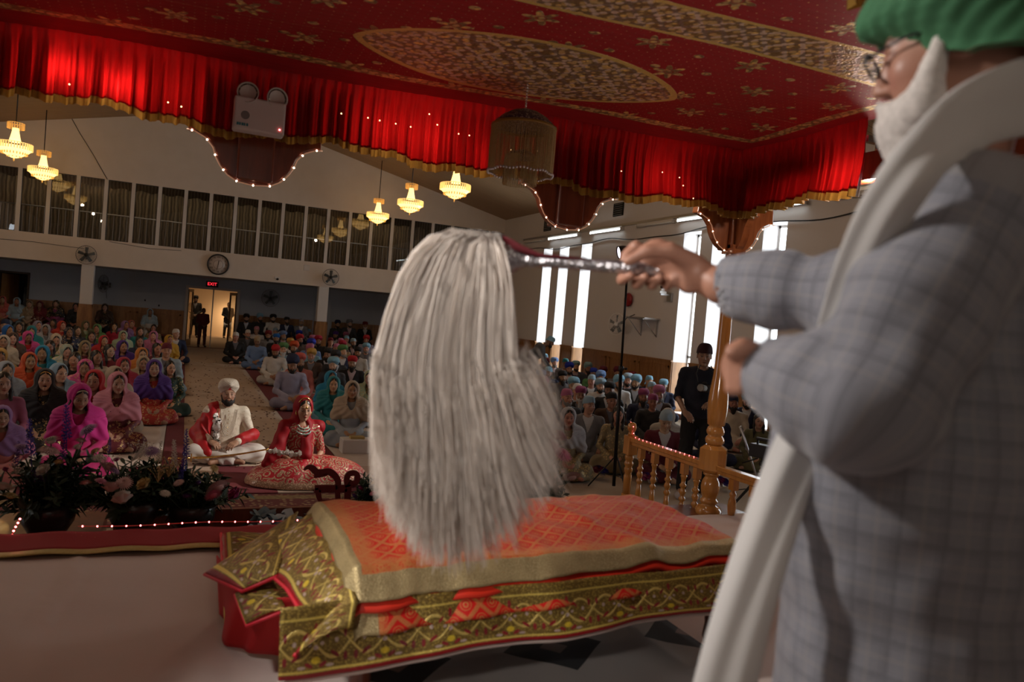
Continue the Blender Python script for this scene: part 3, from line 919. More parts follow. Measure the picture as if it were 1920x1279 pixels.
# pattern helpers -------------------------------------------------
def uvn():
    t = N.nt.nodes.new('ShaderNodeTexCoord'); sp = N.nt.nodes.new('ShaderNodeSeparateXYZ')
    N.nt.links.new(t.outputs['UV'], sp.inputs[0])
    return N(sp.outputs[0]), N(sp.outputs[1]), t.outputs['UV']
def f_brocade(border=.085, L=1.66, Wd=.95, inner=.15, uonly=False):
    def f():
        u, v, uvs = uvn()                      # metres
        a = (u+v*1.0)/.088; c = (u-v*1.0)/.088
        la = nabs(nfr(a)-.5); lc = nabs(nfr(c)-.5)
        bands = nmx(nsm(la, .36, .44), nsm(lc, .36, .44))
        # small motif in each diamond
        fu = nfr(a)-.5; fv = nfr(c)-.5
        r = nlen(fu, fv)
        mot = (1-nsm(r, .13, .17))*nsm(r, .05, .09)
        mot = nmx(mot, (1-nsm(nabs(r-.26), .02, .035))*.7)
        thread = nnoise(420, 1, uvs)
        pat = nmx(bands*.70, mot*.8)*nsm(thread, .30, .55)
        # dense gold zone near the border
        ed = nmn(u, L-u) if uonly else nmn(nmn(u, L-u), nmn(v, Wd-v))
        dense = 1-nsm(ed, inner*.75, inner)
        pat = nmx(pat, dense*nsm(nvor(150, uvs), .15, .5)*.55)
        bord = 1-nsm(ed, border, border+.004)
        red = cmix(nnoise(3, 2, uvs), (.42, .008, .008), (.56, .018, .012))
        gold = cmix(thread, (.42, .20, .045), (.66, .38, .13))
        col = cmix(pat, red, gold)
        sq = nsm(nnoise(7, 2, uvs), .35, .65)
        bc = cmix(sq, (.22, .16, .065), (.42, .32, .15))
        bc = cmix(nvor(260, uvs), bc, (.50, .40, .21))
        return {'Base Color': cmix(bord, col, bc), 'Metallic': nmx(pat*.45, bord*.5), 'Roughness': .45,
                'bump': (pat*.6+thread*.5+nvor(200, uvs)*bord, .45, .002)}
    return f
M_brocade = mat('red_gold_brocade', fn=f_brocade(.072), spec=.3)
M_brocade2 = mat('red_brocade_under', fn=f_brocade(.075, 1.66, 9, .11, True), spec=.3)
def f_vine(dark=1.0):
    def f():
        u, v, uvs = uvn()      # u along band in metres, v across 0..~.2
        P = .20
        s = nsin(u*(2*PI/P))
        w = nabs(v-.095-s*.042)                  # wavy vine
        vine = 1-nsm(w, .004, .008)
        w2 = nabs(v-.095+s*.042); vine = nmx(vine, 1-nsm(w2, .003, .007))
        fu = (nfr(u/P)-.5)*P
        # flower: three petals
        def ell(cx, cy, a, b_, rot=0.0):
            du = fu-cx; dv = v-cy
            if rot:
                c_, s_ = math.cos(rot), math.sin(rot)
                du, dv = du*c_+dv*s_, dv*c_-du*s_
            return 1-nsm(nlen(du/a, dv/b_), .85, 1.05)
        redm = None
        for q in ((0, .140, .006, .018, 0), (.03, .120, .005, .014, .6), (-.03, .120, .005, .014, -.6), (.055, .060, .006, .016, .9), (-.055, .060, .006, .016, -.9), (.085, .12, .005, .015, 0), (-.085, .12, .005, .015, 0), (0.02, .035, .006, .013, -1.0), (-.02, .035, .006, .013, 1.0), (.085, .05, .006, .014, 0), (-.085, .05, .006, .014, 0)):
            e = ell(*q); redm = e if redm is None else nmx(redm, e)
        pale = None
        for q in ((0, .085, .008, .008), (.018, .095, .006, .006), (-.018, .095, .006, .006), (.06, .1, .006, .008), (-.06, .1, .006, .008), (.04, .03, .012, .005), (-.04, .03, .012, .005)):
            e = ell(*q); pale = e if pale is None else nmx(pale, e)
        yel = ell(0, .048, .014, .011)
        gc, gh = None, nvor(300, uvs)
        thread = nvor(130, uvs)
        base = cmix(nsm(thread, .1, .6), (.46*dark, .33*dark, .07*dark), (.20*dark, .13*dark, .03*dark))
        col = cmix(vine, base, (.66*dark, .50*dark, .14*dark))
        col = cmix(redm, col, (.22, .010, .014)); col = cmix(pale, col, (.55, .42, .36)); col = cmix(yel, col, (.80, .60, .05))
        edge = nmx(1-nsm(v, .010, .013), 0.0)
        col = cmix(edge, col, (.36, .004, .010))
        l1 = nmx(1-nsm(nabs(v-.018), .003, .005), 1-nsm(nabs(v-.172), .003, .005))
        col = cmix(l1, col, (.70*dark, .54*dark, .12*dark))
        return {'Base Color': col, 'Metallic': (1-nmx(redm, edge))*.5, 'Roughness': .38, 'bump': (gh*.6+vine*.8+thread*.5, .7, .003)}
    return f
M_vine = mat('gold_vine_embroidery', fn=f_vine(), spec=.6)
M_redcloth = mat('red_cotton', fn=lambda: {'Base Color': cmix(nnoise(4, 2), (.46, .006, .010), (.58, .014, .016)), 'Roughness': .7})
M_pinkred = mat('bright_red_piping', (.72, .02, .045), .5)
M_redorange = mat('orange_red_silk', (.62, .03, .012), .45)

# the bed: dark wood low table, cushion and cloths on top
MX0, MX1, MY0, MY1 = .52, 1.98, 2.20, 2.95
bed = empty('altar_bed', (0, 0, 0), label='low dark wooden bed hidden under the red and gold cloths', cat='table')
b = MB(); b.bb(MX0, MX1, MY0, MY1, .90, .95); o = b.build('bed_top', M_mahog, bed); bevel(o, .008)
lg = MB(); lg.lathe([(.028, 0), (.034, .03), (.026, .06), (.036, .10), (.030, .15), (.036, .20), (.036, .235)], n=16)
me = lg.mesh('leg')
for k, (x, y) in enumerate(((MX0+.05, MY0+.05), (MX1-.05, MY0+.05), (MX0+.05, MY1-.05), (MX1-.05, MY1-.05))):
    o = link('leg', me, M_mahog if k == 0 else None, bed); o.location = (x, y, .668)
cu = MB()
def cush(u, v):
    x = MX0-.02+u*(MX1-MX0+.04); y = MY0-.01+v*(MY1-MY0+.02)
    e = min(1, 7*min(u, 1-u)); g = min(1, 5*min(v, 1-v))
    return (x, y, .955+.14*(e**.5)*(g**.5))
cu.grid(cush, 30, 20); o = cu.build('bed_cushion', M_redcloth); tag(o, 'flat red cushion on the altar bed under the cloths', 'cushion')

def top_z(x, y):
    """height of the cloth pile"""
    u = (x-MX0)/(MX1-MX0); v = (y-MY0)/(MY1-MY0)
    z = 1.115+.020*math.sin(v*PI)
    z += .016*noise.noise(Vector((x*5, y*5, 3)))+.007*noise.noise(Vector((x*14, y*9, 7)))
    # ridges running back to front
    z += .038*math.exp(-((x-.74-.12*(v-.5))/.03)**2)*(.3+.7*v)+.018*math.exp(-((x-.86-.32*(v-.3))/.025)**2)*min(1, v*1.5)+.014*math.exp(-((x-1.2+.2*v)/.02)**2)*v
    z += .016*math.exp(-((x-.98-.2*(v-.5))/.03)**2)*v
    z += .014*math.exp(-((x-1.45+.25*(v-.5))/.05)**2)
    return z
def cloth_point(x, y, off=0.0, slope=.55, front=.35, x0=None):
    """a cloth lying on the bed and falling over its edges"""
    z = top_z(min(max(x, MX0), MX1), min(max(y, MY0), MY1))+off
    yy = y; xx = x
    if y < MY0:
        d = MY0-y
        z -= d*.84; yy = MY0-d*front-.01*math.sin(x*23)*min(1, d*8)
    if y > MY1:
        d = y-MY1; z -= d*.85; yy = MY1+d*.5
    if x < MX0:
        d = MX0-x; z -= d*.80; xx = MX0-d*slope
    if x > MX1:
        d = x-MX1; z -= d*.75; xx = MX1+d*.6
    return (xx, yy, z)
def cloth(name, x0, x1, y0, y1, off, mtl, label, cat='cloth', nu=110, nv=70, front=.35, wav=0.0, thick=.004, group=None, slope=.55):
    def f(u, v):
        x = x0+u*(x1-x0); y = y0+v*(y1-y0)
        if wav: y += wav*math.sin(x*19)*(1-v)
        y += (x-.5)*.048*(1-v)
        return cloth_point(x, y, off, slope, front)
    b = MB(); b.grid(f, nu, nv, uvf=lambda u, v: (u*(x1-x0), v*(y1-y0)))
    o = b.build(name, mtl); solidify(o, thick, 1)
    if label: tag(o, label, cat, group)
    return o
# embroidered bottom cloth, hanging lowest in front (gold vines)
vc = empty('embroidered_bed_cloth', (0, 0, 0), label='gold vine-embroidered cloth hanging low over the near side of the altar bed', cat='cloth')
b = MB()
def vf(u, v):
    x = .30+u*1.76; 
    z0 = .872+.008*math.sin(x*9)+.052*(x-.3)
    zt_ = 1.055+.02*(x-.3)
    z = z0+v*(zt_-z0)
    y = 2.078+.062*v+.005*math.sin(x*14+v)+.002*math.sin(x*31)
    return (x, y, z)
b.grid(vf, 160, 14, uvf=lambda u, v: (u*1.76, v*.215))
o = b.build('front_band', M_vine, vc); solidify(o, .004, 1)
b = MB(); b.grid(lambda u, v: (lambda p: (p[0], p[1]+.012, p[2]-.018+.014*v*1.0))(vf(u, 0)), 160, 1)
o = b.build('white_lining', M_sheet, vc); solidify(o, .002)
# its left end: the gold band folds over and runs to the back
def pline(P, t):
    k = t*(len(P)-1); i = min(int(k), len(P)-2)
    return P[i].lerp(P[i+1], k-i)
A = [Vector(p) for p in ((.345, 2.085, .935), (.37, 2.13, .955), (.385, 2.22, .99), (.36, 2.42, 1.0), (.33, 2.60, .985), (.30, 2.78, .99))]
Bq = [Vector(p) for p in ((.50, 2.09, 1.0), (.515, 2.12, 1.07), (.515, 2.25, 1.105), (.52, 2.45, 1.125), (.53, 2.65, 1.125), (.54, 2.90, 1.12))]
def side(u, v):
    p = pline(A, v).lerp(pline(Bq, v), u)
    p.z += .018*math.sin(u*PI)+.006*math.sin(v*21)
    return p
b = MB(); b.grid(side, 14, 40, uvf=lambda u, v: (v*.95, u*.19)); o = b.build('side_band', M_vine, vc); solidify(o, .005, 1)
b = MB(); b.tube([pline(A, t/30)+Vector((-.004, 0, -.002)) for t in range(31)], .007, 6); b.build('red_piping', M_pinkred, vc)
# corner flap folded outward at the far left
F = [Vector(p) for p in ((.34, 2.55, 1.0), (.46, 2.98, 1.09), (.20, 3.02, 1.03), (.13, 2.80, .93), (.24, 2.62, .93))]
def flap(u, v):
    a = F[4].lerp(F[0], u); c = F[3].lerp(F[1], u)
    p = a.lerp(c, v); p.z += .025*math.sin(u*PI)*math.sin(v*PI)
    return p
b = MB(); b.grid(flap, 14, 14, uvf=lambda u, v: (v*.3, u*.19)); o = b.build('folded_corner', M_vine, vc); solidify(o, .006, 1)
b = MB(); b.tube([F[0]+Vector((0, -.004, -.004)), F[4]+Vector((0, -.004, -.004)), F[3]+Vector((-.004, 0, -.004)), F[3].lerp(F[1], .5)], .007, 6); b.build('red_piping', M_pinkred, vc)
F2 = [Vector(p) for p in ((.36, 2.42, .93), (.34, 2.62, .95), (.22, 2.66, .90), (.25, 2.50, .86))]
b = MB(); b.grid(lambda u, v: F2[3].lerp(F2[0], u).lerp(F2[2].lerp(F2[1], u), v)+Vector((0, 0, .012*math.sin(u*PI))), 8, 8, uvf=lambda u, v: (v*.2, .02+u*.1)); o = b.build('folded_corner', M_vine, vc); solidify(o, .005, 1)
b = MB(); b.tube([F2[0], F2[3]+Vector((0, -.003, -.004)), F2[2]], .006, 6); b.build('red_piping', M_pinkred, vc)
# red cloth falling to the sheet at the left
rc = MB()
RT = [Vector(p) for p in ((.17, 2.96, .94), (.24, 2.66, .91), (.34, 2.50, .94), (.42, 2.42, .97))]
RB = [Vector(p) for p in ((.20, 3.02, .69), (.215, 2.74, .688), (.30, 2.66, .69), (.40, 2.58, .70))]
rc.grid(lambda u, v: pline(RB, u).lerp(pline(RT, u), v)+Vector((.012*math.sin(u*17)*(1-v), 0, 0)), 40, 12)
o = rc.build('red_side_cloth', M_redcloth); solidify(o, .005); tag(o, 'plain red cloth hanging to the sheet at left end of altar bed', 'cloth')
# gold cloth spread on the sheet to the far left
b = MB(); b.grid(lambda u, v: (.245+u*.40-.03*(1-v), 3.0+v*1.02, .700+.006*math.sin(u*9)+.003*math.sin(v*30)), 24, 40, uvf=lambda u, v: (v*1.05, u*.21)); 
gl = b.build('gold_floor_cloth', M_vine); solidify(gl, .006, 1); tag(gl, 'gold embroidered cloth lying flat on the sheet behind the bed', 'cloth')
b = MB(); b.tube([(.243-.03*(1-t/20), 3.0+t/20*1.02, .702) for t in range(21)], .007, 6); b.build('red_edge', M_pinkred, gl)
b = MB(); b.grid(lambda u, v: (.205+u*.07, 2.78+v*.26, .695+.10*v*(1-u)), 6, 8, uvf=lambda u, v: (v*.3, .02+u*.09)); o = b.build('gold_corner_fold', M_vine, vc); solidify(o, .005, 1)
# white ties
b = MB(); b.tube([(.355, 2.50, .90), (.33, 2.47, .915), (.29, 2.50, .90), (.265, 2.52, .875), (.255, 2.53, .865)], .004, 6)
b.tube([(.36, 2.49, .90), (.35, 2.45, .875), (.355, 2.44, .85)], .006, 6); b.ball((.352, 2.48, .90), .011, 8, 6)
tag(b.build('white_tie', mat('white_cotton', (.62, .60, .60), .8)), 'small white cotton tie knotted at left end of altar bed', 'tie')
# second cloth: brocade strip with pale gold corner showing under the top cloth
o = cloth('under_rumala', .50, 2.06, 2.025, 2.75, .002, M_brocade2, 'red brocade cloth whose hem shows just below the top cloth', front=.66)
# red silk edges between the layers
o = cloth('silk_lining', .452, 2.10, 2.083, 2.98, .008, M_redorange, 'plain orange-red silk lining edging the brocade top cloth', front=.70, wav=.003, thick=.008)
# top cloth
o = cloth('rumala', .462, 2.12, 2.098, 3.055, .024, M_brocade, 'red and gold brocade cloth with wide pale gold border spread over the altar bed', front=.76, nu=160, nv=110, thick=.004)
b = MB()
pp = [cloth_point(.448, y, .004, .55, .4) for y in np.linspace(1.99, 3.0, 40)]
b.tube(pp, .009, 6); b.build('pink_piping', M_pinkred, vc)
# dark quilted mat with black diamonds under the bed
def f_diam():
    x, y, z = xyz()
    d = nabs((nfr(x/.62+.30)-.5)*.62)+nabs((nfr(y/.55+.02)-.5)*.55)*1.1
    k = (d < .21)*1.0; k2 = (d < .06)*1.0
    return {'Base Color': cmix(k2, cmix(k, (.30, .27, .25), (.012, .012, .014)), (.16, .10, .08)), 'Roughness': .85}
b = MB(); b.grid(lambda u, v: (.62+u*1.35, 1.45+v*1.3, .684+.003*math.sin(u*40)), 30, 30); o = b.build('diamond_mat', mat('diamond_mat', fn=f_diam)); solidify(o, .005, 1); tag(o, 'grey mat with black diamond pattern on the sheet below the bed', 'mat')
# flat piece and cable on the sheet near the post
b = MB(); b.add([(2.35, 2.98, .705), (2.62, 2.86, .705), (2.72, 3.05, .706), (2.45, 3.18, .706)], [(0, 1, 2, 3)]); o = b.build('folded_napkin', M_sheet); solidify(o, .006, 1); tag(o, 'thin pale folded napkin lying on the sheet near the railing', 'napkin')
# gold cloth corner resting behind the right end of the bed
b = MB(); b.grid(lambda u, v: (2.55+u*.42+.1*v, 3.55+v*.45, .70+.012*math.sin(u*7)), 12, 10, uvf=lambda u, v: (u*.45, v*.19)); o = b.build('gold_cloth_corner', M_goldrib); solidify(o, .006, 1); tag(o, 'gold cloth corner lying on the sheet beside the turned post', 'cloth')
# ------------------------------------------------------------------ smooth solids: distance fields turned into one mesh
F32 = np.float32
def V3(*a): return np.array(a, dtype=F32)
def cone(P, a, b, ra, rb):
    a = np.asarray(a, F32); b = np.asarray(b, F32)
    d = b-a; L2 = float(d @ d)+1e-12
    t = np.clip(((P-a) @ d)/L2, 0, 1)
    q = P-a-t[:, None]*d
    return np.sqrt((q*q).sum(1))-(ra+(rb-ra)*t)
def ell(P, c, r, R=None):
    q = P-np.asarray(c, F32)
    if R is not None: q = q @ np.asarray(R, F32)      # columns of R are the axes
    r = np.asarray(r, F32)
    k0 = np.sqrt(((q/r)**2).sum(1)); k1 = np.sqrt(((q/(r*r))**2).sum(1))+1e-9
    return k0*(k0-1)/k1
def box(P, c, h, rd=0.0, R=None):
    q = P-np.asarray(c, F32)
    if R is not None: q = q @ np.asarray(R, F32)
    q = np.abs(q)-(np.asarray(h, F32)-rd)
    return np.sqrt((np.maximum(q, 0)**2).sum(1))+np.minimum(q.max(1), 0)-rd
def smin(a, b, k):
    h = np.maximum(k-np.abs(a-b), 0)/k
    return np.minimum(a, b)-h*h*k*.25
def smax(a, b, k): return -smin(-a, -b, k)
def chain(P, pts, rs, k=.02):
    d = None
    for i in range(len(pts)-1):
        c = cone(P, pts[i], pts[i+1], rs[i], rs[i+1])
        d = c if d is None else smin(d, c, k)
    return d
def polygonise(fn, lo, hi, h, block=5, slack=1.6):
    """surface nets on a grid; only blocks near the surface are evaluated finely"""
    lo = np.array(lo, float); hi = np.array(hi, float)
    n = (np.ceil((hi-lo)/h/block).astype(int)+1)
    N_ = n*block
    cs = [lo[i]+(np.arange(n[i])*block+(block-1)/2)*h for i in range(3)]
    C = np.stack(np.meshgrid(*cs, indexing='ij'), -1).reshape(-1, 3).astype(F32)
    dc = fn(C)
    act = np.abs(dc) < block*h*slack*.87+h
    D = np.repeat(np.repeat(np.repeat(dc.reshape(n), block, 0), block, 1), block, 2).astype(F32)
    ai = np.argwhere(act.reshape(n))
    off = np.stack(np.meshgrid(*[np.arange(block)]*3, indexing='ij'), -1).reshape(-1, 3)
    idx = (ai[:, None, :]*block+off[None]).reshape(-1, 3)
    for s in range(0, len(idx), 400000):
        q = idx[s:s+400000]
        D[q[:, 0], q[:, 1], q[:, 2]] = fn((lo+q*h).astype(F32))
    ins = D < 0
    # cells with sign change
    c = ins[:-1, :-1, :-1].astype(np.uint8)
    tot = np.zeros_like(c)
    for dx in (0, 1):
        for dy in (0, 1):
            for dz in (0, 1):
                tot += ins[dx:dx+ins.shape[0]-1, dy:dy+ins.shape[1]-1, dz:dz+ins.shape[2]-1]
    cells = np.argwhere((tot > 0) & (tot < 8))
    ids = -np.ones(tot.shape, np.int32); ids[cells[:, 0], cells[:, 1], cells[:, 2]] = np.arange(len(cells))
    acc = np.zeros((len(cells), 3)); cnt = np.zeros(len(cells))
    corners = [(0, 0, 0), (1, 0, 0), (0, 1, 0), (1, 1, 0), (0, 0, 1), (1, 0, 1), (0, 1, 1), (1, 1, 1)]
    edges_ = [(0, 1), (2, 3), (4, 5), (6, 7), (0, 2), (1, 3), (4, 6), (5, 7), (0, 4), (1, 5), (2, 6), (3, 7)]
    dv = [D[cells[:, 0]+k[0], cells[:, 1]+k[1], cells[:, 2]+k[2]] for k in corners]
    for a, b in edges_:
        m = (dv[a] < 0) != (dv[b] < 0)
        t = np.where(m, dv[a]/np.where(m, dv[a]-dv[b], 1), 0)
        pa = np.array(corners[a]); pb = np.array(corners[b])
        acc += np.where(m[:, None], pa+(pb-pa)*t[:, None], 0); cnt += m
    verts = lo+(cells+acc/cnt[:, None])*h
    quads = []
    for ax in range(3):
        s0 = [slice(None)]*3; s1 = [slice(None)]*3
        s0[ax] = slice(0, -1); s1[ax] = slice(1, None)
        A = ins[tuple(s0)]; B_ = ins[tuple(s1)]
        e = np.argwhere(A != B_)
        o1, o2 = [i for i in range(3) if i != ax]
        e = e[(e[:, o1] > 0) & (e[:, o2] > 0) & (e[:, o1] < ids.shape[o1]) & (e[:, o2] < ids.shape[o2])]
        sgn = A[e[:, 0], e[:, 1], e[:, 2]]
        def g(d1, d2):
            q = e.copy(); q[:, o1] += d1; q[:, o2] += d2
            return ids[q[:, 0], q[:, 1], q[:, 2]]
        Q = np.stack([g(-1, -1), g(0, -1), g(0, 0), g(-1, 0)], 1)
        fl = sgn if ax != 1 else ~sgn
        Q[~fl] = Q[~fl][:, ::-1]
        quads.append(Q)
    Q = np.concatenate(quads)
    Q = Q[(Q >= 0).all(1)]
    return verts.astype(F32), Q
def to_mesh(name, verts, quads, col=None, uv=None):
    me = bpy.data.meshes.new(name)
    me.vertices.add(len(verts)); me.vertices.foreach_set('co', np.ascontiguousarray(verts, F32).ravel())
    me.loops.add(quads.size); me.loops.foreach_set('vertex_index', quads.astype(np.int32).ravel())
    me.polygons.add(len(quads)); me.polygons.foreach_set('loop_start', np.arange(0, quads.size, 4, dtype=np.int32))
    me.polygons.foreach_set('use_smooth', np.ones(len(quads), bool))
    if uv is not None:
        ul = me.uv_layers.new(name='UVMap'); ul.data.foreach_set('uv', uv[quads.ravel()].astype(F32).ravel())
    if col is not None:
        a = me.color_attributes.new('col', 'FLOAT_COLOR', 'POINT')
        c4 = np.ones((len(verts), 4), F32); c4[:, :3] = col; a.data.foreach_set('color', c4.ravel())
    me.update(calc_edges=True); me.validate()
    return me
def solid(name, fn, lo, hi, h, colfn=None, uvfn=None, smooth_it=1):
    v, q = polygonise(fn, lo, hi, h)
    for _ in range(smooth_it):                     # light relaxation
        s = np.zeros_like(v); c = np.zeros(len(v), F32)
        for i in range(4):
            a, b = q[:, i], q[:, (i+1) % 4]
            np.add.at(s, a, v[b]); np.add.at(c, a, 1)
        v = v*.5+s/np.maximum(c, 1)[:, None]*.5
    return to_mesh(name, v, q, colfn(v) if colfn else None, uvfn(v) if uvfn else None)
def hmat(pos, yaw=0.0, pitch=0.0, roll=0.0, s=1.0):
    """4x4 of a head frame: local -Y is the face, +Z the crown; yaw>0 turns to the person's left(+X)"""
    return (Matrix.Translation(pos) @ Matrix.Rotation(yaw, 4, 'Z') @ Matrix.Rotation(pitch, 4, 'X') @ Matrix.Rotation(roll, 4, 'Y') @ Matrix.Scale(s, 4))
def tolocal(P, M):
    I = np.array(M.inverted(), F32)
    return P @ I[:3, :3].T+I[:3, 3]
def scale_of(M): return M.to_scale()[0]

def head_sdf(Q, fem=False, mouth=0.0):
    d = ell(Q, (0, .014, .034), (.073, .094, .088))
    d = smin(d, ell(Q, (0, -.028, -.022), (.061 if fem else .064, .066, .085)), .03)
    d = smin(d, ell(Q, (0, -.036, -.076), (.036 if fem else .046, .043, .034)), .03)
    d = smin(d, cone(Q, (-.040, -.066, -.022), (-.030, -.066, -.04), .020, .016), .03)
    d = smin(d, cone(Q, (.040, -.066, -.022), (.030, -.066, -.04), .020, .016), .03)
    d = smin(d, cone(Q, (-.034, -.080, .026), (.034, -.080, .026), .009, .009), .02)
    for s in (-1, 1):
        d = smax(d, -ell(Q, (s*.030, -.100, .008), (.017, .014, .011)), .012)
        d = smin(d, ell(Q, (s*.030, -.0815, .006), (.0140, .0110, .0110)), .004)
    d = smin(d, cone(Q, (0, -.092, .016), (0, -.112, -.024), .0065, .0105), .012)
    d = smin(d, ell(Q, (-.012, -.100, -.030), (.008, .009, .007)), .008)
    d = smin(d, ell(Q, (.012, -.100, -.030), (.008, .009, .007)), .008)
    d = smin(d, ell(Q, (0, -.0955, -.054), (.021, .0085, .0052)), .006)
    d = smin(d, ell(Q, (0, -.0935, -.0635-.012*mouth), (.018, .0095, .0062)), .006)
    if mouth > 0: d = smax(d, -ell(Q, (0, -.10, -.060), (.014, .022, .011*mouth)), .004)
    d = smin(d, ell(Q, (0, -.084, -.092-.008*mouth), (.019, .016, .015)), .02)
    for s in (-1, 1):
        e = ell(Q, (s*.076, .006, -.006), (.010, .019, .031))
        e = smax(e, -ell(Q, (s*.086, .002, -.004), (.007, .011, .018)), .006)
        d = smin(d, e, .008)
    return d
def head_col(Q, fem=False, mouth=0.0, open_eyes=True, tint=(1, 1, 1)):
    """skin multiplier: brows, lids, eyes, lips"""
    x, y, z = Q[:, 0], Q[:, 1], Q[:, 2]
    ax = np.abs(x)
    c = np.ones((len(Q), 3), F32)
    c[:, 1] *= 1-.08*np.exp(-((ax-.042)/.02)**2-((z+.03)/.02)**2)*(y < -.03)
    front = y < -.035
    def lay(m, col):
        m = np.clip(m, 0, 1)[:, None]
        c[:] = c*(1-m)+np.array(col, F32)*m
    lay((.8 if fem else .85)*np.exp(-((z-(.029+.004*np.sin((ax-.012)/.04*np.pi)))/(.0034 if fem else .0046))**4)*(ax > .011)*(ax < .052)*front, (.10, .075, .06))
    ex = (ax-.030)/.0165; ez = (z-.006)/(.0068 if open_eyes else .002)
    r = ex*ex+ez*ez
    lid = ((ex/1.22)**2+(ez/1.55)**2 < 1)*front*(y < -.070)
    lay(lid*.85, (.16, .11, .09) if fem else (.38, .27, .22))
    if open_eyes:
        lay((r < .9)*front*(y < -.070), (1.25, 1.45, 1.7))
        lay((((ax-.030)**2+(z-.006)**2) < .0062**2)*front*(y < -.070), (.06, .04, .03))
    lp = ((x/.023)**2+((z+.058)/.0115)**2 < 1)*(y < -.075)
    lay(lp*(.9 if fem else .5), (.82, .34, .36) if fem else (.75, .50, .45))
    lay((np.abs(z+.0592) < .0016)*(ax < .021)*(y < -.075)*.8, (.30, .16, .14))
    if mouth > 0: lay((((x/.014)**2+((z+.060)/(.011*mouth))**2) < 1)*(y < -.06), (.08, .03, .03))
    lay(((ax-.0065)**2+(z+.0365)**2 < .0035**2)*(y < -.09)*.7, (.25, .15, .12))
    return c

def hand_sdf(P, M, curl=.6, side=1, spread=.0, thumb=.6, s=1.0):
    """M: hand frame: origin at wrist, +X along the fingers, +Z back of the hand, thumb on the side*Y side"""
    Q = tolocal(P, M)
    d = ell(Q, (.048, 0, 0), (.052, .041, .016))
    d = smin(d, box(Q, (.055, 0, 0), (.034, .037, .011), .010), .012)
    d = smin(d, cone(Q, (-.02, 0, 0), (.02, 0, 0), .026, .028), .02)
    lens = (.074, .082, .076, .060)
    for i in range(4):
        y = side*(.030-.020*i)
        a0 = spread*(1.5-i)*side*.5
        p = np.array([.086-.004*abs(i-1.2), y, .0])
        dirx = np.array([math.cos(a0), math.sin(a0), 0])
        ang = 0.0; seg = (.45, .32, .26); c = curl if not hasattr(curl, '__len__') else curl[i]
        pts = [p]; rr = [.0098, .0090, .0082, .0070]
        for k in range(3):
            ang += c*(.9, 1.15, .8)[k]
            p = p+lens[i]*seg[k]*(dirx*math.cos(ang)+np.array([0, 0, -1])*math.sin(ang)); pts.append(p)
        d = smin(d, chain(Q, pts, rr, .004), .005)
    t0 = np.array([.022, side*.030, -.006]); t1 = t0+np.array([.030, side*.022*(1.2-thumb), -.010*thumb-.004]); t2 = t1+np.array([.028, -side*.004*thumb*2, -.012*thumb]); t3 = t2+np.array([.020, -side*.010*thumb, -.008*thumb])
    d = smin(d, chain(Q, [t0, t1, t2, t3], [.014, .0125, .0108, .0085], .005), .012)
    return d
def frame(o, xd, zd):
    x = Vector(xd).normalized(); z = Vector(zd); z = (z-x*z.dot(x)).normalized(); y = z.cross(x)
    return Matrix(((x.x, y.x, z.x, o[0]), (x.y, y.y, z.y, o[1]), (x.z, y.z, z.z, o[2]), (0, 0, 0, 1)))
def fnoise(P, s, seed=0.0):
    """cheap smooth noise for folds"""
    x, y, z = P[:, 0]*s+seed, P[:, 1]*s+seed*1.7, P[:, 2]*s+seed*.6
    return (np.sin(x+1.7*np.sin(y*.7+z*.4))*np.cos(y*1.1+1.3*np.sin(z*.9))+np.sin(z*1.3+1.9*np.sin(x*.6+1.0)))*.5

# ------------------------------------------------------------------ cloth and skin materials that take the colour of the object
def f_skin():
    c = objcol(); n = nnoise(30, 2)
    a = cmul(n*.16+.92, c)
    m = N.nt.nodes.new('ShaderNodeMix'); m.data_type = 'RGBA'; m.blend_type = 'MULTIPLY'; m.inputs[0].default_value = 1
    N.nt.links.new(a, m.inputs[6]); N.nt.links.new(attrcol(), m.inputs[7])
    return {'Base Color': m.outputs[2], 'Roughness': .48, 'Subsurface Weight': 0.0}
M_skin = mat('skin', fn=f_skin)
M_cloth = mat('plain_cloth', fn=lambda: {'Base Color': cmul(nnoise(9, 3)*.35+.82, objcol()), 'Roughness': .8, 'Sheen Weight': .15})
def f_brod():
    v = nvor(34); w = nnoise(14, 2)
    k = (1-nsm(nabs(v-.33), .05, .11))*nsm(w, .42, .52)
    return {'Base Color': cmix(k, objcol(), (.62, .44, .18)), 'Roughness': .6-k*.2, 'Metallic': k*.5}
M_broid = mat('gold_embroidered_cloth', fn=f_brod)
M_hair = mat('black_hair', fn=lambda: {'Base Color': cmix(nnoise(90, 2), (.006, .005, .004), (.022, .016, .012)), 'Roughness': .38})
M_beardw = mat('beard_hair', fn=lambda: {'Base Color': cmul(nnoise(120, 3)*.7+.6, objcol()), 'Roughness': .75})
def f_turb():
    return {'Base Color': cmul(nnoise(14, 2)*.3+.85, objcol()), 'Roughness': .85}
M_turban = mat('turban_cloth', fn=f_turb)
def f_pat(): 
    x, y, z = xyz()
    k = (1-nsm(nabs(nfr(x*16)-.5), .02, .06))*.5
    return {'Base Color': cmul(1-k*.25, objcol()), 'Roughness': .8}
M_suit = mat('suit_wool', fn=lambda: {'Base Color': cmul(nnoise(200, 1)*.4+.8, objcol()), 'Roughness': .85})

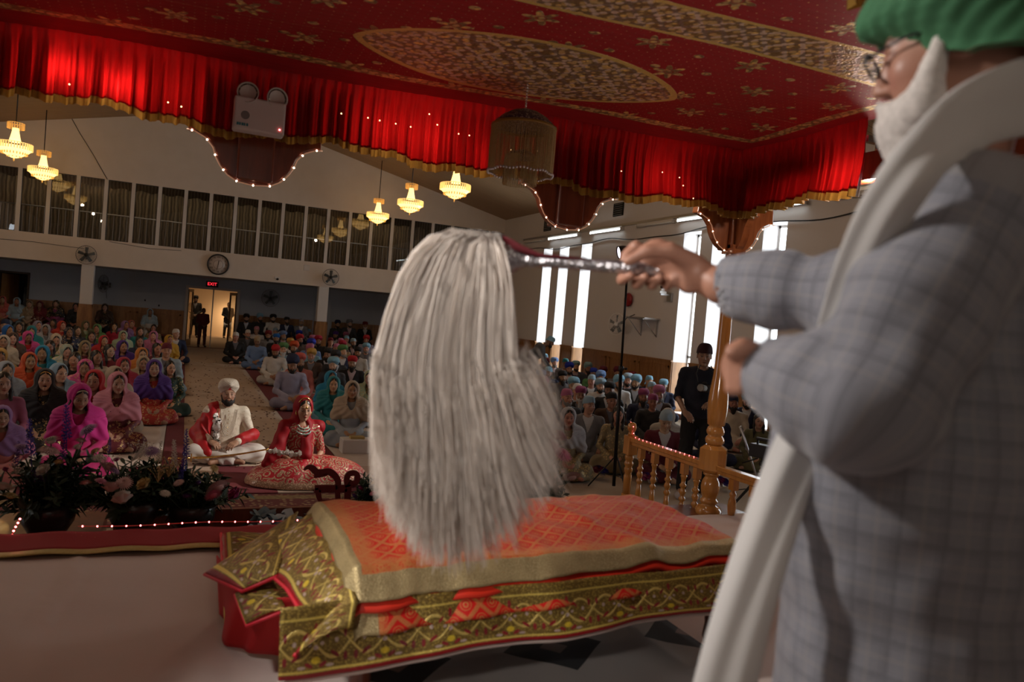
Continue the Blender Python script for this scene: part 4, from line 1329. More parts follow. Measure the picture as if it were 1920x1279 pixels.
# ------------------------------------------------------------------ head wear in head coordinates (head centre at origin, face to -Y)
def turban_mesh(style=0, folds=9, h=.178, w=.104, dpt=.126, tall=1.0):
    """wrapped turban: a dome with overlapping folds that rise from the brow to the sides"""
    nu, nv = 110, 50
    def f(u, v):
        a = u*2*PI; ca, sa = math.cos(a), math.sin(a)       # a=0 at face (-Y)
        fa = min(a, 2*PI-a)
        if style == 0:
            zr = .070-.052*min(1, fa/1.2)**1.3-.050*max(0, (fa-1.3)/1.85)
            side = 1+.08*math.exp(-((fa-.85)/.45)**2)
        else:
            zr = .056-.026*min(1, fa/1.3)-.040*max(0, (fa-1.3)/1.85); side = 1.0
        top = h*tall
        z = zr+(top-zr)*math.sin(v*PI/2)**1.05
        e = min(1, v/.30); e = e*e*(3-2*e)
        W0, D0 = .081, .100
        Wd = W0+(w*side-W0)*e; Dp = D0+(dpt-D0)*e
        k = max(0.0, 1-max(0, (v-.18)/.82)**2.1)**.56
        s = z*44*folds/9-fa*(3.0 if style == 0 else .9)+.15*math.sin(a)
        fr = s-math.floor(s)
        rid = (.0085 if style == 0 else .0035)*(fr**.7)*(1-v**3)*min(1, .35+v*3)
        R1 = (Wd+rid)*k; R2 = (Dp+rid)*k
        tip = .016*math.exp(-(fa/.30)**2)*math.sin(min(1, v*1.6)*PI) if style == 0 else 0
        return (R1*sa, -(R2+tip*k)*ca+.014, z)
    b = MB(); b.grid(f, nu, nv)
    b.grid(lambda u, v: (lambda p: (p[0]*(1-.12*v), (p[1]-.012)*(1-.12*v)+.012, p[2]-.002))(f(1-u, 0)), nu, 1)
    return b.mesh('turban')
TURB = [turban_mesh(0), turban_mesh(0, 7, .168, .110, .122), turban_mesh(1, 7, .150, .098, .120)]
def kerchief_mesh():
    b = MB(); nu, nv = 60, 20
    def f(u, v):
        a = u*2*PI; fa = min(a, 2*PI-a)
        zr = .062-.030*min(1, fa/1.2)-.05*max(0, (fa-1.3)/1.85)
        z = zr+(.142-zr)*math.sin(v*PI/2)
        r = max(0, math.cos(v*PI/2))**.45
        k = 1+.015*math.sin(a*9+v*4)*(1-v)
        return (.086*r*k*math.sin(a), -.106*r*k*math.cos(a)+.012, z)
    b.grid(f, nu, nv)
    b.ball((0, .118, -.005), (.018, .016, .02), 8, 6)
    for s in (-1, 1): b.grid(lambda u, v: (s*(.004+.03*u+.012*v), .125+.02*v, -.01-.07*v), 3, 5)
    return b.mesh('kerchief')
KERCH = kerchief_mesh()
def beard_mesh(length=.04, full=1.0, name='beard'):
    def fn(Q):
        d = ell(Q, (0, -.050, -.080), (.056*full, .056, .040))
        d = smin(d, ell(Q, (0, -.070, -.095-length*.5), (.040*full, .030, .030+length*.6)), .03)
        for s in (-1, 1): d = smin(d, cone(Q, (s*.068, -.012, -.01), (s*.052, -.045, -.075), .010, .022), .02)
        m = smin(cone(Q, (0, -.102, -.045), (.024, -.093, -.052), .0065, .006), cone(Q, (0, -.102, -.045), (-.024, -.093, -.052), .0065, .006), .004)
        m = smin(m, smin(cone(Q, (.024, -.093, -.052), (.034, -.080, -.075), .006, .012), cone(Q, (-.024, -.093, -.052), (-.034, -.080, -.075), .006, .012), .01), .008)
        d = smin(d, m, .006)
        d = smax(d, -ell(Q, (0, -.100, -.060), (.020, .018, .0095)), .006)
        d = smax(d, -ell(Q, (0, -.06, -.005), (.056, .08, .048)), .010)
        return d+.0016*np.sin(Q[:, 0]*420+3*np.sin(Q[:, 2]*60))
    return solid(name, fn, (-.10, -.16, -.20-length*1.6), (.10, .06, .03), .0055, smooth_it=1)
BEARD = [beard_mesh(.01), beard_mesh(.05), beard_mesh(.16, .95)]
def hair_mesh(long_=True):
    def fn(Q):
        d = ell(Q, (0, .020, .036), (.081, .100, .093))
        d = smin(d, ell(Q, (0, .075, -.03), (.06, .05, .06)), .04)
        face = ell(Q, (0, -.10, -.012), (.062, .085, .085))
        d = smax(d, -face, .012)
        part = np.abs(Q[:, 0])-.001+np.maximum(0, Q[:, 1]-.0)*2
        d = d+.004*np.exp(-(np.maximum(part, 0)/.006)**2)*(Q[:, 1] < 0)
        if long_:
            for s in (-1, 1): d = smin(d, chain(Q, [(s*.07, -.01, .0), (s*.078, -.02, -.08), (s*.07, -.05, -.17), (s*.075, -.06, -.26)], [.018, .02, .02, .008], .02), .02)
        return d+.0012*np.sin(Q[:, 0]*300+Q[:, 2]*80)
    return solid('hair', fn, (-.13, -.14, -.30 if long_ else -.14), (.13, .15, .15), .007)
HAIR = [hair_mesh(False), hair_mesh(True)]
# ------------------------------------------------------------------ seated and standing figures
class Pose:
    """joints in metres; local frame: faces -Y, z up"""
    def __init__(s, kind='cross', lean=0.0, hy=0.0, hp=0.0, arms=0, fem=False, turn=0.0):
        s.kind, s.fem = kind, fem
        bz = {'cross': .0, 'chair': .42, 'stand': .84, 'bend': .84}[kind]
        s.bz = bz
        s.hip = Vector((0, .05, .11+bz))
        def sp(h, dy=0.0):     # point up the spine
            return Vector((0, .05-lean*h*1.0+dy, .11+bz+h*math.cos(lean*.8)))
        if kind == 'bend':
            def sp(h, dy=0.0): return Vector((0, .05-h*math.sin(lean), .11+bz+h*math.cos(lean)))
        s.belly = sp(.16); s.chest = sp(.33); s.neck = sp(.48); 
        s.sh = [sp(.44)+Vector((sd*(.155 if fem else .185), 0, 0)) for sd in (-1, 1)]
        s.head = hmat(sp(.645)+Vector((0, -.035, 0)), hy, hp+(lean*.2), 0, 1.0)
        hz = bz
        w = .9 if fem else 1.0
        if kind in ('cross', 'chair'):
            if arms == 0:    # hands together in lap
                s.el = [s.sh[i]+Vector((sd*.07, -.02, -.25)) for i, sd in enumerate((-1, 1))]
                s.wr = [Vector((sd*.075, -.235, .20+hz)) for sd in (-1, 1)]
            elif arms == 1:  # hands on knees
                s.el = [s.sh[i]+Vector((sd*.08, -.05, -.25)) for i, sd in enumerate((-1, 1))]
                s.wr = [Vector((sd*.23, -.24, .20+hz)) for sd in (-1, 1)]
            else:            # one arm forward
                s.el = [s.sh[0]+Vector((-.06, -.06, -.25)), s.sh[1]+Vector((.08, -.10, -.22))]
                s.wr = [Vector((-.06, -.26, .21+hz)), Vector((.12, -.33, .26+hz))]
        elif kind == 'bend':
            s.el = [s.sh[i]+Vector((sd*.03, -.05, -.27)) for i, sd in enumerate((-1, 1))]
            s.wr = [s.el[i]+Vector((-sd*.05, -.15, -.20)) for i, sd in enumerate((-1, 1))]
        else:
            s.el = [s.sh[i]+Vector((sd*.06, .01, -.28)) for i, sd in enumerate((-1, 1))]
            s.wr = [Vector((sd*.06, -.20, .97)) for sd in (-1, 1)]
        if kind == 'cross':
            s.legs = [[Vector((sd*.09, .03, .11)), Vector((sd*.33*w, -.20, .12)), Vector((-sd*.10, -.33, .055)), Vector((-sd*.17, -.37, .04))] for sd in (-1, 1)]
        elif kind == 'chair':
            s.legs = [[Vector((sd*.09, .03, .50)), Vector((sd*.12, -.38, .52)), Vector((sd*.11, -.40, .09)), Vector((sd*.12, -.50, .04))] for sd in (-1, 1)]
        else:
            s.legs = [[Vector((sd*.09, .05, .92)), Vector((sd*.11, .03, .50)), Vector((sd*.12, .06, .09)), Vector((sd*.14, -.07, .04))] for sd in (-1, 1)]
        s.size = {'cross': .95, 'chair': 1.4, 'stand': 1.8, 'bend': 1.75}[kind]
def body_fn(p, mouth=0.0):
    k = .85 if p.fem else 1.0
    hf = []
    for i, sd in enumerate((-1, 1)):
        d = (p.wr[i]-p.el[i]).normalized()
        x = (d+Vector((-sd*.5, -.25, -.15))).normalized()
        hf.append(frame(p.wr[i], x, Vector((sd*.25, -.25, 1))))
    def fn(P):
        Q = tolocal(P, p.head)
        d = head_sdf(Q, p.fem, mouth)
        hc = p.head @ Vector((0, .02, -.06))
        d = smin(d, cone(P, hc, p.neck+Vector((0, .0, .0)), .050*k, .056*k), .02)
        d = smin(d, cone(P, p.sh[0], p.sh[1], .052*k, .052*k), .05)
        d = smin(d, ell(P, p.chest, (.135*k, .095, .17)), .06)
        d = smin(d, ell(P, p.belly, (.120*k, .090, .14)), .06)
        d = smin(d, ell(P, p.hip, (.145, .11, .10)), .05)
        for i in (0, 1):
            d = smin(d, chain(P, [p.sh[i], p.el[i], p.wr[i]], [.046*k, .036*k, .025*k], .02), .02)
            d = smin(d, hand_sdf(P, hf[i], .45, side=(1 if i == 0 else -1)), .010)
            L = p.legs[i]
            d = smin(d, chain(P, L[:3], [.078, .056, .036], .03), .02)
            d = smin(d, cone(P, L[2], L[3], .034, .026), .02)
        return d
    def col(v): 
        Q = tolocal(v, p.head)
        return head_col(Q, p.fem, mouth)
    return fn, col
def bounds(p):
    if p.kind == 'cross': return (-.50, -.56, -.02), (.50, .26, 1.02)
    if p.kind == 'chair': return (-.38, -.66, -.02), (.38, .28, 1.44)
    if p.kind == 'bend': return (-.42, -.80, -.02), (.42, .36, 1.75)
    return (-.42, -.42, -.02), (.42, .34, 1.84)
def build_body(p, h=.009, mouth=0.0):
    fn, col = body_fn(p, mouth)
    lo, hi = bounds(p)
    return solid('body', fn, lo, hi, h, colfn=col)
def torso_cloth(p, fat=0.0, openv=False, sleeve=1.0, length=0, h=.011, folds=.004, seed=0.0, neck=.060, thick=.0, arms=True):
    k = .86 if p.fem else 1.0
    def fn(P):
        d = ell(P, p.chest+Vector((0, .0, .0)), (.168*k+fat, .120+fat, .205))
        d = smin(d, ell(P, p.belly, (.160*k+fat, .122+fat*1.5, .17)), .07)
        d = smin(d, cone(P, p.sh[0]+Vector((.01, 0, -.005)), p.sh[1]+Vector((-.01, 0, -.005)), .066*k, .066*k), .07)
        d = smin(d, ell(P, p.hip+Vector((0, -.01, .02)), (.175, .14, .12)), .06)
        for i, sd in enumerate((-1, 1)) if arms else ():
            e = p.el[i]; w = e.lerp(p.wr[i], .93*sleeve)
            d = smin(d, chain(P, [p.sh[i], e, w] if sleeve > .5 else [p.sh[i], e], [.064*k, .050*k, .040*k][:(3 if sleeve > .5 else 2)], .02), .035)
        if length:
            d = smin(d, ell(P, p.hip+Vector((0, -.17 if p.kind == 'cross' else 0, .03 if p.kind == 'cross' else -.15)), (.24, .20, .10) if p.kind == 'cross' else (.19, .15, .30)), .05)
        f = folds*fnoise(P, 34, seed)+folds*.7*np.sin((P[:, 2]+P[:, 0]*.6)*70+2*np.sin(P[:, 1]*20))*np.clip(np.abs(P[:, 0])*5-.5, 0, 1)
        d = d+f-thick
        if neck: d = smax(d, -cone(P, p.neck+Vector((0, -.02, .02)), p.neck+Vector((0, -.05, .16)), neck, neck*1.2), .01)
        if openv:
            ax = np.abs(P[:, 0]); z = P[:, 2]-p.belly.z
            wv = np.clip((z-.10)*.34, 0, .075)
            d = smax(d, -(np.maximum(ax-wv, P[:, 1]-(p.chest.y-.055))), .005)
            # lapel edge
        return d
    lo, hi = bounds(p)
    return solid('garment', fn, lo, hi, h)
def leg_cloth(p, h=.012, r=1.0, skirt=False, seed=0.0, folds=.005):
    def fn(P):
        d = ell(P, p.hip+Vector((0, -.0, -.01)), (.175, .14, .11))
        for i in (0, 1):
            L = p.legs[i]
            if p.kind == 'cross': e = L[1].lerp(L[2], .88); q = chain(P, [L[0], L[1], e], [.098*r, .080*r, .056*r], .04)
            else: q = chain(P, [L[0], L[1], L[1].lerp(L[2], .96)], [.098*r, .072*r, .058*r], .03)
            d = smin(d, q, .10 if skirt else .03)
        if skirt and p.kind == 'cross':
            d = smin(d, ell(P, (0, -.16, .05), (.34, .22, .10)), .06)
        d = d+folds*fnoise(P, 26, seed)+folds*np.sin(np.arctan2(P[:, 0], -P[:, 1]+.05)*22+3*np.sin(P[:, 2]*18))*.6
        return smax(d, -(P[:, 2]-.006), .01)
    lo, hi = bounds(p)
    hi = (hi[0], hi[1], p.hip.z+.25)
    return solid('trousers', fn, lo, hi, h)
def scarf_mesh(p, h=.010, seed=0.0, size=1.0, back=0.0, front=1.0, low=.0):
    """a long scarf over the head, round the face and down over the shoulders"""
    hc = p.head @ Vector((0, 0, 0))
    def fn(P):
        Q = tolocal(P, p.head)
        d = ell(Q, (0, .026, .036), (.098*size, .114*size, .102))
        d = smin(d, cone(P, p.head @ Vector((0, .045, -.02)), p.neck+Vector((0, .035, .02)), .092*size, .085), .06)
        d = smin(d, cone(P, p.sh[0]+Vector((.02, .01, .02)), p.sh[1]+Vector((-.02, .01, .02)), .085, .085), .08)
        d = smin(d, ell(P, p.chest+Vector((0, -.02, .04)), (.185, .150, .17+low)), .06)
        for i, sd in enumerate((-1, 1)):
            d = smin(d, cone(P, p.sh[i], p.sh[i].lerp(p.el[i], .75), .085, .075), .05)
        ang = np.arctan2(Q[:, 0], -Q[:, 1])
        low_ = np.clip((p.neck.z+.06-P[:, 2])*9, 0, 1)
        d = d+(.003+.003*low_)*np.sin(ang*9*(1-low_)+low_*(P[:, 2]*52+np.abs(P[:, 0])*60)+seed*3+2.6*fnoise(P, 11, seed))+.005*low_*fnoise(P, 24, seed+1)
        inner = d+.024
        d = smax(d, -inner, .004)
        # opening for the face, then a V down the front
        face = ell(Q, (0, -.112, .006), (.069, .114, .132))
        neckv = ell(P, p.neck+Vector((0, -.11, .02)), (.055*front, .13, .13))
        d = smax(d, -smin(face, neckv, .05), .006)
        # free lower edge
        z = P[:, 2]-(p.chest.z-.13-low)-.03*np.sin(ang*3+seed)
        return smax(d, -z, .01)
    lo, hi = bounds(p)
    return solid('headscarf', fn, (lo[0], lo[1], p.hip.z), (hi[0], hi[1]+.05, hi[2]+.02), h)

SK = dict(skin_mid=(.36, .19, .115), skin_dark=(.24, .12, .072), skin_fair=(.50, .29, .19))
SKL = [(.46, .25, .155), (.38, .195, .115), (.54, .31, .205), (.31, .16, .095)]
# ------------------------------------------------------------------ the congregation
PAL = {  # colour words -> linear rgb
 'light pink': (.60, .24, .30), 'magenta': (.50, .012, .17), 'red': (.38, .010, .014), 'black': (.010, .009, .010), 'grey-blue': (.30, .34, .38),
 'orange': (.52, .075, .015), 'light blue': (.25, .37, .46), 'hot pink': (.58, .06, .26), 'beige': (.45, .36, .26), 'crimson': (.34, .008, .03),
 'purple': (.07, .018, .20), 'dark green': (.015, .05, .035), 'mauve': (.26, .07, .13), 'lilac': (.28, .15, .34), 'teal': (.015, .20, .22),
 'turquoise': (.01, .22, .38), 'silver-green': (.30, .38, .33), 'gold': (.22, .17, .085), 'amber': (.48, .16, .02), 'tan': (.36, .27, .16),
 'pink': (.42, .13, .24), 'pale green': (.33, .42, .28), 'yellow': (.48, .27, .02), 'white': (.60, .58, .56), 'cream': (.52, .45, .35),
 'navy': (.015, .022, .06), 'brown': (.07, .035, .02), 'bright blue': (.01, .12, .42), 'grey': (.18, .18, .19), 'green': (.09, .22, .07),
 'olive': (.12, .115, .05), 'silver': (.36, .36, .38), 'coral': (.50, .10, .08), 'maroon': (.12, .010, .022), 'royal blue': (.012, .03, .34),
 'sky-blue': (.19, .38, .50), 'periwinkle': (.15, .25, .48), 'mustard': (.46, .27, .06), 'pale teal': (.24, .38, .38), 'plum': (.27, .05, .14),
 'dark grey': (.045, .048, .055), 'pale blue': (.33, .44, .52), 'lavender': (.30, .29, .40), 'salmon': (.46, .14, .12), 'charcoal': (.025, .026, .030),
 'dark red': (.16, .010, .014), 'orange-red': (.50, .04, .02), 'off-white': (.52, .50, .47)}
W_ = [Pose('cross', fem=True, hy=a, hp=b_, arms=c) for a, b_, c in ((0, .05, 0), (.35, .0, 0), (-.3, .12, 0), (.1, .32, 2))]
for p in W_:
    for i, sd in enumerate((-1, 1)): p.legs[i][1].x *= .84
Mn = [Pose('cross', hy=a, hp=b_, arms=c) for a, b_, c in ((0, .05, 0), (.3, .0, 1), (-.3, .10, 0), (.05, .38, 2))]
for p in Mn:
    for i, sd in enumerate((-1, 1)): p.legs[i][1].x *= .80
    for q in p.wr: q.x *= .85
WC = [Pose('chair', fem=True)]; MC = [Pose('chair', hp=.05), Pose('chair', hy=.25, arms=1)]
def kit(p, seed):
    k = {'p': p, 'body': build_body(p, .0095)}
    if p.fem:
        k['dress'] = torso_cloth(p, length=1, h=.013, seed=seed, folds=.005)
        k['legs'] = leg_cloth(p, .015, skirt=p.kind == 'cross', seed=seed)
        k['scarf'] = scarf_mesh(p, .0115, seed)
    else:
        k['dress'] = torso_cloth(p, openv=True, h=.012, seed=seed, folds=.005)
        k['shirt'] = torso_cloth(p, fat=-.010, arms=False, h=.014, seed=seed)
        k['kurta'] = torso_cloth(p, h=.013, seed=seed+2, length=1, folds=.006)
        k['legs'] = leg_cloth(p, .015, seed=seed)
    for q in k: 
        if q != 'p': k[q].name = {'dress': 'garment', 'legs': 'trousers', 'scarf': 'headscarf', 'kurta': 'garment'}.get(q, q)
    return k
KW = [kit(p, i*1.3) for i, p in enumerate(W_)]; KM = [kit(p, i*1.7) for i, p in enumerate(Mn)]
KWC = [kit(p, 4.0) for p in WC]; KMC = [kit(p, 5.0+i) for i, p in enumerate(MC)]
def place_part(name, me, m, c, par, M=None):
    o = bpy.data.objects.new(name, me); COL.objects.link(o); o.parent = par
    if not me.materials: me.materials.append(m)
    if me.materials[0] != m:
        o.material_slots[0].link = 'OBJECT'; o.material_slots[0].material = m
    o.color = (*c[:3], 1)
    if M is not None: o.matrix_local = M
    return o
# (head px, head py, type, head cloth, clothes, option)
# types: w veiled woman, b bare-headed woman, t turban, k tied headkerchief ; capitals sit on the back wall bench
CROWD = [
 (27, 699, 'w', 'grey-blue', 'silver', 0), (49, 677, 'w', 'orange', 'orange', 0), (115, 701, 'w', 'light blue', 'grey-blue', 1),
 (160, 692, 'w', 'hot pink', 'magenta', 0), (201, 706, 'w', 'beige', 'beige', 1), (234, 687, 'w', 'crimson', 'crimson', 0), (312, 690, 'b', 'black', 'dark green', 1),
 (178, 672, 'b', 'black', 'beige', 0), (141, 676, 'b', 'black', 'black', 2), (80, 664, 'w', 'turquoise', 'teal', 2), (126, 660, 'w', 'silver-green', 'grey', 3),
 (152, 652, 'w', 'gold', 'maroon', 0), (195, 640, 'w', 'red', 'dark red', 0), (238, 652, 'w', 'purple', 'purple', 1), (270, 665, 'w', 'amber', 'orange', 0),
 (274, 684, 'w', 'tan', 'tan', 0), (301, 659, 'k', 'maroon', 'pale blue', 0), (286, 655, 'b', 'black', 'maroon', 0), (291, 631, 'w', 'pink', 'pink', 0),
 (262, 641, 'b', 'black', 'navy', 0), (231, 630, 'w', 'pale green', 'green', 0), (314, 637, 'w', 'yellow', 'yellow', 1), (330, 627, 'k', 'white', 'navy', 0),
 (58, 634, 'w', 'hot pink', 'red', 3), (98, 637, 'w', 'cream', 'olive', 3), (7, 642, 'w', 'cream', 'brown', 0), (27, 636, 'w', 'brown', 'red', 0), (10, 672, 'w', 'mustard', 'mustard', 3),
 (56, 622, 'w', 'teal', 'navy', 3), (20, 621, 'w', 'bright blue', 'navy', 1), (116, 611, 'w', 'orange-red', 'red', 1), (130, 624, 'w', 'navy', 'black', 0),
 (145, 621, 'b', 'black', 'dark grey', 0), (182, 617, 'w', 'green', 'olive', 0), (161, 610, 'w', 'olive', 'pale green', 0), (85, 618, 'w', 'silver', 'grey', 2),
 (10, 611, 'k', 'navy', 'black', 0), (235, 610, 'w', 'lilac', 'purple', 0), (246, 608, 'w', 'coral', 'salmon', 1), (288, 616, 'b', 'black', 'gold', 0),
 (215, 613, 'b', 'black', 'crimson', 0), (37, 614, 'b', 'black', 'coral', 0), (72, 611, 'w', 'lavender', 'lilac', 0), (100, 606, 'b', 'black', 'plum', 0),
 (262, 622, 'b', 'black', 'teal', 1), (172, 632, 'b', 'black', 'purple', 0), (212, 660, 'b', 'black', 'dark red', 1), (105, 652, 'b', 'black', 'green', 2),
 # bench along the back wall, left
 (4, 575, 'W', 'coral', 'salmon', 0), (31, 574, 'W', 'pale blue', 'pale blue', 0), (55, 578, 'W', 'tan', 'beige', 0), (74, 576, 'W', 'dark red', 'maroon', 0),
 (104, 581, 'W', 'black', 'plum', 0), (142, 580, 'W', 'charcoal', 'black', 0), (196, 587, 'W', 'brown', 'black', 0), (281, 593, 'W', 'pale blue', 'off-white', 0),
 # bench along the back wall, right
 (462, 597, 'T', 'black', 'charcoal', 0), (487, 603, 'T', 'sky-blue', 'black', 1), (512, 600, 'T', 'black', 'off-white', 0), (538, 601, 'T', 'charcoal', 'navy', 1),
 (565, 606, 'K', 'silver', 'grey', 0), (633, 609, 'T', 'navy', 'charcoal', 0), (655, 612, 'T', 'grey', 'dark grey', 1), (685, 609, 'T', 'dark red', 'black', 9),
 # men right of the aisle
 (442, 632, 'k', 'off-white', 'black', 0), (473, 618, 't', 'orange-red', 'black', 0), (471, 627, 'k', 'white', 'dark grey', 0), (482, 640, 'k', 'tan', 'periwinkle', 3),
 (488, 620, 'k', 'light pink', 'white', 0), (497, 629, 't', 'dark red', 'grey', 0), (509, 622, 'k', 'light blue', 'brown', 0), (518, 635, 't', 'bright blue', 'black', 0),
 (531, 630, 't', 'periwinkle', 'dark grey', 0), (548, 622, 'k', 'cream', 'maroon', 0), (562, 628, 't', 'royal blue', 'navy', 0), (576, 624, 'k', 'sky-blue', 'grey', 0),
 (591, 631, 'k', 'pale blue', 'lavender', 0), (573, 638, 't', 'red', 'brown', 0), (586, 639, 't', 'pink', 'grey', 0), (544, 644, 't', 'mustard', 'charcoal', 0),
 (585, 648, 't', 'royal blue', 'periwinkle', 0), (599, 640, 't', 'crimson', 'black', 0), (610, 641, 'k', 'maroon', 'charcoal', 0), (632, 629, 't', 'purple', 'black', 0),
 (645, 631, 't', 'pink', 'navy', 0), (651, 637, 'k', 'sky-blue', 'tan', 0), (635, 643, 'k', 'pink', 'brown', 0), (662, 643, 'k', 'light blue', 'black', 0),
 (676, 632, 'k', 'white', 'charcoal', 0), (685, 638, 't', 'red', 'lavender', 0), (686, 654, 't', 'sky-blue', 'grey', 0), (670, 662, 't', 'black', 'off-white', 0),
 (573, 655, 'k', 'pink', 'sky-blue', 0), (554, 653, 't', 'orange', 'charcoal', 0), (535, 656, 't', 'green', 'light blue', 9), (518, 659, 't', 'red', 'off-white', 3),
 (586, 668, 't', 'mustard', 'brown', 0), (583, 681, 't', 'coral', 'salmon', 0), (610, 684, 't', 'sky-blue', 'dark grey', 0), (654, 682, 't', 'red', 'black', 0),
 (629, 654, 'k', 'pink', 'coral', 0), (642, 650, 't', 'crimson', 'tan', 0), (643, 660, 't', 'green', 'navy', 0), (612, 665, 't', 'black', 'black', 0),
 (629, 672, 't', 'charcoal', 'charcoal', 0), (548, 684, 't', 'navy', 'lavender', 3),
 (625, 722, 'w', 'teal', 'teal', 0), (645, 712, 'w', 'turquoise', 'sky-blue', 1), (669, 709, 'w', 'pale green', 'gold', 0), (660, 733, 'w', 'beige', 'grey-blue', 0),
 # right hand block
 (987, 672, 't', 'mustard', 'white', 0), (1001, 686, 't', 'pale teal', 'charcoal', 0), (1022, 683, 't', 'dark red', 'off-white', 2), (1044, 677, 't', 'sky-blue', 'black', 0),
 (1058, 683, 't', 'periwinkle', 'charcoal', 1), (1073, 684, 'k', 'teal', 'grey', 0), (1081, 694, 't', 'royal blue', 'navy', 0), (1099, 688, 't', 'pale teal', 'dark grey', 1),
 (1132, 690, 't', 'pale teal', 'navy', 1), (1122, 701, 't', 'royal blue', 'green', 0), (1159, 703, 't', 'maroon', 'black', 0), (1197, 704, 't', 'maroon', 'grey', 0),
 (1015, 708, 't', 'periwinkle', 'dark grey', 0), (1028, 700, 'k', 'sky-blue', 'navy', 0), (993, 715, 'k', 'pale blue', 'grey', 0), (1030, 721, 'k', 'pink', 'tan', 0),
 (1064, 724, 't', 'sky-blue', 'charcoal', 0), (1077, 711, 't', 'black', 'grey', 0), (1094, 713, 'k', 'light blue', 'charcoal', 0), (1130, 711, 't', 'periwinkle', 'black', 0),
 (1125, 725, 't', 'light blue', 'off-white', 0), (1091, 742, 't', 'plum', 'black', 9), (1051, 746, 'k', 'pink', 'dark grey', 0), (1157, 719, 't', 'sky-blue', 'white', 1),
 (1170, 714, 't', 'pale blue', 'black', 0), (1181, 742, 't', 'plum', 'navy', 0), (1196, 719, 't', 'sky-blue', 'dark grey', 2), (1209, 727, 'k', 'light blue', 'black', 0),
 (994, 744, 't', 'grey', 'dark grey', 2), (1143, 752, 'k', 'black', 'brown', 0), (1129, 768, 'k', 'light blue', 'grey', 1), (1224, 710, 't', 'dark red', 'grey', 1),
 (1261, 716, 'k', 'sky-blue', 'navy', 0), (1242, 724, 't', 'sky-blue', 'navy', 0), (1232, 741, 't', 'pink', 'brown', 0), (1221, 754, 'k', 'plum', 'charcoal', 0),
 (1226, 785, 'k', 'pale blue', 'maroon', 3), (1373, 757, 'k', 'navy', 'cream', 1), (1400, 752, 't', 'light blue', 'navy', 3),
 (1063, 784, 'w', 'silver', 'gold', 0), (1151, 776, 'b', 'black', 'gold', 0), (1249, 786, 'w', 'off-white', 'tan', 0), (1414, 790, 'b', 'black', 'olive', 0),
 (1010, 768, 'k', 'silver', 'tan', 0), (1100, 735, 'k', 'white', 'navy', 0), (1150, 735, 't', 'black', 'charcoal', 0), (1345, 775, 't', 'charcoal', 'navy', 0),
]
random.seed(11)
def words_of(t, hc, gc, opt):
    tl = t.lower()
    if tl == 'w': return 'woman', '%s headscarf' % hc, '%s clothes' % gc
    if tl == 'b': return 'dark-haired woman', '', '%s clothes' % gc
    who = 'white-bearded man' if opt == 9 else 'man'
    return who, '%s %s' % (hc, 'turban' if tl == 't' else 'headkerchief'), '%s jacket' % gc
placed = []
for i, (px, py, t, hc, gc, opt) in enumerate(CROWD):
    up = t.isupper(); tl = t.lower(); fem = tl in 'wb'
    ks = (KWC if fem else KMC) if up else (KW if fem else KM)
    if up: k = ks[opt if opt < len(ks) else 0]
    elif opt in (1, 2, 3): k = ks[opt]
    else: k = ks[(0, 0, 1, 2, 0)[i % 5]] if opt != 9 else ks[0]
    s = (.95 if fem else 1.0)*random.uniform(.97, 1.04)
    p = k['p']; hz = p.head.translation.z*s
    if up:
        q = on(px, py, 'y', 27.45); q.z = 0
    else:
        q = on(px, py+1.0, 'z', hz)
        dy = (p.head.translation.y)*s
        q.y -= dy
    placed.append([q.x, q.y, k, s, up, i])
# keep neighbours from sitting in each other
P2 = [np.array(p[:2], float) for p in placed]
P0 = [p.copy() for p in P2]
for it in range(60):
    for a in range(len(P2)):
        if placed[a][4]: continue
        for c in range(a+1, len(P2)):
            if placed[c][4]: continue
            d = P2[c]-P2[a]; e = np.array([d[0]/.64, d[1]/.74]); L = math.hypot(*e)
            if 1e-6 < L < 1.0:
                mv = d/L*(1-L)*.25; P2[a] -= mv*.9; P2[c] += mv*.9
    for a in range(len(P2)):
        if not placed[a][4]:
            P2[a] += (P0[a]-P2[a])*.035
            P2[a][0] = min(P2[a][0], 9.72)
base = []
for (px, py, t, hc, gc, opt) in CROWD:
    base.append(words_of(t, hc, gc, opt))
def short(b): return '%s in %s' % (b[0], ' and '.join([w for w in b[1:] if w][:2]))
shorts = [short(b) for b in base]
cnt = {}
for s_ in shorts: cnt[s_] = cnt.get(s_, 0)+1
def art(): return 'the '
heads_short = ['%s in %s' % (b[0], b[1] or b[2]) for b in base]
cnth = {}
for s_ in heads_short: cnth[s_] = cnth.get(s_, 0)+1
used = set()
def make_label(i):
    px, py, t, hc, gc, opt = CROWD[i]
    where = {True: 'on the back bench', False: ''}[t.isupper()]
    L = shorts[i]
    if cnt[L] == 1:
        if where: L2 = L+' seated '+where
        elif px < 350: L2 = L+' seated left of the aisle'
        elif px < 700: L2 = L+' seated right of the aisle'
        else: L2 = L+' seated in the right-hand block'
        if L2 not in used: return L2
    best = sorted((math.hypot(CROWD[j][0]-px, (CROWD[j][1]-py)*1.5), j) for j in range(len(CROWD)) if j != i and cnt[shorts[j]] == 1)
    for d, j in best[:8]:
        dx = px-CROWD[j][0]; dy = py-CROWD[j][1]
        rel = ('right of' if dx > 0 else 'left of') if abs(dx) > abs(dy)*1.3 else ('in front of' if dy > 0 else 'behind')
        L2 = '%s, %s %s' % (L, rel, shorts[j])
        if len(L2.split()) <= 16 and L2 not in used: return L2
    return L+' in the crowd'
SKO = {}
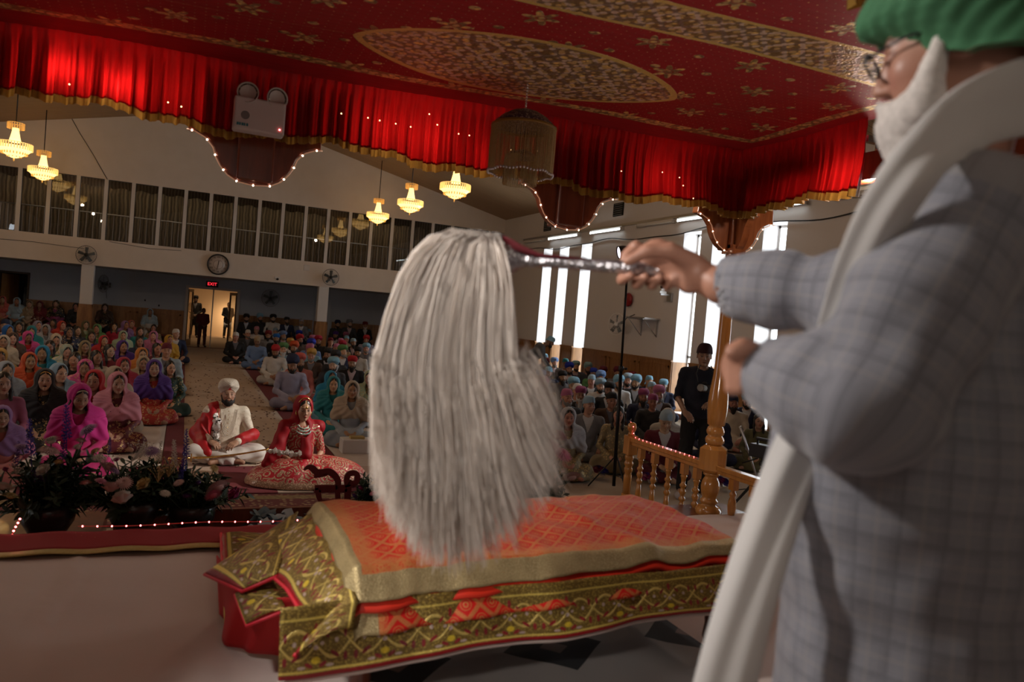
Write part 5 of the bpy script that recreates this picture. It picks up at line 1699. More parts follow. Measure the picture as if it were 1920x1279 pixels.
for (qx, qy, k, s, up, i), pp in zip(placed, P2):
    px, py, t, hc, gc, opt = CROWD[i]
    tl = t.lower(); fem = tl in 'wb'; p = k['p']
    rz = math.atan2(1.25-pp[0], -(3.0-pp[1]))*.8 + random.uniform(-.16, .16)
    if up: rz = random.uniform(-.1, .1)
    lb = make_label(i); used.add(lb)
    e = empty('person', (pp[0], pp[1], .016 if not up else 0.0), rz, lb, 'person', None)
    e.scale = (s, s, s)
    sk = SKL[i % 4]; sk = tuple(c*random.uniform(.9, 1.1) for c in sk)
    hcol = PAL[hc]; gcol = PAL[gc]
    place_part('body', k['body'], M_skin, sk, e)
    if fem:
        em = M_broid if (i % 3 == 0 or gc == 'gold') else M_cloth
        place_part('dress', k['dress'], em, gcol, e)
        place_part('trousers', k['legs'], em if i % 2 else M_cloth, tuple(c*.9 for c in gcol), e)
        place_part('hair', HAIR[1 if tl == 'b' else 0], M_hair, (0, 0, 0), e, p.head)
        if tl == 'w': place_part('headscarf', k['scarf'], M_broid if i % 7 == 3 else M_cloth, hcol, e)
    else:
        kur = i % 4 == 1 or gc in ('white', 'off-white', 'periwinkle', 'light blue', 'lavender', 'salmon', 'sky-blue', 'cream')
        if kur:
            place_part('kurta', k['kurta'], M_cloth, gcol, e)
        else:
            place_part('jacket', k['dress'], M_suit, gcol, e)
            place_part('shirt', k['shirt'], M_cloth, random.choice([(.55, .55, .56), (.42, .45, .52), (.50, .38, .40), (.12, .12, .14)]), e)
        place_part('trousers', k['legs'], M_suit, tuple(c*.8 for c in gcol), e)
        if tl == 't': place_part('turban', TURB[(0, 0, 1, 2)[i % 4]], M_turban, hcol, e, p.head)
        else: place_part('headkerchief', KERCH, M_turban, hcol, e, p.head)
        if opt == 9: place_part('beard', BEARD[2], M_beardw, (.50, .48, .46), e, p.head)
        elif tl == 't' or i % 3 == 0:
            place_part('beard', BEARD[i % 2], M_beardw, (.020, .015, .012) if i % 6 else (.22, .20, .19), e, p.head)
        if tl == 'k' and not (tl == 't' or i % 3 == 0): pass
# benches along the back wall
for x0, x1, lb in ((-5.8, -.3, 'low brown bench along the back wall left of the entrance doors'), (2.0, 7.2, 'low brown bench along the back wall right of the entrance doors')):
    t = empty('bench', ((x0+x1)/2, 27.62, 0), label=lb, cat='bench', group='back wall benches')
    b = MB(); b.bb(-(x1-x0)/2, (x1-x0)/2, -.22, .22, .36, .41); b.build('seat', M_mahog, t)
    for sx in (-1, 0, 1):
        b = MB(); b.bb(sx*((x1-x0)/2-.1)-.03, sx*((x1-x0)/2-.1)+.03, -.2, .2, 0, .36); b.build('leg', M_mahog, t)
# ------------------------------------------------------------------ the couple
def shell_cut(d, t, k=.004): return smax(d, -(d+t), k)
M_sherwani = mat('cream_brocade', fn=lambda: {'Base Color': cmix(nsm(nvor(30), .2, .5), (.60, .52, .40), (.72, .65, .53)), 'Roughness': .5, 'bump': (nvor(40), .4, .003)})
M_ivory = mat('ivory_silk', fn=lambda: {'Base Color': cmix(nnoise(6, 2), (.62, .58, .54), (.74, .70, .66)), 'Roughness': .6})
M_redsilk = mat('red_silk', fn=lambda: {'Base Color': cmix(nnoise(5, 2), (.40, .006, .012), (.52, .010, .018)), 'Roughness': .5})
M_pearl = mat('pearl', (.70, .62, .50), .25, spec=.7)
M_gold = mat('gold_metal', (.80, .55, .18), .25, 1.0)
M_rose = mat('white_rose', (.86, .83, .80), .8)
M_leaf = mat('dark_leaf', fn=lambda: {'Base Color': cmix(nnoise(12, 2), (.010, .022, .008), (.035, .07, .025)), 'Roughness': .55})
g = on(428, 742, 'z', .765)
GP = Vector((g.x, g.y+.02, .024))
gp = Pose('cross', hy=.05, hp=.0)
gp.wr[0] = Vector((-.17, -.22, .25)); gp.wr[1] = Vector((.10, -.28, .25)); gp.el[0] = gp.sh[0]+Vector((-.08, -.02, -.25)); gp.el[1] = gp.sh[1]+Vector((.09, -.06, -.24))
groom = empty('person', GP, math.atan2(.9-GP.x, GP.y-3)*.6, 'bearded groom in cream embroidered coat, off-white turban and red shawl, holding a gold sword', 'person')
place_part('body', build_body(gp, .0060), M_skin, (.42, .235, .15), groom)
place_part('coat', torso_cloth(gp, length=0, h=.008, neck=.052, folds=.003), M_sherwani, (1, 1, 1), groom)
def lapc(P):
    d = ell(P, (0, -.08, .10), (.30, .24, .10))
    for i in (0, 1):
        L = gp.legs[i]; d = smin(d, chain(P, [L[0], L[1], L[1].lerp(L[2], .8)], [.11, .095, .07], .04), .06)
    a = np.arctan2(P[:, 0], -P[:, 1]+.02)
    d = d+.010*np.sin(a*17+3*np.sin(P[:, 2]*22+a*2))*np.clip(1.2-P[:, 2]*5, .2, 1)+.006*fnoise(P, 22, 1)
    return smax(d, -(P[:, 2]-.004), .01)
place_part('trousers', solid('trousers', lapc, (-.50, -.56, -.01), (.50, .24, .30), .009), M_ivory, (1, 1, 1), groom)
place_part('turban', turban_mesh(0, 10, .180, .108, .126), M_turban, (.62, .56, .47), groom, gp.head)
b = MB(); b.add([(-.020, -.099, .058), (.020, -.099, .058), (0, -.112, .088)], [(0, 1, 2)]); place_part('turban_base', b.mesh('turban_base'), M_redsilk, (1, 1, 1), groom, gp.head)
place_part('beard', BEARD[0], M_beardw, (.014, .010, .008), groom, gp.head)
def shawl(P):
    d = cone(P, gp.sh[0]+Vector((.06, .0, .02)), gp.el[0]+Vector((-.02, 0, 0)), .088, .095)
    d = smin(d, chain(P, [gp.el[0], Vector((-.24, -.16, .20)), Vector((-.20, -.26, .13))], [.09, .09, .07], .03), .05)
    d = smin(d, cone(P, gp.sh[0]+Vector((.05, .06, .0)), (-.12, .14, .15), .08, .10), .06)
    d = d+.004*np.sin(P[:, 0]*60+P[:, 2]*25+2*fnoise(P, 9, 1))+.004*fnoise(P, 24, 2)
    d = shell_cut(d, .022)
    d = smax(d, P[:, 0]+.065+.10*(P[:, 2]-.4), .008)
    return smax(d, -ell(P, gp.wr[0]+Vector((.06, -.06, .01)), (.09, .10, .06)), .01)
sh = place_part('shawl', solid('shawl', shawl, (-.46, -.42, .02), (.05, .30, .70), .008), M_redsilk, (1, 1, 1), groom)
b = MB()
b.tube([(-.098, -.112, .60), (-.112, -.145, .50), (-.115, -.155, .40), (-.12, -.19, .30)], .016, 8)
b.build('shawl_border', M_broid, sh, color=(.35, .06, .04))
def sleeve(P):
    d = chain(P, [gp.el[1]+Vector((.03, -.02, -.01)), gp.el[1].lerp(gp.wr[1], .75)+Vector((0, 0, .005))], [.072, .060], .02)
    return d+.004*np.sin(P[:, 0]*60+P[:, 2]*40+2*fnoise(P, 12, 1))
place_part('shawl_end', solid('shawl_end', sleeve, (.0, -.42, .12), (.42, .08, .46), .009), M_redsilk, (1, 1, 1), groom)
b = MB()
for k in range(6):
    w = .052+.007*k; dz = .20+.022*k
    pts = [(w*math.sin(a)*1.1+.015, -.105-.045*math.sin(min(1, (1-math.cos(a))*.8))-.012, .60-dz*(1-math.cos(a))*.5) for a in np.linspace(-PI*.9, PI*.9, 1)]
    P_ = []
    for t in np.linspace(0, 1, 25):
        a = (t-.5)*2
        P_.append(((w+.02)*a*(1.0)*(1-.15*a*a)+.012, -.118-.030*(1-a*a)-.004*k*.3, .60-dz*(1-abs(a)**2.2)))
    b.tube(P_, .0045, 6)
b.build('pearl_necklace', M_pearl, groom)
b = MB()
for k in range(7): b.ball((.004, -.148-.002*k, .58-.045*k), .005, 6, 4)
b.build('coat_buttons', M_gold, groom)
def rose_mb(r, seed=0, n=3):
    b = MB(); random.seed(seed)
    b.ball((0, 0, 0), (r*.55, r*.55, r*.6), 8, 6)
    for ring, (rr, m, tilt) in enumerate(((.45, 4, .3), (.72, 5, .7), (.95, 6, 1.1))[:n]):
        for k in range(m):
            a = 2*PI*(k+ring*.5)/m+random.uniform(-.1, .1)
            M = Matrix.Rotation(a, 3, 'Z') @ Matrix.Rotation(tilt*.7, 3, 'Y')
            def f(u, v, M=M, rr=rr):
                x = (u-.5)*1.3*r; z = (v-.35)*1.3*r; bend = rr*r*(1.0-.35*(u-.5)**2*4+.25*v*v)
                p = M @ Vector((bend, x*(1-.3*abs(v-.6)), z))
                return p
            b.grid(f, 5, 5)
    return b
RB_ = [rose_mb(1, i).mesh('rose') for i in range(3)]
gar = empty('rose_garland', GP+Vector((-.10, -.20, .33)), 0, 'garland of white roses and leaves hanging on the groom\'s chest', 'garland')
gar.location = groom.matrix_basis @ Vector((-.105, -.20, .30)) if False else GP+Vector((-.115, -.235, .24))
for k, (dx, dz, r) in enumerate(((.0, .0, .040), (.008, .085, .038), (.002, .165, .044), (.006, .235, .034), (-.012, .29, .028))):
    o = link('rose', RB_[k % 3], M_rose if k < 3 else None, gar); o.location = (dx, .045*max(0, k-1.5)*.4, dz); o.scale = (r, r, r); o.rotation_euler = (1.4, 0, k)
b = MB()
for k in range(10):
    a = k*2.4; z = .03+.028*k
    b.add([(0, .0, z), (.03*math.cos(a), -.035, z+.012*math.sin(a)), (.055*math.cos(a), -.02, z+.02*math.sin(a)), (.03*math.cos(a), -.01, z-.018)], [(0, 1, 2, 3)])
b.build('garland_leaves', M_leaf, gar)
# sword across the lap
a_ = on(318, 862, 'y', GP.y-.36); c_ = on(505, 845, 'y', GP.y-.40)
sw = empty('sword', a_, label='curved gold sword lying across the groom\'s lap', cat='sword')
L = c_-a_
b = MB(); b.tube([L*t+Vector((0, 0, -.035*math.sin(t*PI)+.02)) for t in np.linspace(.22, 1, 16)], [.013-.004*t for t in np.linspace(0, 1, 16)], 8); b.build('scabbard', M_gold, sw)
b = MB(); b.tube([L*t+Vector((0, 0, -.02*math.sin(t*PI)+.01)) for t in np.linspace(0, .20, 6)], .011, 8); b.ball((0, 0, .01), .02, 8, 6); b.box(L*.21, (.012, .02, .09)); b.build('hilt', M_gold, sw)

# bride
g = on(571, 771, 'z', .765)
BP = Vector((g.x, g.y+.03, .024))
bp = Pose('cross', fem=True, hy=.0, hp=.12)
bp.legs[0][1].x *= .9; bp.legs[1][1].x *= .9
bride = empty('person', BP, .10, 'bride in red and gold embroidered dress with a red veil, jewellery and bangles, looking down', 'person')
place_part('body', build_body(bp, .0060), M_skin, (.50, .29, .19), bride)
def f_bridal():
    v = nvor(9.0); v2 = nvor(9.0, feature='F2'); w = nnoise(9, 2)
    ring = 1-nsm(nabs(nfr(v*4.2)-.5), .22, .30)
    motif = nmx(ring*nsm(w, .34, .42), 1-nsm(nvor(16), .16, .22))
    x, y, z = xyz()
    hem = 1-nsm(z, .06, .085)
    m = nmx(motif, hem)
    sp = nvor(70)
    gc = cmix(nsm(sp, .1, .5), (.95, .74, .52), (.40, .24, .15))
    return {'Base Color': cmix(m, (.40, .006, .018), gc), 'Roughness': .5-m*.22, 'Metallic': m*.25, 'bump': (m+sp*m, .5, .004)}
M_bridal = mat('bridal_embroidery', fn=f_bridal)
M_sheer = translucent('red_veil', (.40, .008, .018), (.62, .02, .03), .35, .6)
place_part('dress', torso_cloth(bp, h=.008, neck=.070, sleeve=.4, folds=.002), M_bridal, (1, 1, 1), bride)
def lehenga(P):
    q = P-np.array([.09, -.06, 0], F32)
    a = np.arctan2(q[:, 0], -q[:, 1])
    R = np.sqrt((q[:, 0]/.66)**2+(q[:, 1]/.42)**2)
    hz = .285*np.clip(1-R**2.0, 0, 1)**.62
    hz = hz+.012*np.sin(a*11+3*R)*R+.012*fnoise(P, 14, 3)
    d = (P[:, 2]-hz)*.6
    d = smax(d, (R-1)*.38+.004*np.sin(a*30), .02)
    return smax(d, -(P[:, 2]-.004), .006)
place_part('skirt', solid('skirt', lehenga, (-.66, -.54, -.01), (.80, .42, .34), .010), M_bridal, (1, 1, 1), bride)
place_part('hair', HAIR[0], M_hair, (0, 0, 0), bride, bp.head)
def veil(P):
    Q = tolocal(P, bp.head)
    d = ell(Q, (0, .035, .040), (.100, .115, .104))
    d = smin(d, cone(P, bp.head @ Vector((0, .07, -.04)), bp.neck+Vector((0, .06, -.02)), .095, .10), .05)
    d = smin(d, cone(P, bp.sh[0]+Vector((.0, .02, .01)), bp.sh[1]+Vector((.03, .02, .01)), .075, .075), .06)
    d = smin(d, chain(P, [bp.sh[0]+Vector((-.02, .0, .0)), Vector((-.26, -.02, .32)), Vector((-.36, -.05, .20))], [.07, .075, .05], .03), .05)
    d = smin(d, chain(P, [bp.neck+Vector((.05, -.02, .0)), bp.chest+Vector((.03, -.09, .02)), Vector((.02, -.16, .30))], [.05, .06, .06], .03), .04)
    d = d+.003*np.sin(P[:, 2]*35+P[:, 0]*50+2*fnoise(P, 9, 2))+.004*fnoise(P, 22, 5)
    d = shell_cut(d, .022)
    face = ell(Q, (0, -.11, .004), (.068, .125, .128))
    return smax(d, -smin(face, ell(P, bp.neck+Vector((0, -.11, -.03)), (.055, .12, .09)), .04), .006)
ve = place_part('veil', solid('veil', veil, (-.46, -.30, .12), (.34, .32, 1.0), .008), M_sheer, (1, 1, 1), bride)
b = MB(); b.tube([bp.head @ Vector((.070*math.sin(a), -.015-.020*abs(math.cos(a)), .034+.098*math.cos(a))) for a in np.linspace(-2.0, 2.0, 30)], .0065, 6); b.build('veil_border', M_gold, ve)
jw = MB()
H = bp.head
for k in range(6): jw.ball(H @ Vector((0, -.096+.004*k, .055+.011*k)), .0055, 6, 4)
jw.ball(H @ Vector((0, -.103, .042)), (.014, .006, .014), 10, 6)
for s_ in (-1, 1):
    jw.ball(H @ Vector((s_*.078, -.012, -.045)), (.010, .008, .020), 8, 6)
    jw.tube([H @ Vector((s_*.055, -.085, .048)), H @ Vector((s_*.02, -.099, .052))], .003, 5)
jw.build('head_jewellery', M_gold, bride)
nk = MB()
for r_, dz, n_ in ((.062, .0, 26), (.076, -.026, 26), (.088, -.055, 22)):
    for k in range(n_):
        a = (k/(n_-1)-.5)*2.5
        p_ = bp.neck+Vector((r_*math.sin(a)*.95, -.02-r_*math.cos(a)*.95-.03-.2*abs(dz), .015+dz-.045*math.cos(a)))
        nk.ball(p_, (.0075, .006, .009), 6, 4)
nk.build('necklace', mat('necklace_stones', fn=lambda: {'Base Color': cmix(nsm(nvor(60), .2, .4), (.80, .76, .62), (.40, .55, .50)), 'Metallic': .3, 'Roughness': .2}), bride)
bg = MB(); bw = MB()
for i in (0, 1):
    d_ = (bp.el[i]-bp.wr[i]).normalized()
    for k in range(7):
        c0 = bp.wr[i]+d_*(.015+.011*k)
        (bg if k % 3 else bw).tube([c0+(Matrix.Rotation(a, 3, d_) @ d_.orthogonal().normalized())*.031 for a in np.linspace(0, 2*PI, 14)[:-1]], .0050, 5, closed=True)
bg.build('red_bangles', M_pinkred, bride); bw.build('white_bangles', M_pearl, bride)
# white flowers between them
a_ = on(508, 846, 'y', BP.y-.30); c_ = on(562, 852, 'y', BP.y-.42)
gf = empty('flower_garland', a_, label='white flower garland lying between the groom\'s sword and the bride\'s lap', cat='garland')
for k in range(8):
    o = link('blossom', RB_[k % 3], M_rose, gf); o.location = (c_-a_)*(k/7)+Vector((0, 0, .01*math.sin(k*2))); o.scale = (.026, .026, .024); o.rotation_euler = (k, k*2, k)

# two named women in the front row left of the aisle, built larger than the crowd
def front_woman(px, py, p, label, scarf, dress, sk, scarfm=None, dressm=None, trim=None, size=1.0, rz=.1, bodyh=.007, hairlong=False, w_front=1.0, dy=0):
    g = on(px, py, 'z', p.head.translation.z*size)
    e = empty('person', (g.x, g.y-p.head.translation.y+dy, .018), rz, label, 'person'); e.scale = (size,)*3
    place_part('body', build_body(p, bodyh), M_skin, sk, e)
    place_part('dress', torso_cloth(p, length=1, h=.010, seed=2.2, neck=.066), dressm or M_cloth, dress, e)
    place_part('trousers', leg_cloth(p, .012, skirt=True, seed=1), dressm or M_cloth, dress, e)
    place_part('hair', HAIR[1 if hairlong else 0], M_hair, (0, 0, 0), e, p.head)
    if scarf: 
        s_ = place_part('headscarf', scarf_mesh(p, .0095, px*.1, low=.05, front=w_front), scarfm or M_cloth, scarf, e)
        if trim:
            b = MB(); b.tube([p.head @ Vector((.066*math.sin(a), -.030-.030*abs(math.cos(a)), .016+.084*math.cos(a))) for a in np.linspace(-2.1, 2.1, 30)], .006, 6)
            b.build('scarf_border', trim, s_)
    return e
M_trim = mat('pale_gold_trim', (.50, .42, .30), .5, .3)
def wp(hy, hp, arms=0):
    q = Pose('cross', fem=True, hy=hy, hp=hp, arms=arms)
    for i in (0, 1): q.legs[i][1].x *= .80
    return q
front_woman(221, 722, wp(.15, .10), 'woman in light pink scarf with dark dots over an embroidered maroon dress, front row', PAL['light pink'], (.12, .012, .022), (.44, .26, .18), scarfm=mat('dotted_pink_scarf', fn=lambda: {'Base Color': cmix((1-nsm(nvor(17), .075, .10)), objcol(), (.10, .01, .04)), 'Roughness': .8}), dressm=M_broid)
front_woman(150, 748, wp(.25, .35), 'woman in magenta dress and magenta scarf with pale gold border, looking down, front row', (.50, .010, .20), (.48, .01, .14), (.38, .22, .14), trim=M_trim, hairlong=True)
front_woman(172, 722, wp(-.2, .05), 'woman in bright red shawl half hidden behind the magenta-dressed woman', (.46, .008, .012), (.40, .008, .01), (.42, .25, .17), dy=.25)
pz = wp(.1, -.02)
g = on(84, 716, 'z', .755)
e = front_woman(84, 716, pz, 'yawning woman in black scarf and black clothes with gold trimming', (.008, .007, .008), (.008, .007, .008), (.42, .24, .15), dressm=M_broid, trim=M_gold)
for ch in e.children:
    if ch.name.startswith('body'): ch.data = build_body(pz, .007, mouth=1.0); ch.data.materials.append(M_skin)
front_woman(5, 722, wp(.3, .05), 'dark-haired woman in mauve dress at the far left edge', None, PAL['mauve'], (.38, .22, .15), hairlong=True)
front_woman(4, 786, wp(.2, .1), 'child in lilac headscarf and salmon pink clothes at far left', PAL['lilac'], PAL['salmon'], (.42, .26, .18), size=.80)
front_woman(289, 694, wp(.0, .05), 'woman in purple scarf and red and gold embroidered shawl beside the left maroon runner', PAL['purple'], (.40, .03, .02), (.40, .24, .16), dressm=M_broid)
# small bags and books by them
bk = empty('book', on(236, 826, 'z', .03), .2, 'small stack of pink books on the sheet before the pink-scarfed woman', 'books')
for k, c_ in enumerate(((.45, .20, .28), (.55, .32, .36))):
    b = MB(); b.bb(-.12, .12, -.08, .08, .028*k-.01, .028*k+.014); o = b.build('cover', mat('book_cover_%d' % k, c_, .6), bk); bevel(o, .004)
    b = MB(); b.bb(-.115, .122, -.076, .076, .028*k-.005, .028*k+.009); b.build('pages', M_ivory, bk)
bg_ = MB(); bg_.ball((0, 0, 0), (.16, .13, .10), 16, 10); o = bg_.build('bag', M_redcloth); o.location = on(284, 783, 'z', .10)
tag(o, 'round red cloth bag on the floor beside the left maroon runner', 'bag')
pd = empty('seat_box', on(668, 835, 'z', .10), 0, 'low white box on the floor in front of the grey-shawled woman', 'box')
b = MB(); b.bb(-.20, .20, -.12, .12, -.09, .09); o = b.build('case', M_white, pd); bevel(o, .01)
b = MB(); b.bb(-.09, .09, -.06, .06, .092, .12); o = b.build('purse', M_goldrib); o.location = pd.location+Vector((0, 0, 0)); tag(o, 'gold clutch purse lying on the white box', 'purse')

# ------------------------------------------------------------------ standing people
def standing(p, loc, rz, label, top, bottom, head, hc, sk, shirt=None, sunglasses=False, h=.010, s=1.0, beard=None, kurta=False, arms=True):
    e = empty('person', loc, rz, label, 'person'); e.scale = (s, s, s)
    place_part('body', build_body(p, h), M_skin, sk, e)
    place_part('jacket' if shirt else 'shirt', torso_cloth(p, openv=shirt is not None, h=.011, seed=3, fat=.012, sleeve=1.0 if arms else .4, length=1 if shirt else 0), M_suit, top, e)
    if shirt: place_part('shirt', torso_cloth(p, fat=-.008, arms=False, h=.013), M_cloth, shirt, e)
    place_part('trousers', leg_cloth(p, .013, 1.0), M_suit, bottom, e)
    if head == 't': place_part('turban', TURB[0], M_turban, hc, e, p.head)
    elif head == 'k': place_part('headkerchief', KERCH, M_turban, hc, e, p.head)
    else: place_part('hair', HAIR[0], M_hair, (0, 0, 0), e, p.head)
    if beard: place_part('beard', BEARD[0], M_beardw, beard, e, p.head)
    b = MB()
    for i, sd in enumerate((-1, 1)):
        L_ = p.legs[i]; b.ball((L_[3].x, L_[3].y+.03, .035), (.048, .13, .040), 12, 8)
    place_part('footwear', b.mesh('footwear'), M_cloth, (.40, .36, .36) if 'photographer' in label else (.01, .01, .01), e)
    return e
ps = Pose('stand', hp=.05)
standing(ps, on(362, 632.5, 'z', 0), 0, 'tall man in black turban and dark suit standing in the left half of the doorway', (.012, .012, .014), (.010, .010, .012), 't', (.008, .008, .008), (.16, .09, .06), shirt=(.20, .20, .22), beard=(.01, .01, .01))
standing(Pose('stand', hy=-.5, hp=.1), on(425, 634.2, 'z', 0), .2, 'bareheaded man in black suit and pale shirt standing in the right half of the doorway', (.012, .012, .014), (.010, .010, .012), 'h', (0, 0, 0), (.25, .14, .09), shirt=(.42, .38, .30), s=.92)
sd_ = Pose('stand'); 
standing(sd_, (.62, 28.45, 0), .2, 'person in dark red clothes standing in the open doorway beside the door post', (.09, .010, .010), (.05, .008, .008), 'h', (0, 0, 0), (.12, .05, .04), s=.80)
# stooping man in grey suit at the right wall
bp2 = Pose('bend', lean=.75, hp=.35)
bq = on(995, 689, 'z', .75); 
standing(bp2, (bq.x, bq.y, 0), 1.1, 'man in grey suit and pale blue headkerchief stooping beside the right wall', (.10, .11, .13), (.06, .065, .08), 'k', PAL['sky-blue'], (.20, .11, .07), shirt=(.10, .25, .35), beard=(.02, .02, .02), s=1.0)
# photographer behind the post
pp_ = Pose('stand', hp=.08, hy=.0)
pp_.wr = [Vector((-.16, -.26, .98)), Vector((.12, -.22, 1.10))]
pf = Vector((5.50, 7.20, 0)); pf = on(1296, 936, 'z', 0)
ph = standing(pp_, (pf.x, pf.y, 0), -.62, 'photographer in dark polo shirt and backward cap standing behind the turned post', (.010, .013, .028), (.008, .008, .009), 'h', (0, 0, 0), (.33, .19, .125), s=1.05, h=.008, arms=False)
b = MB()
b.grid(lambda u, v: (lambda a, t: ((.084+.004)*math.cos(t*PI/2)**.5*math.sin(a), .012-(.104)*math.cos(t*PI/2)**.5*math.cos(a), .038-.05*max(0, abs(a)-1.2)*.5+(.145-.038)*math.sin(t*PI/2)))(-PI+2*PI*u, v), 40, 14)
b.grid(lambda u, v: ((-.05+.1*u), .105+.05*v*math.sin(u*PI), -.005-.015*v), 8, 4)
place_part('cap', b.mesh('cap'), M_turban, (.035, .008, .012), ph, pp_.head)
b = MB()
for sx in (-.026, .026): b.box((sx, -.135, .88+.45), (.05, .03, .04))
cm = empty('camera_body', (0, 0, 0), label='black camera with pale lens barrel hanging at the photographer\'s chest', cat='camera')
cm.location = ph.matrix_basis @ Vector((0, 0, 0)); cm.location = Vector((pf.x, pf.y, 0))+Matrix.Rotation(-.62, 3, 'Z') @ Vector((.02, -.235, 1.32)); cm.rotation_euler = (0, 0, -.62)
b = MB(); b.bb(-.07, .07, -.03, .03, -.05, .045); b.bb(-.025, .025, -.03, .025, .045, .07); o = b.build('case', M_black, cm); bevel(o, .008)
b = MB(); b.lathe([(.036, 0), (.038, .05), (.042, .09), (.040, .11), (.03, .105)], (0, -.03, 0), 20, axis=(-.5, -1, .1)); b.build('lens', mat('lens_barrel', (.30, .29, .27), .5), cm)
b = MB(); b.tube([(-.07, 0, .04), (-.10, .10, .16), (-.06, .14, .25)], .006, 6); b.tube([(.07, 0, .04), (.10, .10, .16), (.06, .14, .25)], .006, 6); b.build('strap', M_black, cm)
# ------------------------------------------------------------------ the man waving the chaur, close on the right
A = lambda x, y, z: Vector(at(x, y, z))
rzG = math.atan2(-.69, -.72)
hc = A(1802, 92, 1.13)
HG = Matrix.Translation(hc) @ Matrix.Rotation(math.radians(-150), 4, 'Z') @ Matrix.Rotation(-math.radians(-14), 4, 'X') @ Matrix.Scale(1.06, 4)
shL = A(1822, 405, .965); shR = shL+Vector((.27, .24, .0))
nk_ = (shL+shR)/2+Vector((-.01, .01, .075))
chest = (shL+shR)/2+Vector((-.005, .0, -.14)); belly = A(1690, 900, 1.12); hipG = A(1715, 1210, 1.12)
elL = A(1618, 762, .93); cuL = A(1440, 692, 1.07); wrL = A(1418, 690, 1.09)
elR = A(1600, 560, 1.24); cuR = A(1352, 535, 1.38); wrR = A(1318, 520, 1.40)
UPc = Vector((0, 0, 1))
def px_pts(L): return [A(*p) for p in L]
fingersR = [px_pts([(1196+27*i-4*(i == 0), 462+5*i, 1.455), (1176+27*i, 478+5*i, 1.480), (1168+27*i, 510+2*i, 1.475), (1166+28*i, 532+1*i-7*(i == 0), 1.440), (1182+27*i, 517+2*i, 1.412)]) for i in range(4)]
thumbR = px_pts([(1300, 492, 1.40), (1256, 470, 1.385), (1214, 470, 1.385), (1178, 490, 1.392)])
palmR = [A(1300, 505, 1.42), A(1232, 480, 1.445)]
fingersL = [px_pts([(1398, 650+22*i, 1.12), (1376, 655+22*i, 1.10), (1372, 668+20*i, 1.06), (1392, 672+19*i, 1.045)]) for i in range(4)]
feet0 = Vector((hipG.x, hipG.y, .70))
latL = Vector((-.72, -.69, 0)); fwd = Vector((-.69, .72, 0))
legsG = [[hipG+latL*s_*.10, hipG+latL*s_*.12+fwd*.02+Vector((0, 0, -.42)), Vector((hipG.x, hipG.y, .76))+latL*s_*.12, Vector((hipG.x, hipG.y, .715))+latL*s_*.13+fwd*.12] for s_ in (-1, 1)]
def gbody(P):
    Q = tolocal(P, HG)
    d = head_sdf(Q)*1.06
    d = smin(d, cone(P, HG @ Vector((0, .025, -.05)), nk_, .060, .066), .03)
    d = smin(d, cone(P, shL, shR, .055, .055), .05)
    d = smin(d, cone(P, chest, belly, .10, .12), .06); d = smin(d, cone(P, belly, hipG, .12, .12), .06)
    d = smin(d, chain(P, [shL, elL, cuL, wrL], [.05, .042, .032, .029], .02), .02)
    d = smin(d, chain(P, [shR, elR, cuR, wrR], [.05, .044, .031, .027], .02), .02)
    # right hand closed round the handle
    d = smin(d, cone(P, palmR[0], palmR[1], .028, .034), .02)
    d = smin(d, cone(P, A(1290, 535, 1.415), A(1262, 515, 1.43), .017, .016), .015)
    for i, f in enumerate(fingersR): d = smin(d, chain(P, f, [.0125, .0118, .0112, .0105, .0090][:5], .004), .005)
    d = smin(d, chain(P, thumbR, [.019, .0155, .0130, .0105], .006), .010)
    # left hand, loosely closed
    d = smin(d, cone(P, wrL, A(1398, 690, 1.10), .030, .036), .02)
    for f in fingersL: d = smin(d, chain(P, f, [.012, .0112, .0105, .009], .004), .005)
    d = smin(d, chain(P, px_pts([(1412, 660, 1.06), (1392, 652, 1.04), (1372, 662, 1.035)]), [.016, .0135, .011], .005), .008)
    for L_ in legsG:
        d = smin(d, chain(P, L_[:3], [.085, .062, .038], .03), .03); d = smin(d, cone(P, L_[2], L_[3], .038, .028), .02)
    return d
pts_all = [hc, shL, shR, elL, elR, wrL, fingersR[0][2], fingersL[0][0], hipG]+[q for L_ in legsG for q in L_]
lo = [min(p[i] for p in pts_all)-.16 for i in range(3)]; hi = [max(p[i] for p in pts_all)+.16 for i in range(3)]
gr = empty('person', (hipG.x, hipG.y, .68), 0, 'old man in green turban and grey checked jacket holding the white fly whisk', 'person')
def rel(o, par):
    o.parent = par; o.matrix_parent_inverse = par.matrix_world.inverted() if False else Matrix.Translation(-Vector(par.location)); return o
def gcol(v): return head_col(tolocal(v, HG))
me = solid('body', gbody, lo, hi, .0058, colfn=gcol)
o = link('body', me, M_skin, None, color=(.40, .195, .13)); rel(o, gr)
# jacket
bulge = []
def gj_torso(P):
    d = cone(P, chest+Vector((0, 0, .03)), chest+Vector((0, 0, -.10)), .150, .165)
    d = smin(d, cone(P, chest+Vector((0, 0, -.06)), belly, .165, .175), .08)
    d = smin(d, cone(P, belly, hipG+Vector((0, 0, -.06)), .178, .180), .08)
    d = smin(d, cone(P, hipG+Vector((0, 0, -.06)), hipG+Vector((0, 0, -.30)), .180, .195), .06)
    d = smax(d, -(P[:, 2]-(hipG.z-.32)), .01)
    d = smin(d, cone(P, shL.lerp(shR, .06)+Vector((0, 0, -.01)), shR.lerp(shL, .06)+Vector((0, 0, -.01)), .078, .078), .07)
    d = smin(d, cone(P, nk_+Vector((0, 0, -.045)), nk_+Vector((0, 0, -.01)), .085, .070), .04)
    return d
def gj_armL(P):
    d = chain(P, [shL, shL.lerp(elL, .5), elL, elL.lerp(cuL, .5), cuL], [.082, .080, .074, .062, .054], .05)
    return d
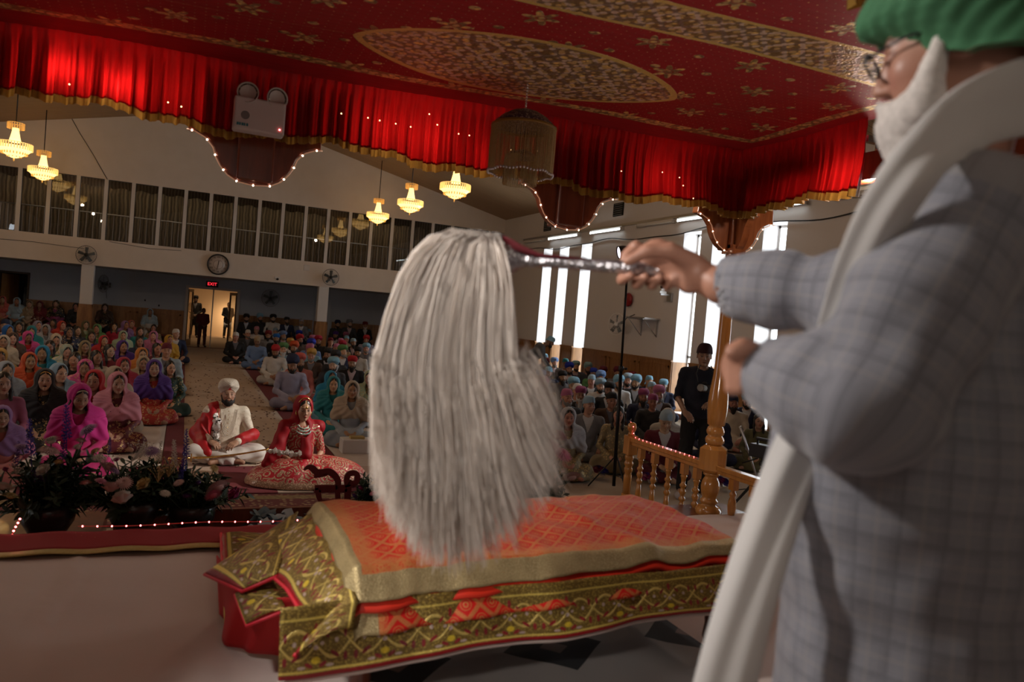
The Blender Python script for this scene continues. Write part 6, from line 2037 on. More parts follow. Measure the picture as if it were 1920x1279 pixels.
def gj_armR(P): return chain(P, [shR, elR, elR.lerp(cuR, .6), cuR], [.080, .070, .060, .054], .05)
def gjacket(P):
    t = gj_torso(P); a = gj_armL(P); c = gj_armR(P)
    d = smin(smin(t, a, .045), c, .035)
    f = .0050*fnoise(P, 18, 1.0)+.0040*fnoise(P, 42, 2.0)
    # creases at the elbow and along the forearm
    e = np.sqrt(((P-np.array(elL, F32))**2).sum(1)); f = f+.006*np.sin(e*95+2*fnoise(P, 9, 0))*np.exp(-(e/.13)**2)
    e = np.sqrt(((P-np.array(elR, F32))**2).sum(1)); f = f+.006*np.sin(e*80)*np.exp(-(e/.13)**2)
    d = d+f
    # open cuffs
    for c_, e_, r_ in ((cuL, elL, .047), (cuR, elR, .047)):
        ax = (c_-e_).normalized(); q = (P-np.array(c_, F32)) @ np.array(ax, F32)
        d = smax(d, np.where(np.sqrt(((P-np.array(c_, F32))**2).sum(1)) < .13, q-.0, -1), .006)
        d = smax(d, -cone(P, c_-ax*.03, c_+ax*.12, r_, r_), .004)
    d = smax(d, -cone(P, nk_+Vector((0, 0, .03)), HG @ Vector((0, 0, -.02)), .052, .075), .01)
    # back vent
    v = (P-np.array(hipG, F32)); s_ = v @ np.array((.69, -.72, 0), F32); lt = np.abs(v @ np.array((-.72, -.69, 0), F32)+.0)
    d = smax(d, -(smax(lt-.004, P[:, 2]*0+(P[:, 2]-(hipG.z+.10)), .002)+np.where(s_ > 0, 0, 1)), .006)
    return d
def guv(v):
    t, a, c = gj_torso(v), gj_armL(v), gj_armR(v)
    uv = np.zeros((len(v), 2), F32)
    ctr = np.array(belly, F32); q = v-ctr
    ang = np.arctan2(q @ np.array(latL, F32), q @ np.array(fwd, F32)); uv[:, 0] = ang*.17; uv[:, 1] = v[:, 2]
    for mask, segs in (((a < t)*(a <= c), (shL, elL, cuL)), ((c < t)*(c < a), (shR, elR, cuR))):
        m = np.nonzero(mask)[0]
        if len(m) == 0: continue
        P = v[m]
        best = None
        off = 0
        U = np.zeros(len(m)); V_ = np.zeros(len(m)); bd = np.full(len(m), 9.0)
        for i in range(2):
            A0 = np.array(segs[i], F32); B0 = np.array(segs[i+1], F32); d_ = B0-A0; L_ = np.linalg.norm(d_); d_ /= L_
            tt = np.clip((P-A0) @ d_, 0, L_); r_ = P-A0-tt[:, None]*d_
            ds = np.linalg.norm(r_, axis=1)
            x_ = np.cross(d_, (0, 0, 1)); x_ /= np.linalg.norm(x_); y_ = np.cross(d_, x_)
            aa = np.arctan2(r_ @ x_, r_ @ y_)*.062
            k_ = ds < bd
            U[k_] = aa[k_]; V_[k_] = off+tt[k_]; bd[k_] = ds[k_]; off += L_
        uv[m, 0] = U; uv[m, 1] = V_
    return uv
def f_plaid():
    u, v, uvs = uvn()
    def ln(t, P_, w): return 1-nsm(nabs(nfr(t/P_)-.5)*P_, w*.5, w)
    dk = nmx(ln(u, .046, .0030), ln(v, .046, .0030)); dk2 = nmx(ln(u+.006, .046, .0016), ln(v+.006, .046, .0016))
    lt = nmx(ln(u+.023, .046, .0018), ln(v+.023, .046, .0018))
    fine = nnoise(900, 1, uvs); w = nnoise(220, 2, uvs)
    c = cmix(w*.6+fine*.4, (.145, .150, .175), (.290, .290, .325))
    c = cmix(nmx(dk*.38, dk2*.28), c, (.045, .048, .065)); c = cmix(lt*.35, c, (.36, .33, .30))
    return {'Base Color': c, 'Roughness': .9, 'Sheen Weight': .2, 'bump': (fine, .2, .001)}
M_plaid = mat('grey_checked_wool', fn=f_plaid)
lo2 = [lo[0]-.06, lo[1]-.06, hipG.z-.36]; hi2 = [max(shR.x, hipG.x)+.26, hi[1]+.05, nk_.z+.10]
lo2[1] = min(lo2[1], hipG.y-.26)
me = solid('jacket', gjacket, lo2, hi2, .0062, uvfn=guv)
o = link('jacket', me, M_plaid); rel(o, gr)
def gtr(P):
    d = None
    for L_ in legsG:
        q = chain(P, [L_[0], L_[1], L_[2]+Vector((0, 0, .02))], [.085, .08, .07], .03); d = q if d is None else smin(d, q, .04)
    d = smin(d, ell(P, hipG+Vector((0, 0, -.03)), (.145, .145, .10)), .04)
    return smax(d+.006*fnoise(P, 16, 4), P[:, 2]-hipG.z-.06, .01)
o = link('trousers', solid('trousers', gtr, [hipG.x-.36, hipG.y-.36, .70], [hipG.x+.36, hipG.y+.36, hipG.z+.1], .012), M_cloth, color=(.55, .54, .52)); rel(o, gr)
o = link('turban', turban_mesh(0, 8, .175, .108, .132), M_turban, color=(.040, .150, .065)); o.matrix_world = HG @ Matrix.Translation((0, .036, -.060)) @ Matrix.Scale(1.20, 4); 
o.parent = gr; o.matrix_parent_inverse = Matrix.Translation(-Vector(gr.location))
o = link('beard', beard_mesh(.055, 1.08), M_beardw, color=(.62, .57, .53)); o.matrix_world = HG @ Matrix.Translation((0, -.004, .004)) @ Matrix.Scale(1.13, 4); o.parent = gr; o.matrix_parent_inverse = Matrix.Translation(-Vector(gr.location))
b = MB()
for s_ in (-1, 1):
    b.tube([(s_*.030+.024*math.cos(a), -.112-.004*math.cos(a)*s_, .006+.018*math.sin(a)) for a in np.linspace(0, 2*PI, 16)[:-1]], .0022, 6, closed=True)
    b.tube([(s_*.054, -.110, .012), (s_*.076, -.06, .014), (s_*.080, .01, .010)], .0022, 6)
    b.ball((s_*.056, -.111, .012), (.005, .005, .006), 8, 5)
b.tube([(-.006, -.113, .010), (0, -.117, .012), (.006, -.113, .010)], .002, 6)
o = b.build('glasses', M_black); o.matrix_world = HG; o.parent = gr; o.matrix_parent_inverse = Matrix.Translation(-Vector(gr.location))
# long white scarf over the shoulder
path = [(2010, 165, 1.10, .056), (1930, 180, 1.02, .052), (1845, 208, .965, .044), (1792, 242, .925, .038), (1742, 284, .900, .031), (1702, 332, .895, .030), (1655, 408, .92, .030), (1613, 505, .965, .030), (1582, 600, 1.02, .030), (1552, 700, 1.07, .031), (1514, 800, 1.05, .032), (1474, 900, 1.035, .033), (1436, 1010, 1.03, .034), (1402, 1120, 1.03, .036), (1372, 1230, 1.03, .038), (1345, 1350, 1.03, .040), (1322, 1480, 1.03, .041)]
PC = [A(*p[:3]) for p in path]
def spl(L_, t):
    k = t*(len(L_)-1); i = min(int(k), len(L_)-2); f = k-i
    g_ = lambda j: L_[max(0, min(len(L_)-1, j))]
    p0, p1, p2, p3 = g_(i-1), g_(i), g_(i+1), g_(i+2)
    return .5*((2*p1)+(-1*p0+p2)*f+(2*p0-5*p1+4*p2-p3)*f*f+(-1*p0+3*p1-3*p2+p3)*f**3)
WD = [p[3] for p in path]
def scarf_f(u, v):
    c = spl(PC, v); t_ = (spl(PC, min(1, v+.01))-spl(PC, max(0, v-.01))).normalized()
    view = (c-CAMP).normalized(); side_ = t_.cross(view).normalized()
    n_ = side_.cross(t_).normalized()
    w_ = spl([Vector((q, 0, 0)) for q in WD], v).x
    s_ = (u-.5)*2
    return c+side_*s_*w_-n_*(.016*math.sqrt(max(0, 1-s_*s_))*(-1 if False else 1)*0)+view*(.003*math.sin(s_*5.0+v*9)+.012*s_*s_)
M_scarfw = translucent('white_muslin', (.70, .68, .66), (.6, .58, .55), .2, .85)
b = MB(); b.grid(scarf_f, 24, 140); o = b.build('white_scarf', M_scarfw); solidify(o, .007, 0); rel(o, gr)
# shirt collar edge
b = MB(); b.tube([nk_+Matrix.Rotation(a, 3, 'Z') @ Vector((.072, 0, .012+.01*math.cos(a))) for a in np.linspace(0, 2*PI, 24)[:-1]], .014, 8, closed=True); o = b.build('shirt_collar', M_ivory); rel(o, gr)

# ------------------------------------------------------------------ fly whisk
root = A(950, 478, 1.50)
cr = empty('fly_whisk', root, 0, 'large white hair fly whisk with silver handle held over the altar bed', 'fly whisk')
def relc(o): o.parent = cr; o.matrix_parent_inverse = Matrix.Translation(-Vector(cr.location)); return o
M_silver = mat('embossed_silver', fn=lambda: {'Base Color': cmix(nvor(140), (.70, .68, .70), (.25, .24, .26)), 'Metallic': .9, 'Roughness': .32, 'bump': (nvor(120), .8, .003)})
hd = px_pts([(960, 484, 1.50), (1010, 489, 1.49), (1100, 496, 1.47), (1200, 503, 1.44), (1312, 512, 1.425)])
b = MB(); b.tube([spl(hd, t) for t in np.linspace(0, 1, 30)], [.0125 if t > .1 else .015 for t in np.linspace(0, 1, 30)], 16); relc(b.build('handle', M_silver))
ax_ = (hd[0]-hd[1]).normalized()
b = MB(); b.lathe([(.010, -.06), (.017, -.055), (.013, -.045), (.020, -.03), (.036, -.012), (.044, .008), (.042, .030), (.024, .040), (0, .042)], hd[0]+ax_*.012, 26, axis=ax_); relc(b.build('ferrule', M_silver))
b = MB(); b.tube([A(940, 450, 1.48), A(975, 466, 1.475), A(1010, 478, 1.47), (A(1100, 486, 1.465))], [.010, .008, .004, .0028], 8); relc(b.build('red_binding', mat('wine_velvet', (.13, .008, .014), .8)))
random.seed(21)
M_yak = translucent('white_yak_hair', (.86, .80, .74), (.88, .80, .72), .45, .7)
def strands(n, r0, outer):
    vs = []; fs = []
    NS = 13
    for k in range(n):
        s_ = random.random()
        s_ = s_*1.0
        dep = random.uniform(-1, 1); dep = math.copysign(abs(dep)**.8, dep)*(.105 if outer else .075)
        jit = random.gauss(0, 1)
        endy = 880+140*math.sin(min(1, max(0, (s_*1.05)))*PI)**.9+random.uniform(-120, 45)
        lock = math.sin(s_*39+dep*30)*.5+math.sin(s_*83+1.3)*.3
        endy += 34*lock
        # control points in picture space with depth
        p0 = (948-26*random.random(), 452+52*(s_*.5+.5*random.random()), 1.50+dep*.15)
        p1 = (888-62*(1-s_)+52*s_, 412+26*s_+18*(1-s_)+random.uniform(-3, 40)*(.3+s_)+12*abs(dep)*9, 1.48+dep*.5)
        p2 = (800-48*(1-s_)+162*s_, 510+35*s_+random.uniform(-8, 30), 1.46+dep*.9)
        p3 = (702+268*s_+random.uniform(-5, 5), 680, 1.45+dep*1.05)
        p4 = (700+300*s_+10*jit*.4+8*lock, endy-110, 1.44+dep*1.1)
        p5 = (708+345*s_**1.25+12*jit*.6+16*lock, endy, 1.44+dep*1.12)
        C_ = [A(*q) for q in (p0, p1, p2, p3, p4, p5)]
        base_ = len(vs)
        for i in range(NS):
            t = i/(NS-1)
            p = spl(C_, t)
            if i: p = p+Vector((math.sin(t*14+k)*.0012, math.cos(t*11+k*1.3)*.0012, 0))
            r_ = r0*(1-.82*t)*(.5+1.2*min(1, t*4))
            a0 = k*1.1
            for q in range(3):
                a = a0+q*2.094
                vs.append((p.x+r_*math.cos(a), p.y+r_*math.sin(a), p.z+(r_*.4*math.sin(a*2) if t < .3 else 0)))
        for i in range(NS-1):
            for q in range(3):
                fs.append((base_+i*3+q, base_+i*3+(q+1) % 3, base_+(i+1)*3+(q+1) % 3, base_+(i+1)*3+q))
    me = bpy.data.meshes.new('hair_tuft'); 
    va = np.array(vs, F32); fa = np.array(fs, np.int32)
    return to_mesh('hair_tuft', va, fa)
o = link('hair_tuft', strands(5200, .0016, True), M_yak); relc(o); o['kind'] = 'stuff'
# ------------------------------------------------------------------ flower arrangements, sign, donation tray
random.seed(33)
M_stem = mat('stem_green', (.03, .06, .02), .6)
def fcol(name, c, c2=None): return mat(name, fn=lambda: {'Base Color': cmix(nnoise(20, 2), c, c2 or tuple(x*.7 for x in c)), 'Roughness': .75})
M_blue = fcol('delphinium_blue', (.035, .025, .24), (.06, .04, .34)); M_purp = fcol('violet_petal', (.10, .03, .18)); M_pinkf = fcol('pink_petal', (.58, .22, .30), (.45, .12, .20))
M_blush = fcol('blush_petal', (.62, .42, .38), (.50, .32, .30)); M_whitef = fcol('white_petal', (.62, .58, .50), (.52, .48, .40)); M_cer = fcol('cerise_petal', (.30, .02, .12)); M_lil = fcol('lilac_petal', (.34, .20, .36)); M_yel = fcol('pale_yellow_petal', (.55, .42, .16))
def mum_mesh(n=5):
    """chrysanthemum head: rings of narrow curved petals"""
    b = MB(); b.ball((0, 0, -.1), (.5, .5, .35), 10, 6)
    for ring in range(n):
        t = ring/(n-1); m = 12+ring*4
        for k in range(m):
            a = 2*PI*(k+.5*(ring % 2))/m+random.uniform(-.05, .05); el = 1.35-1.25*t
            ca, sa = math.cos(a), math.sin(a)
            def q(r_, z_, w_): return [(r_*ca-w_*sa, r_*sa+w_*ca, z_), (r_*ca+w_*sa, r_*sa-w_*ca, z_)]
            L = .55+.5*t
            p0 = q(.15, .1-.2*t, .05); p1 = q(.15+L*.6*math.cos(el), .1-.2*t+L*.7*math.sin(el), .085); p2 = q(.15+L*math.cos(el*.8), .1-.25*t+L*.75*math.sin(el*.75), .03)
            b.add(p0+p1+p2, [(0, 1, 3, 2), (2, 3, 5, 4)], True)
    return b.mesh('chrysanthemum')
MUM = [mum_mesh(5), mum_mesh(4)]
def spike_mesh():
    b = MB(); b.tube([(0, 0, 0), (.01, 0, .5), (0, .01, 1)], .012, 5)
    for k in range(46):
        z = .25+.75*k/46; a = k*2.4; r = .10*(1.15-z*.8)
        c = Vector((r*math.cos(a), r*math.sin(a), z))
        for j in range(5):
            t = a+j*1.256; s = .045*(1.25-z*.6)
            d = Vector((math.cos(t)*.8, math.sin(t)*.8, .5*math.sin(j*1.7))).normalized()
            o_ = d.orthogonal().normalized()
            b.add([c, c+d*s*.7+o_*s*.45, c+d*s*1.3, c+d*s*.7-o_*s*.45], [(0, 1, 2, 3)], False)
    return b.mesh('flower_spike')
SPK = spike_mesh()
def leafspray_mesh(seed, n=16, wide=.26):
    random.seed(seed)
    b = MB(); b.tube([(0, 0, 0), (.05, 0, .5), (.16, .02, 1.0)], .010, 5)
    for k in range(n):
        t = .2+.8*k/n; a = k*2.4+random.random()
        c = Vector((.05*t+.11*t*t, 0, t)); d = Vector((math.cos(a), math.sin(a), .5+random.random()*.6)).normalized(); o_ = d.cross(Vector((0, 0, 1))).normalized()
        L_ = wide*random.uniform(.7, 1.2); w_ = L_*.15
        up = Vector((0, 0, -.12*L_))
        b.add([c, c+d*L_*.35+o_*w_, c+d*L_*.7+o_*w_*.8+up, c+d*L_+up*2, c+d*L_*.7-o_*w_*.8+up, c+d*L_*.35-o_*w_], [(0, 1, 2, 3), (0, 3, 4, 5)], True)
    return b.mesh('leaf_spray')
LSP = [leafspray_mesh(i, 14+4*i, .22+.05*i) for i in range(4)]
def filler_mesh():
    b = MB()
    random.seed(8)
    for k in range(26):
        p = Vector((random.gauss(0, .28), random.gauss(0, .28), .6+random.random()*.5))
        b.tube([(0, 0, 0), p*.5+Vector((0, 0, .1)), p], .006, 4, caps=False); b.ball(p, .035, 5, 4)
    return b.mesh('filler_sprig')
FIL = filler_mesh()
def arrangement(name, loc, label, items, seed, vase=None, greens=26, R=.30, H=.42, up=.12):
    random.seed(seed)
    e = empty('flower_arrangement', loc, label=label, cat='flowers')
    if vase:
        b = MB(); b.lathe([(.02, 0), (.09, .01), (.13, .08), (.14, .16), (.12, .18), (.11, .17), (.11, .10), (.0, .06)], (0, 0, 0), 20); b.build('vase', vase, e)
    c0 = Vector((0, 0, up))
    for k in range(greens):
        a = random.uniform(0, 2*PI); el = random.uniform(.15, 1.35)
        d = Vector((math.cos(a)*math.cos(el), math.sin(a)*math.cos(el)*.6, math.sin(el)))
        o = link('leaf_spray', LSP[k % 4], M_leaf, e); s_ = random.uniform(.7, 1.05)*Vector((d.x*R, d.y*R, d.z*H)).length
        o.location = c0; o.rotation_mode = 'QUATERNION'; o.rotation_quaternion = d.to_track_quat('Z', 'Y') @ Matrix.Rotation(random.uniform(0, 6), 3, 'Z').to_quaternion(); o.scale = (s_*1.0, s_*1.0, s_)
    for (kind, px, py, Y, sz, m) in items:
        p = on(px, py, 'y', Y-.12)-Vector(loc)
        if kind == 's':
            o = link('flower_spike', SPK, m, e); o.location = p-Vector((0, 0, sz*.5)); o.scale = (sz*.75, sz*.75, sz); o.rotation_euler = (random.uniform(-.1, .1), random.uniform(-.15, .15), random.uniform(0, 6))
        else:
            me = {'m': MUM[0], 'n': MUM[1], 'r': RB_[0], 'f': FIL}[kind]
            o = link({'m': 'chrysanthemum', 'n': 'chrysanthemum', 'r': 'rose', 'f': 'filler_sprig'}[kind], me, m, e); o.location = p
            s_ = sz*(.55 if kind in 'mn' else .9); o.scale = (s_, s_, s_*.9)
            o.rotation_euler = (random.uniform(.2, .9), random.uniform(-.5, .5), random.uniform(0, 6))
            b = MB(); q = p-Vector((0, 0, s_*.1)); b.tube([q, q*.5+c0*.5+Vector((0, .02, -.03)), c0*.9], .003, 4, caps=False)
            b.build('stem', M_stem, o if False else e)
    return e
M_vase = mat('dark_vase', (.02, .018, .016), .3)
yA = 4.78
arrangement('a', (-.62, yA, .50), 'large flower arrangement with white chrysanthemums and blue delphiniums at the platform\'s left corner',
 [('m', 96, 826, yA, .085, M_whitef), ('m', 93, 846, yA-.03, .090, M_blush), ('s', 128, 800, yA, .26, M_blue), ('s', 62, 830, yA+.02, .26, M_blue), ('s', 118, 842, yA-.02, .20, M_blue), ('m', 165, 806, yA+.05, .085, M_lil),
  ('n', 40, 838, yA+.03, .06, M_lil), ('n', 48, 856, yA-.05, .05, M_pinkf), ('n', 5, 912, yA-.1, .075, M_whitef), ('n', 20, 930, yA-.12, .07, M_yel), ('r', 80, 880, yA-.12, .03, M_whitef), ('n', 145, 838, yA, .06, M_whitef), ('n', 152, 826, yA+.05, .05, M_blush),
  ('f', 30, 890, yA, .10, M_whitef), ('f', 85, 905, yA, .10, M_purp), ('n', 10, 880, yA, .05, M_cer), ('n', 110, 866, yA-.08, .04, M_yel), ('s', 28, 858, yA+.1, .18, M_purp)], 5, M_vase, 50, .40, .33)
arrangement('b', (-.20, yA+.05, .50), 'wide flower arrangement with peach roses and pale blooms left of the donation tray',
 [('r', 228, 932, yA-.12, .045, M_whitef), ('r', 208, 912, yA-.1, .038, M_blush), ('n', 232, 906, yA-.08, .075, M_blush), ('n', 205, 876, yA, .085, M_blush), ('n', 185, 858, yA+.05, .060, M_whitef), ('n', 215, 882, yA-.03, .05, M_lil), ('f', 200, 888, yA, .14, M_whitef),
  ('s', 205, 838, yA+.1, .12, M_blue), ('n', 218, 862, yA+.06, .045, M_cer), ('f', 246, 866, yA+.05, .14, M_whitef), ('f', 262, 860, yA+.02, .12, M_whitef), ('n', 178, 846, yA+.08, .05, M_yel), ('r', 268, 906, yA-.1, .034, M_yel), ('n', 284, 846, yA+.1, .075, M_lil),
  ('f', 296, 905, yA-.05, .12, M_yel), ('n', 160, 905, yA-.14, .05, M_blush), ('n', 190, 902, yA-.1, .055, M_pinkf), ('n', 165, 880, yA-.1, .045, M_purp)], 6, M_vase, 50, .38, .28)
arrangement('c', (.12, yA+.1, .46), 'flower arrangement with blue delphiniums and large leaves in front of the groom',
 [('s', 352, 838, yA+.1, .22, M_blue), ('s', 345, 868, yA+.08, .20, M_blue), ('s', 330, 858, yA+.12, .22, M_whitef), ('s', 297, 852, yA+.12, .16, M_whitef), ('m', 408, 914, yA-.05, .12, M_blush), ('n', 400, 928, yA-.1, .08, M_pinkf), ('r', 438, 925, yA-.1, .036, M_cer), ('n', 372, 905, yA, .05, M_purp),
  ('f', 315, 895, yA, .14, M_yel), ('n', 335, 905, yA-.03, .05, M_blush), ('n', 402, 878, yA+.1, .045, M_yel), ('s', 338, 886, yA+.05, .16, M_blue), ('n', 310, 925, yA-.06, .05, M_whitef), ('n', 350, 930, yA-.08, .045, M_purp)], 7, M_vase, 46, .34, .26)
e = arrangement('d', (1.36, 5.35, .30), 'small flower arrangement with a lilac rose at the right of the maroon sign',
 [('r', 712, 892, 5.3, .045, M_lil), ('n', 722, 905, 5.28, .05, M_whitef), ('n', 700, 905, 5.25, .045, M_yel), ('n', 735, 905, 5.3, .05, M_whitef), ('n', 676, 915, 5.25, .05, M_cer), ('n', 665, 930, 5.2, .045, M_purp), ('n', 700, 925, 5.22, .045, M_pinkf), ('f', 715, 915, 5.3, .14, M_whitef), ('n', 745, 880, 5.35, .06, M_blue), ('s', 760, 870, 5.4, .26, M_blue)], 8, M_vase, 40, .28, .28)
e = arrangement('e', (2.62, 5.2, .30), 'flower arrangement with pink chrysanthemums and blue spike at the right end of the altar',
 [('m', 1044, 816, 5.2, .135, M_pinkf), ('m', 1034, 836, 5.2, .10, M_pinkf), ('m', 1054, 852, 5.2, .13, M_pinkf), ('m', 1072, 894, 5.2, .13, M_blush), ('s', 1022, 818, 5.2, .32, M_blue), ('n', 1056, 884, 5.2, .05, M_blush), ('s', 1008, 850, 5.3, .3, M_blue), ('n', 1015, 880, 5.2, .07, M_cer), ('n', 1000, 900, 5.2, .07, M_whitef)], 9, M_vase, 40, .24, .42)
# bouquets on the carpet before the front row women
for px, py, lb in ((1124, 884, 'small dark blue and red bouquet on the carpet in front of the gold-dressed woman'), (1215, 898, 'small dark blue bouquet on the carpet seen between the balusters'), (1352, 905, 'small bouquet on the carpet right of the turned post')):
    e = empty('bouquet', on(px, py, 'z', .09), 0, lb, 'bouquet')
    for k in range(16):
        a = k*2.4; r_ = .10*math.sqrt(k/16)
        o = link('chrysanthemum', MUM[1], (M_blue, M_purp, M_cer, M_blue, M_pinkf)[k % 5], e); o.location = (r_*math.cos(a), r_*math.sin(a), .05*(1-k/16)); o.scale = (.045,)*3; o.rotation_euler = (.7*math.sin(a), .7*math.cos(a), a)
    b = MB(); b.tube([(0, 0, 0), (.06, .05, -.05), (.14, .10, -.07)], .018, 8); b.build('stem_wrap', M_ivory, e)
# leafy twig in front of the groom
# donation tray with notes
tr = empty('donation_tray', (.30, 5.0, .12), label='long dark wooden tray in front of the altar platform holding folded notes', cat='tray')
b = MB(); b.bb(-.62, .75, .20, .24, .0, .385); b.build('back_board', M_mahog, tr)
b = MB(); b.bb(-.62, .75, -.60, .24, .0, .22); b.build('tray_floor', M_mahog, tr)
b = MB(); b.bb(-.62, .75, -.64, -.60, .0, .34); b.bb(.71, .75, -.6, .2, 0, .36); b.build('front_board', M_mahog, tr)
random.seed(4)
NOTE = [mat('banknote_%d' % i, c, .6) for i, c in enumerate(((.09, .14, .16), (.18, .26, .29), (.07, .10, .12), (.30, .34, .37)))]
def note_mesh(sd_):
    random.seed(sd_); a, c_ = random.uniform(-1, 1), random.uniform(.4, 1.2)
    b = MB(); b.grid(lambda u, v: ((u-.5)*.15, (v-.5)*.07, .016*math.sin(u*PI*c_+a)+.010*math.sin(v*4+a*2)), 8, 4)
    return b.mesh('banknote')
NM = [note_mesh(i) for i in range(5)]
for k in range(64):
    x = random.uniform(.42, .98); y = random.uniform(4.52, 5.12)
    o = link('banknote', NM[k % 5], NOTE[k % 4]); o.location = (x, y, .40+.075*random.random()+.03*math.sin((x-.42)*5)); o.rotation_euler = (random.uniform(-.6, .6), random.uniform(-.6, .6), random.uniform(0, 3))
    tag(o, 'folded blue-grey banknote in the pile on the dark wooden tray', 'banknote', 'banknotes in the donation tray')
# maroon sign in the shape of the Sikh symbol, cut from board
M_sign = mat('maroon_board', fn=lambda: {'Base Color': cmix(nnoise(30, 2), (.13, .012, .014), (.17, .018, .020)), 'Roughness': .6})
def Z7(x, y): return (540+x/8.73, 840+y/8.73)
def stroke(b, pts, w, y=5.3):
    P = [on(*Z7(*p), 'y', y) for p in pts]
    n = len(P); Q = [spl(P, t) for t in np.linspace(0, 1, n*6)]
    ww = w if hasattr(w, '__len__') else [w]*len(Q)
    wl = [spl([Vector((q, 0, 0)) for q in ww], t).x for t in np.linspace(0, 1, len(Q))] if hasattr(w, '__len__') else ww
    l = []; r_ = []
    for i, q in enumerate(Q):
        t = (Q[min(i+1, len(Q)-1)]-Q[max(i-1, 0)]).normalized(); nn = Vector((-t.z, 0, t.x))
        l.append(q+nn*wl[i]*.5); r_.append(q-nn*wl[i]*.5)
    vs = []
    for a, c_ in zip(l, r_): vs += [a, c_, a+Vector((0, .02, 0)), c_+Vector((0, .02, 0))]
    fs = []
    for i in range(len(Q)-1):
        k = i*4
        fs += [(k, k+1, k+5, k+4), (k+2, k+6, k+7, k+3), (k, k+4, k+6, k+2), (k+1, k+3, k+7, k+5)]
    fs += [(0, 2, 3, 1), (len(Q)*4-4, len(Q)*4-3, len(Q)*4-1, len(Q)*4-2)]
    b.add(vs, fs)
b = MB()
stroke(b, [(262, 365), (330, 320), (400, 335), (470, 400), (560, 405), (680, 395), (780, 470), (825, 570), (800, 660)], [.010, .030, .045, .045, .045, .048, .046, .042, .035])
stroke(b, [(430, 470), (520, 460), (600, 445), (640, 420)], .022)
stroke(b, [(440, 670), (620, 668), (820, 668), (1040, 664)], .050)
stroke(b, [(490, 650), (500, 760), (530, 860), (600, 900)], [.04, .038, .03, .02])
stroke(b, [(820, 640), (815, 740), (820, 860)], .036)
stroke(b, [(985, 600), (980, 740), (975, 870)], .046)
stroke(b, [(985, 640), (965, 540), (985, 450), (1050, 415), (1120, 430), (1140, 500), (1110, 570), (1050, 590), (1000, 560)], .040)
b.tube([on(*Z7(530, 880), 'y', 5.31), on(*Z7(1000, 880), 'y', 5.31)], .02, 6)
P0 = on(*Z7(780, 880), 'y', 5.31); b.bb(P0.x-.10, P0.x+.10, 5.24, 5.38, .30, P0.z)
o = b.build('symbol_sign', M_sign); tag(o, 'maroon cut-out Sikh symbol sign standing before the bride\'s skirt', 'sign')
b = MB(); b.bb(.80, 2.95, 5.05, 5.55, 0, .30); o = b.build('wooden_step', M_mahog); tag(o, 'dark wooden step behind the altar bed carrying the sign and flowers', 'step')
b = MB(); b.bb(-1.2, .26, 4.50, 5.25, 0, .50)
b = MB(); b.bb(-1.15, -.36, 4.5, 5.25, 0, .50); o = b.build('flower_stand', M_mahog); tag(o, 'low dark wooden stand carrying the flower arrangements left of the tray', 'stand')
# ------------------------------------------------------------------ chandeliers, fans, clock, exit sign, wall fittings
M_crg = mat('lit_crystal', (1, .85, .5), .2, emit=(1.0, .56, .16), es=.75)
M_crh = mat('lit_crystal_core', (1, .9, .6), .2, emit=(1.0, .60, .20), es=2.3)
M_crd = mat('crystal_drop', (.9, .62, .25), .12, emit=(1.0, .42, .07), es=.35)
def chandelier_tree(loc, label):
    e = empty('chandelier', loc, 0, label, 'chandelier', 'crystal chandeliers of the hall')
    b = MB(); b.tube([(0, 0, .62), (0, 0, roof(loc[0])-loc[2])], .012, 6); b.build('suspension_rod', M_blackmetal, e)
    def ring(R, z0, z1, n, r=.012):
        b = MB()
        for k in range(n):
            a = 2*PI*k/n; x, y = R*math.cos(a), R*math.sin(a)
            b.box((x, y, (z0+z1)/2), (r*1.6, r*1.6, abs(z1-z0)), Matrix.Rotation(a, 3, 'Z'))
        return b
    b = ring(.16, .48, .60, 20); b.lathe([(.165, .60), (.17, .61), (.165, .615), (.155, .61)], n=20); b.build('top_tier', M_crd, e)
    b = MB(); b.lathe([(.06, .50), (.075, .40), (.10, .28), (.12, .20), (.10, .19), (.07, .30), (.05, .45)], n=18); b.build('neck', M_crh, e)
    b = ring(.34, .03, .16, 40, .014); b.lathe([(.345, .16), (.35, .17), (.345, .175), (.33, .17)], n=30); b.build('main_tier', M_crg, e)
    b = MB(); b.lathe([(.30, .10), (.33, .04), (.26, -.03), (.16, -.10), (.06, -.15), (.0, -.16)], n=24); b.build('crystal_bowl', M_crh, e)
    b = ring(.25, -.08, -.02, 26, .012)
    for k in range(12): b.ball((.14*math.cos(k*.52), .14*math.sin(k*.52), -.125), .014, 6, 4)
    b.ball((0, 0, -.19), (.018, .018, .04), 8, 6); b.build('drops', M_crd, e)
    l = light('POINT', (loc[0], loc[1], loc[2]+.0), None, 62, (1.0, .68, .40), .05, name='chandelier_bulb')
    return e
for (px, py), (x, y) in zip(((27, 283), (80, 327), (708, 410), (769, 388), (853, 360)), ((-3.87, 19.7), (-3.87, 23.4), (5.6, 23.4), (5.6, 19.7), (5.6, 16.1))):
    p = on(px, py, 'y', y)
    lb = {27: 'lit crystal chandelier nearest the left edge of the picture', 80: 'lit crystal chandelier in front of the left gallery windows', 708: 'lit crystal chandelier lowest and farthest of the right group of three', 769: 'lit crystal chandelier in the middle of the right group of three', 853: 'lit crystal chandelier highest and nearest of the right group of three'}[px]
    chandelier_tree((p.x, p.y, p.z), lb)
for x, y in ((-3.87, 12.3), (5.6, 12.0), (-3.87, 16), (-3.87, 8.6)):     # further chandeliers hang outside the view
    light('POINT', (x, y, 4.9), None, 66, (1.0, .74, .50), .05, name='chandelier_bulb')

